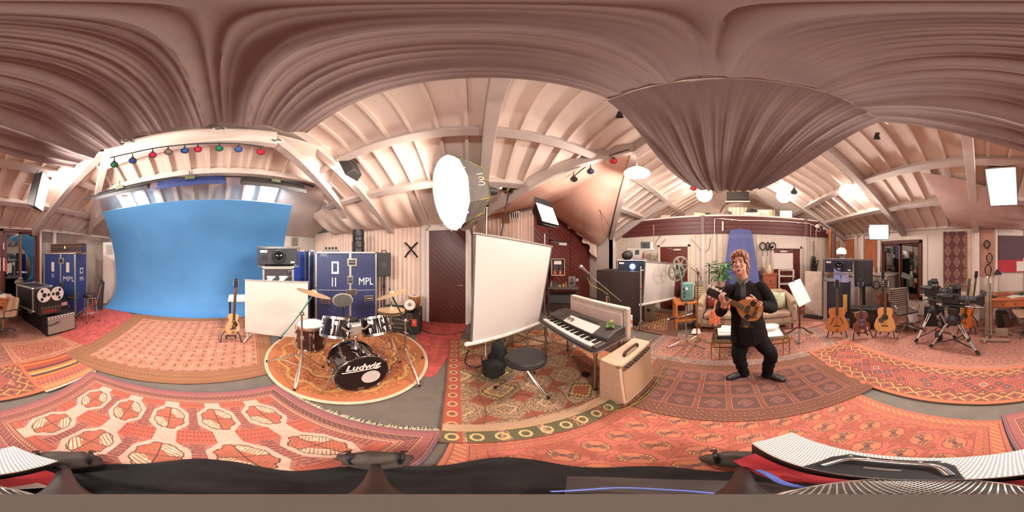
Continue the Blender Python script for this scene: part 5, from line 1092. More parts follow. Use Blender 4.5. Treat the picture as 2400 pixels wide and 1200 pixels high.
# ================================================================ ELECTRIC PIANO
grey_lid = mat('piano_lid', '3c3532', .45, var=.08)
pf = V((.98, 2.18, 0)); pn = V((1.03, 1.08, 0)); e_ = (pn-pf); Lp = e_.length; rzp = math.atan2(e_.y, e_.x)      # local x runs along the keys
pm = (pf+pn)/2; ep = T('electric_piano', 'dark grey electric piano with a white control panel and steel legs', 'piano', (pm.x, pm.y, .031), rzp); z0 = .66
b = B(); b.plate([(-Lp/2, 0), (-Lp/2+.03, -.02), (Lp/2-.03, -.02), (Lp/2, 0), (Lp/2+.01, .5), (-Lp/2-.01, .5)], z0, z0+.055); b.o('keybed', grey_lid, ep, 0, .012)
b = B(); b.plate([(-Lp/2-.004, -.006), (-Lp/2+.03, -.026), (Lp/2-.03, -.026), (Lp/2+.004, -.006), (Lp/2+.014, .505), (-Lp/2-.014, .505)], z0+.012, z0+.022); b.o('trim_strip', mat('trim_grey', '9d9088', .4, .5), ep, 0)
lidp = [(.16, .05), (.17, .12), (.3, .165), (.46, .17), (.5, .15), (.5, .05)]
b = B(); n = len(lidp); b.add([(x, y, z0+z) for x in (-Lp/2, Lp/2) for y, z in lidp], [tuple(range(n)), tuple(range(2*n-1, n-1, -1))]+[(i, n+i, n+(i+1) % n, (i+1) % n) for i in range(n)]); b.o('lid', grey_lid, ep, 0, .012)
for s_ in (-1, 1): b = B(); b.bx(s_*(Lp/2-.03)-.03, s_*(Lp/2-.03)+.03, .0, .18, z0+.05, z0+.085); b.o('cheek_block', grey_lid, ep, 0, .008)
b = B(); b.add([(x, y, z) for x in (-.2, .34) for y, z in ((.168, z0+.115), (.3, z0+.168), (.3, z0+.174), (.168, z0+.124))], [(0, 1, 2, 3), (7, 6, 5, 4), (0, 4, 5, 1), (1, 5, 6, 2), (2, 6, 7, 3), (3, 7, 4, 0)]); b.v = [(x*1., y, z) for x, y, z in b.v]; b.o('control_panel', mat('panel_cream', 'd0c4ba', .5, var=.03), ep, 0)
for x in (-.15, -.08): b = B(); b.lathe([(.025, 0), (.022, .025), (0, .027)], 18, (x, .235, z0+.148), rotm(22)); b.o('knob', steel, ep)
b = B(); b.bar((-.1, .36, z0+.17), (.25, .36, z0+.17), .012, .008); b.o('slot', black, ep, 0)
kx = Lp-.12; nk = 38
wk = B(); bk = B()
for k in range(nk):
    x = -kx/2+kx*k/nk; wk.bx(x+.0012, x+kx/nk-.0012, .012, .165, z0+.056, z0+.075)
    if k % 7 not in (2, 6) and k < nk-1: bk.bx(x+kx/nk-.007, x+kx/nk+.007, .065, .165, z0+.07, z0+.088)
o = wk.o('white_keys', mat('ivory', 'e4d8cc', .3, var=.02), ep, 0); o['kind'] = 'stuff'
o = bk.o('black_keys', mat('ebony', '1a1614', .3), ep, 0); o['kind'] = 'stuff'
for x in (-Lp/2+.06, Lp/2-.06):
    for y in (.06, .45): b = B(); b.cyl((x, y, 0), (x, y, z0), .018, n=12); b.cyl((x, y, z0-.06), (x, y, z0), .026, n=12); l = b.o('leg', steel, ep); b = B(); b.cyl((x, y, 0), (x, y, .02), .024); b.o('foot', rubber, l)
b = B(); b.cyl((.2, .2, 0.0), (.2, .2, .03), .05); b.o('sustain_pedal', black, ep)
# toy frog
p = P(1428, 775, d=1.83); fg = T('toy_frog', 'green toy frog sitting on the lid of the electric piano', 'toy', (p.x, p.y, .031+z0+.176), facing(1428)); gm = mat('frog_green', '6f8a44', .6, var=.25, scale=30)
b = B(); b.ball((0, 0, .03), (.04, .035, .03)); b.ball((.02, -.01, .068), (.03, .028, .022)); b.ball((-.02, -.025, .02), (.022, .03, .014)); b.ball((.04, -.02, .015), (.018, .03, .014)); b.o('body', gm, fg); 
for s_ in (-1, 1): b = B(); b.ball((.02+s_*.014, -.024, .088), .011, 8); b.o('eye', mat('frog_eye', 'b8b060', .3), fg)
b = B(); b.ball((.03, .01, .085), (.018, .02, .012), 8); b.o('cap', mat('frog_cap', '9a8a50', .7), fg)
# padded panel behind it
pa_, pb_ = V((*P(1340, 700, d=2.72).xy, 0)), V((*P(1471, 760, d=1.98).xy, 0)); mid, rz, w = frm(pa_, pb_); bb = T('padded_panel', 'pale pink padded panel in a white wooden frame behind the electric piano', 'panel', (mid.x, mid.y, .031), rz)
b = B(); b.bx(-w/2, w/2, 0, .05, .25, 1.0); b.o('back_board', mat('frame_cream', 'cdb9a8', .6), bb, 0, .004); b = B(); b.bx(-w/2+.05, w/2-.06, -.035, .01, .3, .95); b.o('padding', mat('pad_pink', 'd2b4a8', .8, var=.08, scale=4), bb, 30, .02)
for x in (-w/2+.02, w/2-.02): b = B(); b.bx(x-.03, x+.03, -.02, .06, 0, 1.02); b.o('side_post', mat('frame_cream', 'cdb9a8', .6), bb, 0, .005)
b = B(); b.bx(-w/2, w/2, -.02, .06, .99, 1.03); b.o('top_rail', mat('frame_cream', 'cdb9a8', .6), bb, 0, .006)
# tan amplifier
t, w, rz, mid = combo('guitar_amplifier', 'tan cloth covered amplifier with a dark handle beside the electric piano', (1.045, .765, 0.031), (1.66, .80, .031), .62, .27, tan_amp, mat('tan_grille', 'b58c6c', .8, var=.12, scale=120, stretch=(1, 1, 4)), mat('chrome_strip', 'bfae9c', .25, .9), None, .08, knobs=10)
b = B(); b.tube(cat_rom([(-.13, .12, .622), (-.11, .12, .66), (0, .12, .668), (.11, .12, .66), (.13, .12, .622)]), .016, 8); b.o('handle', mat('handle_brown', '3c2a20', .6), t)
for x in (-w/2, w/2):
    for y, z in ((.05, .615), (.27, .615), (.0, .02), (.27, .02)): b = B(); b.ball((x, y, z), .02, 8); b.o('corner_cap', mat('corner_worn', '8f6a48', .5, .2), t)
# black round stool
p = P(1252, 908); sx_ = P(1232, 842, d=1.62); t = T('drum_throne', 'round black padded stool on folding chrome legs by the electric piano', 'stool', (*sx_.xy, .031), 0); zt = .56
b = B(); b.lathe([(0, zt-.09), (.19, zt-.09), (.21, zt-.075), (.21, zt-.025), (.185, zt), (0, zt+.005)], 40); b.o('seat', mat('throne_black', '1f1c1b', .4), t); b = B(); b.lathe([(.211, zt-.052), (.214, zt-.045), (.211, zt-.038)], 40); b.o('seat_seam', dark, t); b = B(); b.cyl((0, 0, .12), (0, 0, zt-.09), .018); b.o('column', chrome, t); b = B(); b.cyl((0, 0, .38), (0, 0, .43), .03); b.cyl((0, 0, .4), (.06, .02, .4), .008); b.o('collar', chrome, t)
for k in range(3):
    a = k*2*PI/3+.9; f = V((.3*cos(a), .3*sin(a), .008)); n_ = V((-sin(a), cos(a), 0))*.012
    for s_ in (-1, 1): b = B(); b.tube([V((0, 0, .36)), f*.75+V((0, 0, .1))+n_*s_, f], .007, 6); b.o('leg', brass if k == 0 else chrome, t)
    b = B(); b.cyl(f, f+V((0, 0, .035)), .016); b.o('foot', rubber, t); b = B(); b.cyl((0, 0, .14), f*.6+V((0, 0, .14)), .006, n=6); b.o('leg_strut', chrome, t)
# black weight bag over the screen foot
def lump(name, lab, cat, loc, size, m, seed=0, n=22, rot=0, top=.55):
    t = T(name, lab, cat, loc, rot); b = B(); b.ball((0, 0, 0), 1, n)
    vs = []
    for p in b.v:
        p = V(p); k = 1+.28*NZ.noise(p*1.7+V((seed, 0, 0)))+.1*NZ.noise(p*4+V((0, seed, 0))); q = V((p.x*size[0]*k, p.y*size[1]*k, (p.z*k+.8)*size[2]*top)); q.z = max(q.z, 0); vs.append(tuple(q))
    b.v = vs; b.o('body', m, t, 80); return t
lump('sand_bag', 'slumped black weight bag at the foot of the large projection screen', 'bag', (*P(1155, 882).xy, .031), (.14, .14, .3), blackc, 3)
lump('sand_bag', 'small black bag hanging over the screen leg', 'bag', (*P(1168, 862, z=.1).xy, .031), (.12, .09, .55), blackc, 8)
# microphone boom above the piano
def mic_stand(lab, base, top, tip, back, mic=True, cabl=None, col=chrome, mm=steel, ft=.3, bz=0):
    base, top, tip, back = map(V, (base, top, tip, back)); t = T('microphone_stand', lab, 'microphone stand', base); o = base
    b = B(); b.cyl((0, 0, .1), top-o, .012); b.o('pole', col, t); b = B(); b.cyl(back-o, tip-o, .008); b.o('boom_arm', col, t); b = B(); b.ball(top-o, .028, 10); b.o('boom_joint', black, t)
    for k in range(3): a = k*2*PI/3+.2; b = B(); b.tube([(0, 0, .14), (ft*cos(a), ft*sin(a), .012)], .009); b.o('leg', col, t); b = B(); b.ball((ft*cos(a), ft*sin(a), .014), .014, 6); b.o('leg_tip', rubber, t)
    if mic:
        dv = (tip-back).normalized(); b = B(); b.cyl(tip-o-dv*.02, tip-o+dv*.13, .016, .022, 12); b.o('microphone', mm, t); b = B(); b.ball(tip-o+dv*.15, .03, 12); b.o('mic_grille', mat('mic_mesh', 'a8a098', .4, .7, scale=200, var=.3), t)
    if cabl: b = B(); b.tube(cat_rom([V(p)-o for p in cabl]), .005, 6); b.o('cable', mat('cable_olive', '8a8038', .6), t)
    return t
mb = P(1424, 690, d=2.6); mic_stand('microphone on a boom reaching over the electric piano', (mb.x, mb.y, .03), P(1422, 690, d=2.6), P(1378, 640, d=2.35), P(1456, 706, d=2.75), True, [P(1362, 652, d=2.35), P(1375, 648, d=2.4), P(1385, 668, d=2.42), P(1410, 680, d=2.55), P(1428, 700, d=2.6), P(1424, 730, d=2.6)])
b = T('microphone', 'second handheld microphone clipped below the boom microphone', 'microphone', P(1356, 655, d=2.33), facing(1356)); q = B(); q.cyl((0, 0, 0), (.12, .0, .06), .012, .016, 12); q.o('body', black, b); q = B(); q.ball((-.02, 0, -.01), .026, 12); q.o('mic_grille', mat('mic_mesh', 'a8a098', .4), b)
# work desk with clutter in the porch
pd_ = V((*P(1322, 700, d=4.4).xy, 0)); dk = T('work_desk', 'dark cluttered desk in front of the red planked wall', 'desk', pd_, facing(1322)); b = B(); b.bx(-.45, .4, 0, .6, .8, .85); b.o('desk_top', mat('desk_dk', '4a403c', .5), dk, 0, .006); b = B(); b.bx(-.42, .37, .05, .55, .4, .62); b.o('lower_shelf', dark, dk, 0)
for x in (-.42, .37):
    for y in (.04, .56): b = B(); b.cyl((x, y, 0), (x, y, .8), .02); b.o('leg', dark, dk)
M = MX.Translation(pd_) @ MX.Rotation(facing(1322), 4, 'Z')
ms = T('monitor_speaker', 'small grey monitor speaker on the cluttered porch desk', 'loudspeaker', M @ V((.22, .2, .85)), facing(1322)); b = B(); b.bx(-.1, .1, 0, .18, 0, .28); b.o('cabinet', mat('speaker_grey', '6b5f56', .5), ms, 0, .01); b = B(); b.lathe([(.07, 0), (.06, -.01), (.02, .005), (0, .0)], 20, (0, 0, .1), rotm(90)); b.o('woofer', black, ms); b = B(); b.lathe([(.03, .006), (0, .012)], 14, (0, 0, .21), rotm(90)); b.o('tweeter', black, ms)
for x, c, w_, h_, lab in ((-.12, '7d8a3c', .09, .05, 'olive green box on the porch desk'), (-.02, 'b8863c', .06, .1, 'amber jar on the porch desk'), (.05, '8f5a3a', .07, .14, 'brown bottle on the porch desk'), (-.26, '35302f', .16, .12, 'black radio on the porch desk'), (-.35, '8d8274', .1, .16, 'grey tin on the porch desk')):
    t = T({'7': 'box', 'b': 'jar', '8': 'bottle', '3': 'radio'}[c[0]] if c != '8d8274' else 'tin', lab, 'desk item', M @ V((x, .18, .85)), facing(1322)); b = B()
    if 'bottle' in lab or 'jar' in lab or 'tin' in lab: b.lathe([(w_/2, 0), (w_/2, h_*.6), (w_*.2, h_*.75), (w_*.2, h_), (0, h_)], 14)
    else: b.bx(-w_/2, w_/2, -.05, .05, 0, h_)
    b.o('body', mat('item_'+c, c, .5), t, 30, .0)
sh = T('wall_shelf', 'dark wall shelf box with a picture and two small red instruments', 'shelf', P(1308, 645, d=4.9), facing(1308)); b = B(); b.bx(-.2, .2, 0, .02, 0, .5); b.o('back', mat('shelf_back', '3a2622', .6), sh, 0)
for x0, x1, z0_, z1_ in ((-.2, -.18, 0, .5), (.18, .2, 0, .5), (-.2, .2, 0, .02), (-.2, .2, .48, .5)): b = B(); b.bx(x0, x1, -.12, .02, z0_, z1_); b.o('board', mat('shelf_cream', 'b8a08c', .6), sh, 0)
b = B(); b.bx(-.12, .1, -.02, 0, .33, .44); b.o('white_card', paper, sh, 0)
for x, nm in ((-.1, 'left'), (.06, 'right')): g = T('toy_guitar', f'small orange red toy guitar, {nm} of the two in the dark wall shelf', 'toy', sh.matrix_basis @ V((x, -.07, .02)), facing(1308)); b = B(); b.ball((0, 0, .05), (.045, .02, .05)); b.ball((0, 0, .11), (.032, .018, .035)); b.o('body', mat('toy_orange', 'c05a32', .4), g); b = B(); b.bx(-.008, .008, -.01, .01, .13, .28); b.o('neck', walnut, g, 0)
# dark cabinet with projector
ca, cb_ = V((*P(1398, 770, d=4.15).xy, 0)), V((*P(1502, 768, d=3.72).xy, 0)); mid, rz, w = frm(ca, cb_); hc = 1.36
cab = T('dark_cabinet', 'tall plain black cabinet panel under the lit projector', 'cabinet', (mid.x, mid.y, 0), rz); b = B(); b.bx(-w/2, w/2, 0, .6, .04, hc); b.o('body', mat('cab_brown', '2f2522', .5, var=.06), cab, 0, .01); b = B(); b.bx(-w/2-.01, w/2+.01, -.01, .61, 0, .05); b.o('plinth', black, cab, 0)
b = B(); b.bx(w/2-.02, w/2+.015, -.02, .02, .05, hc); b.o('corner_strip', steel, cab, 0, .003)
projector('dark blue projector with its lens lit on the tall black cabinet', 1481, 640, 4.0, 66, 30, projb, True)
cl = P(1490, 604, d=4.15)
for x, lab, nm, c, dim in ((-.22, 'black folded cloth heap on the lit projector', 'cloth', '1d1a18', (.15, .1, .12)), (.06, 'grey monitor on the shelf above the lit projector', 'monitor', '9a8e84', (.14, .1, .2)), (.2, 'small red and black figure by the grey monitor', 'figurine', '8a2c30', (.05, .05, .16)), (-.12, 'small white mug on the lit projector', 'mug', 'd8ccc2', (.04, .04, .07))):
    t = T(nm, lab, nm, cl+MX.Rotation(facing(1490), 3, 'Z') @ V((x, .1, .0)), facing(1490)); b = B()
    if nm == 'cloth': b.ball((0, 0, dim[2]*.5), dim, 12)
    elif nm == 'monitor': b.bx(-.14, .14, 0, .12, .02, .24); b.bx(-.1, .1, .0, .1, 0, .02)
    elif nm == 'mug': b.lathe([(.03, 0), (.035, .08), (.028, .08), (.025, .01), (0, .01)], 14)
    else: b.lathe([(.03, 0), (.035, .05), (.02, .09), (.03, .12), (.0, .16)], 12)
    b.o('body', mat('clut_'+c, c, .6), t, 40)
    if nm == 'monitor': b = B(); b.bx(-.08, .03, -.006, 0, .08, .2); b.o('screen', black, t, 0)
sh2 = T('wall_shelf', 'white wall shelf with small black speakers above the lit projector', 'shelf', P(1500, 585, d=4.5), facing(1500)); b = B(); b.bx(-.35, .4, 0, .25, 0, .025); b.o('board', white, sh2, 0)
t = T('box_speaker', 'small black box speaker on the white wall shelf', 'loudspeaker', sh2.matrix_basis @ V((.15, .1, .025)), facing(1500)); b = B(); b.bx(-.13, .13, 0, .1, 0, .2); b.o('cabinet', black, t, 0, .005); b = B(); b.lathe([(.06, 0), (.05, -.008), (0, -.002)], 16, (-.02, 0, .1), rotm(90)); b.o('cone', dark, t)
t = T('figurine', 'tall thin black and white figurine on the white wall shelf', 'figurine', sh2.matrix_basis @ V((.33, .1, .025)), 0); b = B(); b.lathe([(.04, 0), (.03, .06), (.04, .09), (.025, .12), (.035, .16), (.0, .2)], 12); b.o('body', paper, t)
screen('projection_screen', 'second white projection screen with a faint picture beside the black cabinet', P(1512, 613, d=3.65), P(1585, 618, d=4.25), P(1580, 699, d=4.25), P(1506, 714, d=3.65), stand=False)
p0 = P(1502, 714, d=3.5); b = B(); t = T('screen_stand', 'grey upright stand with a red clip holding the second projection screen', 'stand', (p0.x, p0.y, 0)); b.cyl((0, 0, 0.02), (0, 0, 1.5), .017); b.o('pole', mat('stand_grey', '8f8378', .5), t); b = B(); b.ball((0, 0, 1.03), .03, 8); b.o('red_clip', mat('clip_red', 'b04a3c', .5), t)
for k in range(3): a = k*2*PI/3+1; b = B(); b.tube([(0, 0, .3), (.16*cos(a), .16*sin(a), .03)], .01); b.o('leg', steel, t)
sm2 = mat('screen_smudge', 'cdb4a8', .7, var=.05)
# faint brown figure print on that screen is a soft stain; orange box and heater below
t = T('orange_box', 'orange and white striped box at the foot of the black cabinet', 'box', (*P(1476, 776, d=3.5).xy, .0), facing(1476)); 
for k in range(4): b = B(); b.bx(-.06, .06, 0, .1, k*.09, k*.09+.088); b.o('stripe', mat('box_orange', 'd87838', .6) if k % 2 == 0 else paper, t, 0)
t = T('fan_heater', 'old beige round fan heater box below the second projection screen', 'heater', (*P(1520, 762, d=4.1).xy, .0), facing(1520)); b = B(); b.bx(-.17, .17, 0, .2, 0, .55); b.o('body', mat('heater_beige', '94826a', .6), t, 0, .01); b = B(); b.lathe([(.12, 0), (.12, -.012), (.09, -.014), (.09, -.004)], 24, (0, 0, .3), rotm(90)); b.o('ring', mat('heater_ring', '6b5d48', .6), t); b = B(); b.lathe([(.05, -.0), (.05, -.01), (0, -.012)], 16, (0, 0, .3), rotm(90)); b.o('hub', dark, t)
# ================================================================ FAR END: sofa, table, plant, projector table
sofam = mat('sofa_fabric', 'a48970', .85, var=.08, scale=14, bump=.15)
sl, sr = V((3.28, .62, 0)), V((3.2, -1.45, 0)); mid, rz, w = frm(sl, sr)
so = T('sofa', 'low taupe fabric sofa with scrolled arms and short legs', 'sofa', (mid.x, mid.y, .03), rz)
b = B(); b.bx(-w/2+.06, w/2-.06, .02, .8, .2, .33); b.o('base', sofam, so, 0, .02)
b = B(); b.bx(-w/2+.06, w/2-.06, -.01, .03, .16, .22); b.o('front_rail', mat('sofa_rail', '7d6550', .5), so, 0, .005)
for x0, x1 in ((-w/2+.13, -.005), (.005, w/2-.13)): b = B(); b.bx(x0, x1, .0, .62, .33, .46); b.o('seat_cushion', sofam, so, 30, .04)
b = B(); b.add([(x, y, z) for x in (-w/2+.08, w/2-.08) for y, z in ((.58, .33), (.66, .84), (.82, .84), (.8, .2))], [(0, 1, 2, 3), (7, 6, 5, 4), (0, 4, 5, 1), (1, 5, 6, 2), (2, 6, 7, 3), (3, 7, 4, 0)]); b.o('backrest', sofam, so, 30, .04)
for s_ in (-1, 1):
    x = s_*(w/2-.05); b = B(); b.add([(x+q, y, z) for q in (-.07, .07) for y, z in ((-.0, .2), (-.02, .6), (.1, .68), (.7, .72), (.8, .2))], [(0, 1, 2, 3, 4), (9, 8, 7, 6, 5)]+[(i, 5+i, 5+(i+1) % 5, (i+1) % 5) for i in range(5)]); b.o('arm', sofam, so, 30, .04)
    b = B(); b.tube([(x, -.0, .64), (x, .35, .71), (x, .75, .74)], .075, 12); b.o('arm_roll', sofam, so)
for x in (-w/2+.08, 0, w/2-.08):
    for y in (.06, .74): b = B(); b.cyl((x, y, .0), (x, y, .2), .018, .03, 10); b.o('leg', walnut, so)
MS = MX.Translation((mid.x, mid.y, .03)) @ MX.Rotation(rz, 4, 'Z')
def cushion(lab, p, size, m, rx, ry, rzz, name='cushion', seed=0):
    t = T(name, lab, 'cushion', MS @ V(p), rz); M = rotm(rx, ry, rzz); b = B()
    n = 14; a, c, d = size
    def f(s): return lambda i, j: M @ V(((i-.5)*2*a*(1-.12*abs(sin(PI*j))*abs(i-.5)*2), s*d*(max(0, sin(PI*i)*sin(PI*j)))**.5*(1+.1*NZ.noise((i*4+seed, j*4, s))), (j-.5)*2*c*(1-.12*sin(PI*i)*abs(j-.5)*2)))
    g = [[f(1)(i/n, j/n) for j in range(n+1)] for i in range(n+1)]; h = [[f(-1)(i/n, j/n) for j in range(n+1)] for i in range(n+1)]
    k = n+1; vs = [p for r in g for p in r]+[p for r in h for p in r]; N = k*k; fs = []
    for i in range(n):
        for j in range(n): q = (i*k+j, i*k+k+j, i*k+k+j+1, i*k+j+1); fs += [q, tuple(N+x for x in reversed(q))]
    b.add(vs, fs); o = b.o('cover', m, t, 80); return t
def cellmat(name, c1, c2, c3, sc):
    m = bpy.data.materials.new(name); m.use_nodes = True; nt = m.node_tree; tc = nt.nodes.new('ShaderNodeTexCoord'); v = nt.nodes.new('ShaderNodeTexVoronoi'); v.inputs['Scale'].default_value = sc; nz = nt.nodes.new('ShaderNodeTexNoise'); nz.inputs['Scale'].default_value = sc*.8
    cr = nt.nodes.new('ShaderNodeValToRGB'); cr.color_ramp.interpolation = 'CONSTANT'
    for k, (p, c) in enumerate(((0, c1), (.28, c2), (.5, c3))):
        e = cr.color_ramp.elements[k] if k < 2 else cr.color_ramp.elements.new(p); e.position = p; e.color = (*lin(c), 1)
    nt.links.new(tc.outputs['Object'], v.inputs['Vector']); nt.links.new(v.outputs['Distance'], cr.inputs[0]); nt.links.new(cr.outputs[0], nt.nodes['Principled BSDF'].inputs['Base Color']); nt.nodes['Principled BSDF'].inputs['Roughness'].default_value = .9; return m
cushion('dark red cushion at the left end of the sofa', (-w/2+.28, .42, .66), (.2, .2, .09), mat('cush_red', '6a2a26', .85), -22, 0, -14, seed=1)
cushion('orange red floral cushion leaning at the left of the sofa', (-w/2+.5, .36, .64), (.21, .19, .09), cellmat('floral_red', 'd8a04a', 'b8402c', 'd4694a', 16), -28, 0, 10, seed=2)
cushion('salmon pink cushion behind the green patterned one', (w/2-.62, .46, .62), (.21, .17, .08), mat('cush_pink', 'c9907a', .85), -26, 0, 8, seed=3)
cushion('green and white leaf patterned cushion at the right end of the sofa', (w/2-.33, .3, .66), (.23, .22, .1), cellmat('leaf_green', 'e0dcc8', '7f8a3c', 'd4d0b8', 22), -22, 14, 22, seed=4)
# crumpled patterned cloth over the seat
def thr(i, j): 
    y = .42-.55*j; z = .5+.012 if y > 0 else .5-(-y)*2.2
    return MS @ V((-w/2+.42+.3*(i-.5)*(1-.3*j)+.05*sin(5*j), y*1.0 if y > 0 else y*.35-.03, z+.03+.05*abs(NZ.noise((i*4, j*5, 2)))+.03*sin(9*i+6*j)))
b = B(); b.sheet(thr, 26, 30, .006); tag(b.o('throw_cloth', cellmat('floral_throw', 'e0a860', 'c04a32', 'd8785a', 22), None, 80), 'crumpled orange floral cloth tumbling over the sofa seat', 'cloth')
# glass coffee table with papers
tl, tr = P(1667, 842, .03), P(1850, 829, .03); mid, rz, w = frm(tl, tr); ct = T('coffee_table', 'low glass coffee table on a thin brass frame', 'table', (mid.x, mid.y, .02), rz); h = .36; dp = .55
b = B(); b.bx(-w/2, w/2, 0, dp, h-.012, h); b.o('glass_top', glass('table_glass', 'd8dcd0', .03, .9), ct, 0)
for z in (h-.02, h-.1):
    for y in (0, dp): b = B(); b.bar((-w/2, y, z), (w/2, y, z), .014, .014); b.o('rail', brass, ct, 0)
    for x in (-w/2, w/2): b = B(); b.bar((x, 0, z), (x, dp, z), .014, .014); b.o('rail', brass, ct, 0)
for x in (-w/2, -w/2+.12, w/2-.1, w/2):
    for y in (0, dp): b = B(); b.bar((x, y, 0), (x, y, h-.015), .014, .014, (1, 0, 0)); b.o('leg', brass, ct, 0)
MC = MX.Translation((mid.x, mid.y, .02)) @ MX.Rotation(rz, 4, 'Z')
def block(name, lab, cat, M, c, d, m, rzz=0, bev=.003, rzbase=0):
    t = B(); t.box((0, 0, d[2]/2), d, 0); o = t.o(name, m, None, 0, bev); o.location = M @ V(c); o.rotation_euler = (0, 0, rzbase+rzz); return tag(o, lab, cat)
dkb = T('book', 'dark book under loose white papers at the left of the coffee table', 'book', MC @ V((-w/2+.24, .22, h+.002)), rz); b = B(); b.bx(-.17, .17, -.13, .13, 0, .06); b.o('cover', mat('book_dark', '2b2320', .6), dkb, 0, .004); b = B(); b.bx(-.165, .172, -.125, .132, .008, .05); b.o('pages', paper, dkb, 0)
for q, (dx, dy, r, nm) in enumerate(((0, 0, .1, 'lower'), (.04, .03, -.15, 'upper'))): block('paper_stack', f'{nm} white paper pad on the dark book on the coffee table', 'paper', MC, (-w/2+.24+dx, .24+dy, h+.064+q*.026), (.32, .26, .024), paper, r, .002, rz)
block('paper_stack', 'white magazine at the right end of the coffee table', 'paper', MC, (w/2-.24, .22, h+.002), (.36, .3, .02), paper, -.1, .002, rz)
t = T('white_dish', 'white oval dish on the magazine at the right of the coffee table', 'dish', MC @ V((w/2-.22, .34, h+.024)), rz); b = B(); b.lathe([(0, 0), (.08, .0), (.14, .05), (.14, .07), (.13, .06), (.075, .012), (0, .012)], 28, m=MX.Diagonal((1.2, .8, 1, 1))); b.o('bowl', paper, t)
# blue cloth hung on the beam and down behind the sofa
bc = mat('blue_cloth', '565b8c', .85, var=.06, scale=3)
def bcl(i, j):
    z = 2.52-1.75*j; hw = .3+.22*j**.8; uu = UC-.16-.3*j**1.4; 
    if j < .12: uu = UC-.14
    vc = .0; x = (i-.5)*2*hw
    return V((uu+.03*sin(16*i+2*j)*j, P(1735, 600, u=UC).y-x*1.0+.0, z-.05*abs(i-.5)*2*(1-j)))
b = B(); b.sheet(bcl, 44, 30, .006); tag(b.o('hung_cloth', bc, None, 60), 'dusty blue cloth hung from the maroon beam behind the man', 'cloth')
# plant
pp = P(1690, 660, d=4.12); pl = T('potted_plant', 'leafy green house plant in a pale pink pot behind the sofa', 'plant', pp, facing(1688)); b = B(); b.lathe([(0, -.12), (.09, -.12), (.13, .1), (.12, .1), (.11, .06), (0, .06)], 20); b.o('pot', mat('pot_pink', 'b98a7c', .7), pl)
stp = T('plant_stand', 'dark stand under the house plant behind the sofa', 'stand', (pp.x, pp.y, 0), 0); b = B(); b.cyl((0, 0, .0), (0, 0, pp.z-.125), .05); b.lathe([(.15, pp.z-.15), (.15, pp.z-.125), (0, pp.z-.125)], 18); b.o('column', walnut, stp)
leafm = mat('leaf', '47703a', .45, var=.3, scale=12)
b = B(); b.add([(0, 0, 0), (.035, .04, .006), (.045, .085, .012), (.03, .13, .004), (0, .17, -.02), (-.03, .13, .004), (-.045, .085, .012), (-.035, .04, .006), (0, .085, -.004)], [(0, 1, 8), (1, 2, 8), (2, 3, 8), (3, 4, 8), (4, 5, 8), (5, 6, 8), (6, 7, 8), (7, 0, 8)]); L0 = None
random.seed(4)
stb = B()
for k in range(54):
    a = random.uniform(0, 2*PI); r = random.uniform(.06, .26); z = random.uniform(.12, .5); p = (r*cos(a), r*sin(a)*.7, z)
    rot = (random.uniform(-.9, .5), random.uniform(-.5, .5), a-PI/2); sc = random.uniform(.8, 1.35)
    if L0 is None: L0 = b.o('leaf', leafm, pl, 0); L0.location = p; L0.rotation_euler = rot
    else: share('leaf', L0, pl, p, rot, (sc, sc, sc))
    stb.tube([(0, 0, .05), (p[0]*.5, p[1]*.5, p[2]*.7), p], .004, 5)
o = stb.o('stems', mat('stem', '5a6a3a', .6), pl); o['kind'] = 'stuff'
# mic stand behind him
p = P(1662, 700, d=4.5); mic_stand('black microphone stand with a boom pointing at the plant', (p.x, p.y, .03), P(1662, 622, d=4.3), P(1716, 612, d=4.1), P(1652, 624, d=4.35), False, None, black, black, .16)
# film projector on an orange table
t0, t1 = P(1583, 777, .02), P(1642, 772, .02); mid, rz, w = frm(t0, t1); ot = T('side_table', 'orange varnished wooden side table with a lower shelf beside the sofa', 'table', (mid.x, mid.y, .02), rz); h = .68
b = B(); b.bx(-w/2, w/2, 0, .5, h-.05, h); b.o('table_top', wood_or, ot, 0, .006); b = B(); b.bx(-w/2+.02, w/2-.02, .02, .48, .22, .25); b.o('shelf', wood_or, ot, 0, .004)
for x in (-w/2+.025, w/2-.025):
    for y in (.03, .47): b = B(); b.bx(x-.025, x+.025, y-.025, y+.025, 0, h-.05); b.o('leg', wood_or, ot, 0, .006)
MO = MX.Translation((mid.x, mid.y, .02)) @ MX.Rotation(rz, 4, 'Z'); gp = mat('mint_metal', '6f9a90', .4, .3); 
fp = T('film_projector', 'mint green film projector with two spoked reels on the orange side table', 'film projector', MO @ V((-.02, .2, h)), rz); b = B(); b.bx(-.08, .16, -.08, .16, .0, .42); b.o('body', gp, fp, 0, .02); b = B(); b.bx(-.1, .18, -.1, .18, 0, .04); b.o('foot_plate', dark, fp, 0, .006)
b = B(); b.cyl((-.02, -.1, .3), (-.02, -.2, .32), .04, .035, 16); b.o('lens_barrel', steel, fp); b = B(); b.bar((-.06, 0, .35), (-.16, 0, .86), .03, .03); b.o('reel_arm', gp, fp, 0)
rl = mat('reel_grey', '8d8474', .4, .5)
for x, z, yy in ((-.2, .66, 0), (-.1, .82, .1)):
    b = B(); M = rotm(90, 0, 20)
    for s_ in (-.02, .02): b.lathe([(.2, s_-.003), (.2, s_+.003), (.165, s_+.003), (.165, s_-.003)], 32, (x, yy, z), M); b.lathe([(.05, s_-.003), (.05, s_+.003), (0, s_+.003)], 16, (x, yy, z), M)
    for k in range(6):
        a = k*PI/3
        for s_ in (-.02, .02): b.bar(V((x, yy, z))+M @ V((.04*cos(a), .04*sin(a), s_)), V((x, yy, z))+M @ V((.17*cos(a), .17*sin(a), s_)), .02, .004, M @ V((0, 0, 1)))
    o = b.o('film_reel', rl, fp, 0)
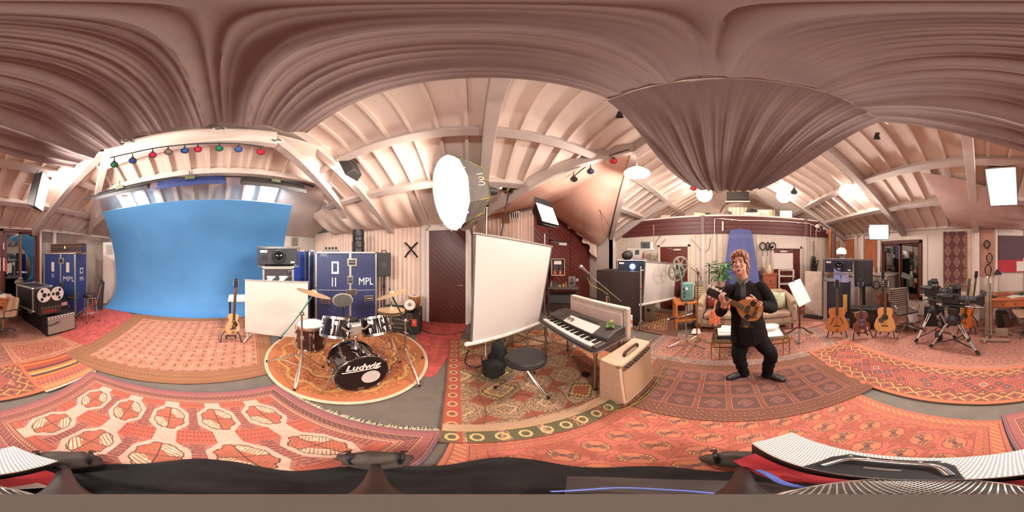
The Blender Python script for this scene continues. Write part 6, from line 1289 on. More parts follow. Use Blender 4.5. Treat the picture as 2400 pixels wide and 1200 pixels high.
for z in (.12, .2, .3): b = B(); b.lathe([(.025, 0), (.025, .03), (0, .03)], 14, (-.05, -.1, z), rotm(90)); b.o('knob', dark, fp)
lc = T('lattice_box', 'cream lattice box beside the mint film projector', 'box', MO @ V((.33, .25, h)), rz); 
b = B(); b.bx(-.1, .11, -.0, .14, 0, .3); b.o('inner', mat('lat_dark', '6a5a44', .7), lc, 0)
for k in range(6): b = B(); b.bx(-.11+k*.043, -.095+k*.043, -.012, .0, 0, .3); b.o('slat', mat('lat_cream', 'd0bf98', .6), lc, 0); b = B(); b.bx(-.11, .12, -.012, .0, k*.057, k*.057+.014); b.o('slat', mat('lat_cream', 'd0bf98', .6), lc, 0)
t = T('grey_box', 'grey machine box on the cream lattice box', 'box', MO @ V((.33, .27, h+.305)), rz); b = B(); b.bx(-.08, .09, 0, .12, 0, .13); b.o('body', mat('mach_grey', '7d7268', .5), t, 0, .01); b = B(); b.cyl((.04, .05, .13), (.05, .05, .23), .012); b.o('spout', dark, t)
# microphone stands and pedals left of the sofa
p = P(1608, 806, .02); mic_stand('chrome microphone stand with a low white tipped microphone beside the orange table', (p.x, p.y, .01), (p.x, p.y, .86), P(1585, 745, d=2.95), P(1622, 735, d=3.05), True, None, chrome, black, .35)
p = P(1633, 800, .02); mic_stand('tall thin microphone stand in front of the sofa arm', (p.x, p.y, .01), P(1636, 640, d=3.05), P(1632, 628, d=3.0), P(1640, 650, d=3.05), False, None, brass, black, .36)
t = T('floor_wedge', 'small grey folded paper under the left end of the sofa', 'paper', (*P(1632, 782, d=3.25).xy, .04), facing(1632)); b = B(); b.add([(-.1, 0, 0), (.1, 0, 0), (.06, .12, .07), (-.06, .12, .07), (.1, .14, 0), (-.1, .14, 0)], [(0, 1, 2, 3), (2, 1, 4), (3, 5, 0), (3, 2, 4, 5), (0, 5, 4, 1)]); b.o('sheet', paper, t, 0)
# white easel board, shelf and terracotta chest by the right door
p = P(1843, 710, d=4.5); eb = T('shelf_stand', 'white wooden open shelf stand under the blank white board', 'shelf', (p.x, p.y, .03), facing(1843)); wh = mat('shelf_white', 'cfc0ae', .6)
for x in (-.2, .2):
    for y in (0, .25): b = B(); b.bx(x-.022, x+.022, y-.02, y+.02, 0, 1.3); b.o('post', wh, eb, 0, .004)
for z in (.5, .9, 1.12, 1.29): b = B(); b.bx(-.2, .2, 0, .25, z-.012, z+.012); b.o('shelf', wh, eb, 0)
p2 = P(1836, 670, d=4.47); t = T('white_board', 'small blank white board leaning above the open shelf stand', 'board', (p2.x, p2.y, 1.36), facing(1836)); b = B(); b.box((0, 0, .22), (.53, .02, .44), 0, rotm(-5)); b.o('panel', mat('board_white', 'd6cac0', .6, var=.02), t, 0, .003)
p = P(1806, 700, d=4.42); t = T('terracotta_chest', 'terracotta wooden chest between the sofa and the shelf stand', 'chest', (p.x, p.y, .03), facing(1807)); b = B(); b.bx(-.2, .17, 0, .3, 0, 1.17); b.o('body', mat('terracotta', '9c5438', .5, var=.12), t, 0, .006); b = B(); b.bx(-.22, .19, -.02, .32, 1.17, 1.2); b.o('top', mat('terracotta', '9c5438', .5), t, 0, .004)
for z in (.75, 1.02): b = B(); b.bx(-.17, .14, -.012, 0, z-.1, z+.1); d_ = b.o('drawer', mat('terracotta', '9c5438', .5), t, 0, .004); b = B(); b.ball((0, -.025, z), .018, 8); b.o('knob', walnut, d_)
t = T('glass_jar', 'clear and amber glass jar on the terracotta chest', 'jar', (p.x, p.y+.0, 1.235), 0); b = B(); b.lathe([(.07, 0), (.08, .12), (.05, .2), (.045, .24), (0, .24)], 16, (.12, 0, 0)); b.o('jar', mat('jar_pale', 'c8b48c', .2), t); b = B(); b.lathe([(.05, 0), (.07, .05), (0, .06)], 12, (.12, 0, .02)); b.o('contents', mat('jar_yellow', 'c9a83c', .6), t)
t = T('loudspeaker', 'small dark speaker on the wall between the blue cloth and the right door', 'loudspeaker', P(1774, 648, d=4.55), facing(1774)); b = B(); b.bx(-.13, .13, 0, .16, -.1, .15); b.o('cabinet', mat('spk_brown', '4a3230', .5), t, 0, .01)
# music stand with a white sheet on a walnut tripod
p = P(1874, 790, .03); t = T('music_stand', 'walnut tripod music stand holding a large white sheet', 'music stand', (p.x, p.y, .03), facing(1874)); 
b = B(); b.tube([(0, 0, .18), (0, 0, .3), (0, 0, .7), (.0, 0, .95)], [.025, .018, .016, .014]); b.o('column', walnut, t)
for k in range(3): a = k*2*PI/3+.5; b = B(); b.tube(cat_rom([(0, 0, .22), (.08*cos(a), .08*sin(a), .2), (.2*cos(a), .2*sin(a), .08), (.3*cos(a), .3*sin(a), .015)]), .016, 8); b.o('leg', walnut, t)
b = B(); b.box((-.0, .0, .98), (.3, .02, .5), 0, rotm(-24, -14, 38)); b.o('sheet', paper, t, 0, .003); b = B(); b.box((-.02, .02, .97), (.2, .02, .44), 0, rotm(-24, -14, 38)); b.o('desk', walnut, t, 0); b = B(); b.tube([(-.12, -.06, 1.2), (-.1, -.06, 1.28), (-.06, -.06, 1.28)], .012); b.o('clip', black, t)
# tall leaning white panel and hanging cable bundle
p0, p1 = P(1890, 737, d=4.45), P(1924, 742, d=4.15); p0.z = p1.z = 0; mid, rz, w = frm(p0, p1); t = T('room_divider', 'plain white flat divider on black feet beside the silver case', 'panel', (mid.x, mid.y, .03), rz+.3); b = B(); b.bx(-w/2, w/2, 0, .05, .06, 1.28); b.o('panel', mat('panel_cream2', 'cfbcab', .6), t, 0, .005); b = B(); b.bx(w/2-.02, w/2+.012, -.01, .1, .06, 1.29); b.o('edge', mat('panel_edge', 'a98f7c', .6), t, 0); b = B(); b.bx(-w/2, w/2, -.12, .2, 0.0, .05); b.o('foot', dark, t, 0)
t = T('cable_hank', 'thick hank of black cables hung on the boarded wall', 'cables', P(1908, 618, u=UC-.14), PI/2*0); t.rotation_euler = (0, 0, -PI/2)
for k in range(9): b = B(); b.tube([(.09*sin(q*PI/9+k)*(.6+.05*k)+.015*(k-4), -.02*(k % 3), .0+.26*cos(q*PI/9)-.02*k) for q in range(18)], .012, 6, True); b.o('cable', black, t)
b = B(); b.tube([(0, 0, .2), (0, .02, .75)], .012); b.o('hook_rope', black, t)
for k, px in enumerate((1787, 1799, 1811)):
    t = T('cable_coil', ['left', 'middle', 'right'][k]+' of the three black cable coils hung beside the right maroon door', 'cables', P(px, 577, u=UC-.07), -PI/2)
    for q in range(2): b = B(); b.tube([((.085 if k != 1 else .05)*cos(a*PI/10)+.006*q, -.012*q, .11*sin(a*PI/10)) for a in range(20)], .016, 7, True); b.o('loop', black, t)
    b = B(); b.tube([(0, 0, -.11), (.01, 0, -.24), (0, 0, -.3)], .008, 6); b.o('tail', black, t)
cbm = mat('cable_grey', '6a5f55', .6)
for nm, pts in (('sagging cable from the beam above the film projector door', [(1620, 560), (1634, 575), (1645, 590), (1660, 584), (1665, 558)]), ('thin cable looped along the boarded wall to the blue cloth', [(1618, 625), (1635, 638), (1650, 640), (1668, 628)]), ('crossed cables above the maroon door', [(1560, 560), (1548, 575), (1542, 600), (1540, 615)]), ('pair of wires on the wall left of the maroon door', [(1548, 552), (1536, 570), (1543, 585), (1536, 610)])):
    t = T('cable', nm, 'cable', (UC-.05, 0, 0)); b = B(); b.tube(cat_rom([P(x, y, u=UC-.05)-V((UC-.05, 0, 0)) for x, y in pts]), .007, 6); b.o('cord', cbm, t)
# ---------------------------------------------------------------- loft clutter
def lb(name, lab, cat, px, py, d, dims, m, rot=0, bev=.006, up=0):
    p = P(px, py, d=d); p.z = 2.955+up; t = T(name, lab, cat, p, facing(px)+rot); b = B(); b.bx(-dims[0]/2, dims[0]/2, 0, dims[1], 0, dims[2]); b.o('body', m, t, 0, bev); return t
t = T('television', 'dark flat television mounted high in the loft gable', 'television', P(1729, 459, d=5.6), facing(1729)); b = B(); b.bx(-.38, .38, 0, .06, -.17, .17); b.o('case', black, t, 0, .01); b = B(); b.bx(-.36, .36, -.006, 0, -.15, .15); b.o('screen', mat('tv_screen', '3a3632', .2), t, 0); b = B(); b.bx(-.42, .42, -.02, .08, -.24, -.2); b.o('shelf', white, t, 0)
lb('cardboard_box', 'pale salmon box at the left end of the loft', 'box', 1560, 515, 5.6, (.34, .25, .2), mat('box_salmon', 'd09a82', .7))
lb('suitcase', 'tilted salmon case in the loft left of the beam post', 'case', 1640, 512, 5.5, (.4, .2, .26), mat('box_peach', 'd6a283', .7), .2)
lb('equipment_box', 'dark teal box in the loft behind the salmon case', 'box', 1655, 500, 6.0, (.3, .2, .4), mat('box_teal', '4a5a56', .6))
lb('paper_stack', 'loose white papers on the edge of the loft', 'paper', 1688, 511, 5.2, (.34, .2, .07), paper, .2)
lump('woven_basket', 'dark woven basket lump in the loft', 'basket', (*P(1706, 510, d=5.4).xy, 2.955), (.17, .14, .3), mat('basket', '5a4840', .9, var=.4, scale=25), 5)
pk = P(1729, 500, d=5.6)
def pkc(i, j): return V((0, 0, 0))+MX.Rotation(facing(1729), 3, 'Z') @ V(((i-.5)*.62, -.05*abs(sin(14*i))-.03, .46*(1-j)))
t = T('loft_bundle', 'salmon cloth bundle hung over a box in the loft', 'cloth', (pk.x, pk.y, 2.96)); b = B(); b.sheet(pkc, 30, 8, .01); b.o('cloth', pinkc, t, 60); b = B(); b.box(MX.Rotation(facing(1729), 3, 'Z') @ V((0, .12, .2)), (.55, .25, .4), facing(1729)); b.o('box', mat('box_linen', 'c9b49c', .7), t, 0)
lb('equipment_box', 'low white box in the middle of the loft', 'box', 1762, 512, 5.2, (.5, .25, .2), paper)
t = T('lampshade', 'black shallow lamp shade lying on the white loft box', 'lampshade', (*P(1761, 500, d=5.3).xy, 3.16), 0); b = B(); b.lathe([(.2, 0), (.17, .08), (.06, .13), (0, .13)], 20); b.o('shade', black, t)
lb('storage_box', 'wide white box in the right half of the loft', 'box', 1795, 512, 5.4, (.55, .25, .34), mat('box_cream', 'd8cabb', .7))
lb('yellow_tin', 'narrow yellow tin at the right of the loft', 'tin', 1806, 514, 5.0, (.07, .07, .2), mat('tin_yellow', 'b8a458', .5))
lb('grey_bottle', 'grey bottle box beside the yellow tin in the loft', 'box', 1813, 514, 5.0, (.09, .08, .22), mat('bott_grey', '8a8478', .5))
lb('storage_box', 'white radio shaped box at the right end of the loft', 'box', 1842, 515, 5.1, (.38, .2, .22), paper)
def plankb(lab, pts, m):
    t = T('loose_board', lab, 'board', pts[0]); b = B(); b.bar((0, 0, 0), V(pts[1])-V(pts[0]), .3, .03); b.o('board', m, t, 0)
t = T('bent_rod', 'dark bent wooden rod arched behind the loft bundle', 'rod', P(1690, 497, d=5.8)); o_ = P(1690, 497, d=5.8); b = B(); b.tube(cat_rom([P(x, y, d=5.8)-o_ for x, y in ((1688, 498), (1702, 478), (1740, 474), (1780, 478), (1808, 486))]), .03, 8); b.o('rod', mat('rod_brown', '6a4a34', .6), t)
# pale ceiling board beside the right flood
b = B(); b.add([rp(u, v, 'D', o) for u, v in ((4.4, -1.1), (6.2, -1.0), (6.2, -2.6), (4.4, -2.35)) for o in (.09, .12)], [(0, 2, 4, 6), (1, 7, 5, 3), (0, 1, 3, 2), (2, 3, 5, 4), (4, 5, 7, 6), (6, 7, 1, 0)]); tag(b.o('ceiling_board', paper, None, 0), 'plain pale board fixed under the roof slope right of the television', 'board')
for px, py, lab in ((1625, 437, 'small red faced clip spot under the roof left of the television'), (1861, 446, 'small dark green clip spot under the roof right of the television')):
    spot(px, py, 'c0302c' if px < 1700 else '2c4a3c', lab, 3.6, 'clip spots under the roof near the loft', 1.5)
# three spots on a bar under the pink cloth
o0 = P(1365, 408, d=2.6); t = T('spot_rail', 'short dark rail of spots under the salmon pink cloth', 'rail', o0); b = B(); b.tube([P(1345, 413, d=2.9)-o0, P(1380, 385, d=2.7)-o0, P(1475, 350, d=2.4)-o0], .011); b.o('rail', dark, t)
for px, py, c, lab in ((1345, 416, '38302c', 'black spot at the lower end of the rail by the salmon pink cloth'), (1384, 398, '3c3450', 'dark violet spot in the middle of the rail by the salmon pink cloth'), (1438, 374, 'd82c38', 'red spot at the upper end of the rail by the salmon pink cloth')): spot(px, py, c, lab, 2.55, 'spots on the rail by the pink cloth', 1.2)
# ================================================================ RIGHT SIDE: guitars, speaker, cameras, desk
def outline(ws, zs, n=6):        # symmetrical body outline from half widths going up
    r = cat_rom([(w, z, 0) for w, z in zip(ws, zs)], n); q = [(p.x, p.y) for p in r]; return q+[(-x, z) for x, z in reversed(q) if x > 1e-4]
def guitar(kind, lab, p, rz, body_m, h=1.05, bh=.5, bw=.42, lean=-10, neck_m=None, side_m=None, head_m=None, cut=False, scale=1, dep=.1, strap=False, roll=0, cat='guitar', name='guitar'):
    t = T(name, lab, cat, p, rz); M = rotm(lean, roll); k = bw/2
    W = {'round': ([0, .45, .8, 1., .98, .8, .5, .24, .0], [0, .03, .14, .36, .5, .7, .86, .97, 1]), 'arch': ([.0, .6, .96, 1., .84, .66, .66, .76, .74, .5, .0], [0, .02, .16, .3, .5, .62, .68, .8, .92, .99, 1]), 'flat': ([.0, .6, .95, 1., .86, .68, .66, .72, .7, .5, .0], [0, .015, .14, .28, .5, .63, .7, .82, .92, .99, 1]), 'violin': ([.0, .55, .95, 1., .9, .6, .5, .58, .78, .8, .6, .0], [0, .02, .15, .28, .42, .5, .58, .66, .74, .86, .96, 1]), 'solid': ([.0, .6, .96, 1., .8, .6, .62, .74, .7, .4, .0], [0, .02, .15, .3, .5, .62, .7, .82, .92, .99, 1])}[kind]
    out = outline([x*k for x in W[0]], [z*bh for z in W[1]])
    side_m = side_m or body_m; neck_m = neck_m or walnut; head_m = head_m or black
    def put(b): b.v = [tuple(M @ V(q)) for q in b.v]; return b
    b = B(); b.slab(out, -dep, 0); put(b).o('body', side_m, t, 30, .006)
    b = B(); b.slab([(x*.975, .006+z*.985) for x, z in out], -dep-.005, -dep+.001); top = put(b).o('soundboard', body_m, t, 0)
    if kind == 'arch' or kind == 'violin':
        for s_ in (-1, 1):
            f = .34 if kind == 'arch' else .3
            if kind == 'arch': b = B(); b.tube(cat_rom([(s_*k*.62, -dep-.008, bh*.33), (s_*k*.5, -dep-.008, bh*.36), (s_*k*.42, -dep-.008, bh*.48), (s_*k*.3, -dep-.008, bh*.6), (s_*k*.24, -dep-.008, bh*.57)]), .006, 6); put(b).o('f_hole', black, t)
    pk = mat('pickup_blue', '6a74a8', .3, .5) if kind == 'violin' else chrome
    if kind in ('violin', 'solid'):
        for z in (.4, .62) if kind == 'violin' else (.42, .66): b = B(); b.box((0, -dep-.012, bh*z), (.075, .02, .038)); put(b).o('pickup', pk, t, 0, .004)
    if kind == 'round':
        b = B(); b.lathe([(.03, 0), (.03, .003), (0, .003)], 20, (0, -dep-.004, bh*.55), rotm(90) @ MX.Diagonal((1.3, .9, 1, 1))); put(b).o('sound_hole', black, t)
        for x in (-.07, .075): b = B(); b.slab([(x-.025, bh*.36), (x+.02, bh*.33), (x+.03, bh*.5), (x-.005, bh*.56), (x-.03, bh*.48)], -dep-.009, -dep-.004); put(b).o('dark_inlay', black, t, 0)
    if kind == 'flat':
        b = B(); b.lathe([(.052, 0), (.052, .003), (0, .003)], 24, (0, -dep-.004, bh*.62), rotm(90)); put(b).o('sound_hole', black, t); b = B(); b.lathe([(.066, .0), (.066, .002), (.054, .002), (.054, .0)], 24, (0, -dep-.005, bh*.62), rotm(90)); put(b).o('rosette', walnut, t)
        b = B(); b.slab([(-.05, bh*.62), (-.03, bh*.55), (-.02, bh*.44), (-.06, bh*.37), (-.12, bh*.41), (-.13, bh*.5), (-.1, bh*.6)], -dep-.009, -dep-.004); put(b).o('pick_guard', mat('guard_grey', '4a4440', .3), t, 0)
    if kind == 'solid': b = B(); b.slab([(-.02, bh*.3), (.05, bh*.32), (.1, bh*.45), (.05, bh*.62), (.02, bh*.8), (-.0, bh*.8)], -dep-.011, -dep-.005); put(b).o('pick_guard', mat('guard_dark', '3a2418', .3), t, 0)
    b = B(); b.bx(-.065, .065, -dep-.014, -dep-.004, bh*.27-.012, bh*.27+.012); put(b).o('bridge', walnut, t, 0, .003)
    if kind != 'flat': b = B(); b.bx(-.03, .03, -dep-.016, -dep-.008, .01, bh*.16); put(b).o('tailpiece', brass if kind == 'arch' else chrome, t, 0, .003)
    for x in (.6,) if kind in ('solid', 'violin') else (): 
        for z in (.16, .24): b = B(); b.cyl((k*x, -dep-.003, bh*z), (k*x, -dep-.025, bh*z), .013, n=10); put(b).o('knob', paper, t)
    nb, nt = bh*.8, h-.19
    b = B(); b.add([(x, y, z) for z, hw in ((nb, .027), (nt, .022)) for x, y in ((-hw, -dep-.012), (hw, -dep-.012), (hw, -dep+.02), (-hw, -dep+.02))], [(3, 2, 1, 0), (4, 5, 6, 7), (0, 1, 5, 4), (1, 2, 6, 5), (2, 3, 7, 6), (3, 0, 4, 7)]); put(b).o('neck', neck_m, t, 0, .004)
    b = B(); b.bx(-.024, .024, -dep-.017, -dep-.011, bh*.7, nt); fb = put(b).o('fingerboard', mat('rosewood', '33211a', .5), t, 0)
    b = B()
    for q in range(14): z = nt-(nt-bh*.72)*(1-.5**(q/8.))/(1-.5**(14/8.)); b.bx(-.022, .022, -dep-.019, -dep-.016, z-.002, z+.002)
    fo = put(b).o('frets', brass, fb, 0); fo['kind'] = 'stuff'
    b = B(); b.slab([(-.024, nt), (.024, nt), (.04, nt+.06), (.036, h-.01), (0, h), (-.036, h-.01), (-.04, nt+.06)], -dep-.006, -dep+.012); hd = put(b).o('headstock', head_m, t, 0, .003)
    for s_ in (-1, 1):
        for q in range(4 if name == 'mandolin' else 3 if kind != 'violin' else 2): b = B(); b.ball((s_*.052, -dep+.0, nt+.06+q*.042), (.012, .008, .012), 8); b.cyl((s_*.03, -dep, nt+.06+q*.042), (s_*.05, -dep, nt+.06+q*.042), .004, n=6); put(b).o('tuning_peg', paper if name == 'mandolin' else chrome, hd)
    b = B()
    for q in range(6 if kind != 'violin' else 4): x = (q/(5. if kind != 'violin' else 3)-.5); b.bar((x*.05, -dep-.02, bh*.27), (x*.034, -dep-.021, nt), .0018, .0018)
    so_ = put(b).o('strings', mat('string', 'c0a878', .3, .9), t, 0); so_['kind'] = 'stuff'
    return t
def gstand(lab, p, rz, h=.42, m=None):
    t = T('guitar_stand', lab, 'guitar stand', p, rz, 'guitar stands'); m = m or black
    for s_ in (-1, 1): b = B(); b.tube([(0, .12, .34), (.16*s_, -.06, .14), (.19*s_, -.12, .0)], .012); b.o('leg', m, t); b = B(); b.tube([(.08*s_, -.02, .1), (.08*s_, -.14, .1), (.08*s_, -.16, .14)], .012); b.o('cradle', rubber, t)
    b = B(); b.tube([(0, .12, .34), (0, .3, .0)], .012); b.o('back_leg', m, t); b = B(); b.bar((-.1, -.02, .1), (.1, -.02, .1), .02, .02); b.o('cross_bar', m, t, 0); b = B(); b.cyl((0, .1, .3), (0, .16, h), .01); b.o('upright', m, t)
    return t
archm = mat('arch_top', 'b86f3c', .3, var=.15, scale=3, coat=.6); flatm = mat('spruce_top', 'd09458', .35, var=.08, scale=4, stretch=(8, 8, .6), coat=.4); sunb = mat('sunburst', '6a3428', .25, var=.35, scale=4, coat=.8); orgm = mat('orange_finish', 'c0602a', .25, var=.12, coat=.8); redside = mat('red_side', '7d3c20', .3, coat=.6)
def gplace(px, py, dz=.09): p = P(px, py, .03); return V((p.x, p.y, .03))
def put_g(kind, lab, slab_, px, py, **k):
    p = gplace(px, py); rz = facing(px)+R(k.pop('yaw', 0)); gstand(slab_, (p.x, p.y, .03), rz); return guitar(kind, lab, (p.x, p.y, .145), rz, **k)
put_g('arch', 'amber archtop guitar with f-holes on a stand left of the black amplifier', 'black stand under the amber archtop guitar', 1962, 786, body_m=archm, side_m=redside, bw=.44, bh=.52, h=1.1, lean=-8)
put_g('violin', 'violin shaped brown sunburst bass guitar with blue pickups on a stand', 'black stand under the violin shaped bass', 2019, 789, body_m=sunb, side_m=mat('bass_edge', '8f6238', .4), bw=.33, bh=.46, h=1.12, lean=-8, dep=.06, yaw=14)
put_g('flat', 'natural flat top acoustic guitar with a round sound hole on a stand', 'black stand under the natural flat top guitar', 2075, 786, body_m=flatm, side_m=redside, bw=.42, bh=.52, h=1.1, lean=-9, yaw=-8)
a0, a1 = P(1991, 776, d=3.6), P(2068, 776, d=3.55); a0.z = a1.z = .02
combo('guitar_amplifier', 'black amplifier with a gold line and white lettering behind the three guitars', a0, a1, .5, .3, black, mat('vox_grille', '2e211c', .7, var=.25, scale=60), None, None)
t = bpy.data.objects['guitar_amplifier.002']; m_, r_, w_ = frm(a0, a1); b = B(); b.bx(-w_/2+.03, w_/2-.03, -.014, -.008, .345, .352); b.o('gold_piping', brass, t, 0); b = B(); b.bx(-w_/2+.03, w_/2-.03, -.013, -.009, .352, .46); b.o('upper_panel', mat('amp_panel', '241a17', .5), t, 0); text('VOX', .05, paper, t, (-w_/2+.12, -.016, .41), (PI/2, 0, 0), sx=1.2)
b = B(); b.tube([(-.1, .14, .502), (-.08, .14, .53), (.08, .14, .53), (.1, .14, .502)], .012); b.o('handle', black, t)
# cello coloured instrument behind
p = V((*P(2068, 770, d=3.95).xy, .035)); gstand('dark stand under the brown instrument behind the flat top guitar', p, facing(2068)); guitar('arch', 'small reddish brown guitar half hidden behind the flat top guitar', p+V((0, 0, .32)), facing(2068)+.4, mat('brown_inst', '7d4028', .35, coat=.5), bw=.34, bh=.46, h=1.0, lean=-4)
# projector on silver case with lamp
p = P(1966, 700, d=3.95); pz = P(1966, 645, d=3.95).z
scs = case('flight_case', 'upright silver trimmed flight case with blue and yellow stickers behind the archtop guitar', (p.x, p.y, .03), facing(1966), .66, .5, pz-.14, mat('case_dark', '35303c', .5), mat('bright_alu', 'b4aeb4', .35, .7), tw=.09, corner=False, base=.05)
for x0, x1, z0_, z1_, c in ((-.12, .04, 1.1, 1.4, '8a8fc0'), (.06, .24, 1.05, 1.3, '9a96b8'), (.1, .2, .3, .75, 'c9963c'), (.14, .18, .8, 1.0, '2b2730')): b = B(); b.bx(x0, x1, -.05, -.045, z0_, z1_); b.o('sticker', mat('st_'+c, c, .6), scs, 0)
t, w, h, pq = projector('black projector under the white dome lamp by the copper poles', 1966, 641, 3.9, 66, 34, mat('projector_indigo', '2d2c3a', .4))
dl = T('dome_lamp', 'white glass dome lamp on a green base standing on the projector', 'lamp', (*P(1972, 610, d=4.05).xy, P(1966, 641, d=3.9).z+h+.02), 0); b = B(); b.lathe([(.06, 0), (.05, .02), (.02, .04), (.02, .1), (.03, .12), (0, .12)], 18); b.o('base', mat('lamp_green', '5c7a68', .3, .3), dl); b = B(); b.lathe([(.12, .1), (.13, .14), (.12, .2), (.07, .25), (0, .265)], 26); b.o('dome', mat('opal_glass', 'e8ddd2', .3, var=0, emit=.35), dl); b = B(); b.ball((.1, .02, .02), (.04, .03, .025), 8); b.o('trinket', dark, dl)
copper = mat('copper_pole', 'a8683e', .3, .6)
for px, r, m, lab in ((1946, .07, copper, 'fat copper coloured tube leaning by the end wall'), (1956, .045, mat('dark_pole', '5a3c34', .5), 'dark brown tube beside the copper coloured tube'), (2012-48, .05, copper, 'second copper coloured roll behind the dome lamp')):
    p = P(px, 538 if px < 1960 else 565, d=5.3); t = T('tube_roll', lab, 'tube', (p.x, p.y, 0)); b = B(); b.cyl((0, .0, .0), (0, 0, p.z), r, n=18); b.cyl((0, 0, p.z*.7), (0, 0, p.z*.7+.04), r+.006, n=18); b.o('tube', m, t)
sgb = mat('studio_black', '2b2625', .5)
t, p0, w, h = pa('large plain black studio speaker on a stand right of the indigo projector', 2024, 669, 608, 4.05, 44, 0, logo=False)
s_ = T('speaker_stand', 'thick black stand under the plain black studio speaker', 'stand', (*P(2024, 700, d=4.2).xy, .0), facing(2024)); b = B(); b.bx(-.05, .05, -.05, .05, .05, p0.z-.03); b.o('pillar', black, s_, 0, .004); b = B(); b.bx(-.22, .24, -.16, .16, p0.z-.03, p0.z-.004); b.o('top_plate', black, s_, 0, .004); b = B(); b.bx(-.2, .2, -.2, .2, .0, .05); b.o('base_plate', black, s_, 0, .004)
# shelves, rugs and things on the wall behind
pat_or = mat('wall_rug_orange', 'a8603e', .9, var=.35, scale=30)
p = P(2040, 600, v=VD+.03); b = B(); b.sheet(lambda i, j: V((-.26+.5*i, .012+.01*sin(9*i), -.55+1.2*j)), 10, 12, .01); o = b.o('wall_rug', pat_or, None, 60); o.location = (p.x, p.y, 1.65); tag(o, 'small orange patterned rug hung on the wall behind the studio speaker', 'wall rug')
p = P(1988, 590, v=VD+.03); b = B(); b.bx(-.3, .3, 0, .05, -.0, .9); o = b.o('red_board', mat('board_copper', 'b0643c', .5, var=.2, scale=3), None, 0, .005); o.location = (5.0-.6, VD, 1.45); tag(o, 'copper red board on the wall in the far right corner', 'board')
# white plinth behind guitars
p = P(2040, 700, v=VD+.4); t = T('low_cabinet', 'white low cabinet against the wall behind the flat top guitar', 'cabinet', (p.x-.1, VD+.02, .03), PI); b = B(); b.bx(-.55, .55, -.45, 0, 0, 1.12); b.o('body', mat('cab_cream', 'cbb8a8', .6), t, 0, .008); b = B(); b.bx(-.6, .6, -.48, 0, 1.12, 1.15); b.o('top', mat('cab_cream', 'cbb8a8', .6), t, 0, .005)
t = T('table_ornament', 'slim white figure on the low white cabinet', 'ornament', (p.x-.05, VD+.3, 1.185), 0); b = B(); b.lathe([(.03, 0), (.025, .02), (.012, .06), (.018, .13), (.008, .2), (0, .22)], 12); b.o('body', paper, t)
t = T('headphones', 'black headphones hung on the low white cabinet', 'headphones', (*P(2054, 668, d=3.9).xy, P(2054, 668, d=3.9).z), facing(2054)); b = B(); b.tube([(.08*cos(a*PI/10), 0, .1*sin(a*PI/10)) for a in range(20)], .018, 8, True); b.o('band', black, t); 
for x in (-.08, .08): b = B(); b.ball((x, 0, -.03), (.03, .04, .05), 8); b.o('ear_pad', black, t)
# ribbed swivel chair
p = P(2120, 768, .03); ch = T('ribbed_chair', 'brown ribbed swivel chair with chrome arms below the dark window', 'chair', (p.x, p.y, .01), facing(2120)+.5); cbr = mat('chair_brown', '4a3830', .5)
b = B(); b.bx(-.24, .24, -.2, .22, .42, .47); b.o('seat', cbr, ch, 0, .02)
for k in range(9): b = B(); b.cyl((-.22, .24+.008*k, .52+k*.05), (.22, .24+.008*k, .52+k*.05), .026, n=10); b.o('rib', mat('rib_taupe', '7d685a', .5), ch)
for s_ in (-1, 1): b = B(); b.tube(cat_rom([(.25*s_, -.12, .44), (.28*s_, -.16, .62), (.28*s_, .1, .66), (.25*s_, .24, .62)]), .013); b.o('arm', chrome, ch); b = B(); b.tube([(.235*s_, .22, .45), (.235*s_, .3, .97)], .012); b.o('back_rail', chrome, ch)
b = B(); b.cyl((0, 0, .08), (0, 0, .42), .025); b.o('column', chrome, ch)
for k in range(4): a = k*PI/2+.4; b = B(); b.bar((0, 0, .1), (.28*cos(a), .28*sin(a), .07), .04, .025); b.o('star_foot', chrome, ch, 0); b = B(); b.cyl((.28*cos(a)-.012, .28*sin(a), .03), (.28*cos(a)+.012, .28*sin(a), .03), .03); b.o('caster', black, ch)
p = P(2126, 770, d=3.35); ms = T('music_stand', 'thin black music stand between the flat top guitar and the cameras', 'music stand', (p.x, p.y, .03), facing(2126)); b = B(); b.cyl((0, 0, .05), (0, 0, 1.22), .012); b.o('pole', dark, ms)
for k in range(3): a = k*2*PI/3; b = B(); b.tube([(0, 0, .25), (.38*cos(a), .38*sin(a), .012)], .01); b.o('leg', dark, ms); b = B(); b.ball((.38*cos(a), .38*sin(a), .014), .014, 6); b.o('leg_tip', rubber, ms)
b = B(); b.box((-.02, .02, 1.27), (.2, .012, .14), 0, rotm(-50, 20)); b.o('desk', dark, ms, 0)
t = T('paper_sheet', 'loose cream paper leaning below the ribbed chair', 'paper', (*P(2138, 725, d=4.0).xy, .03), facing(2138)); b = B(); b.box((0, 0, .17), (.22, .01, .4), 0, rotm(-15, -18)); b.o('sheet', paper, t, 0)
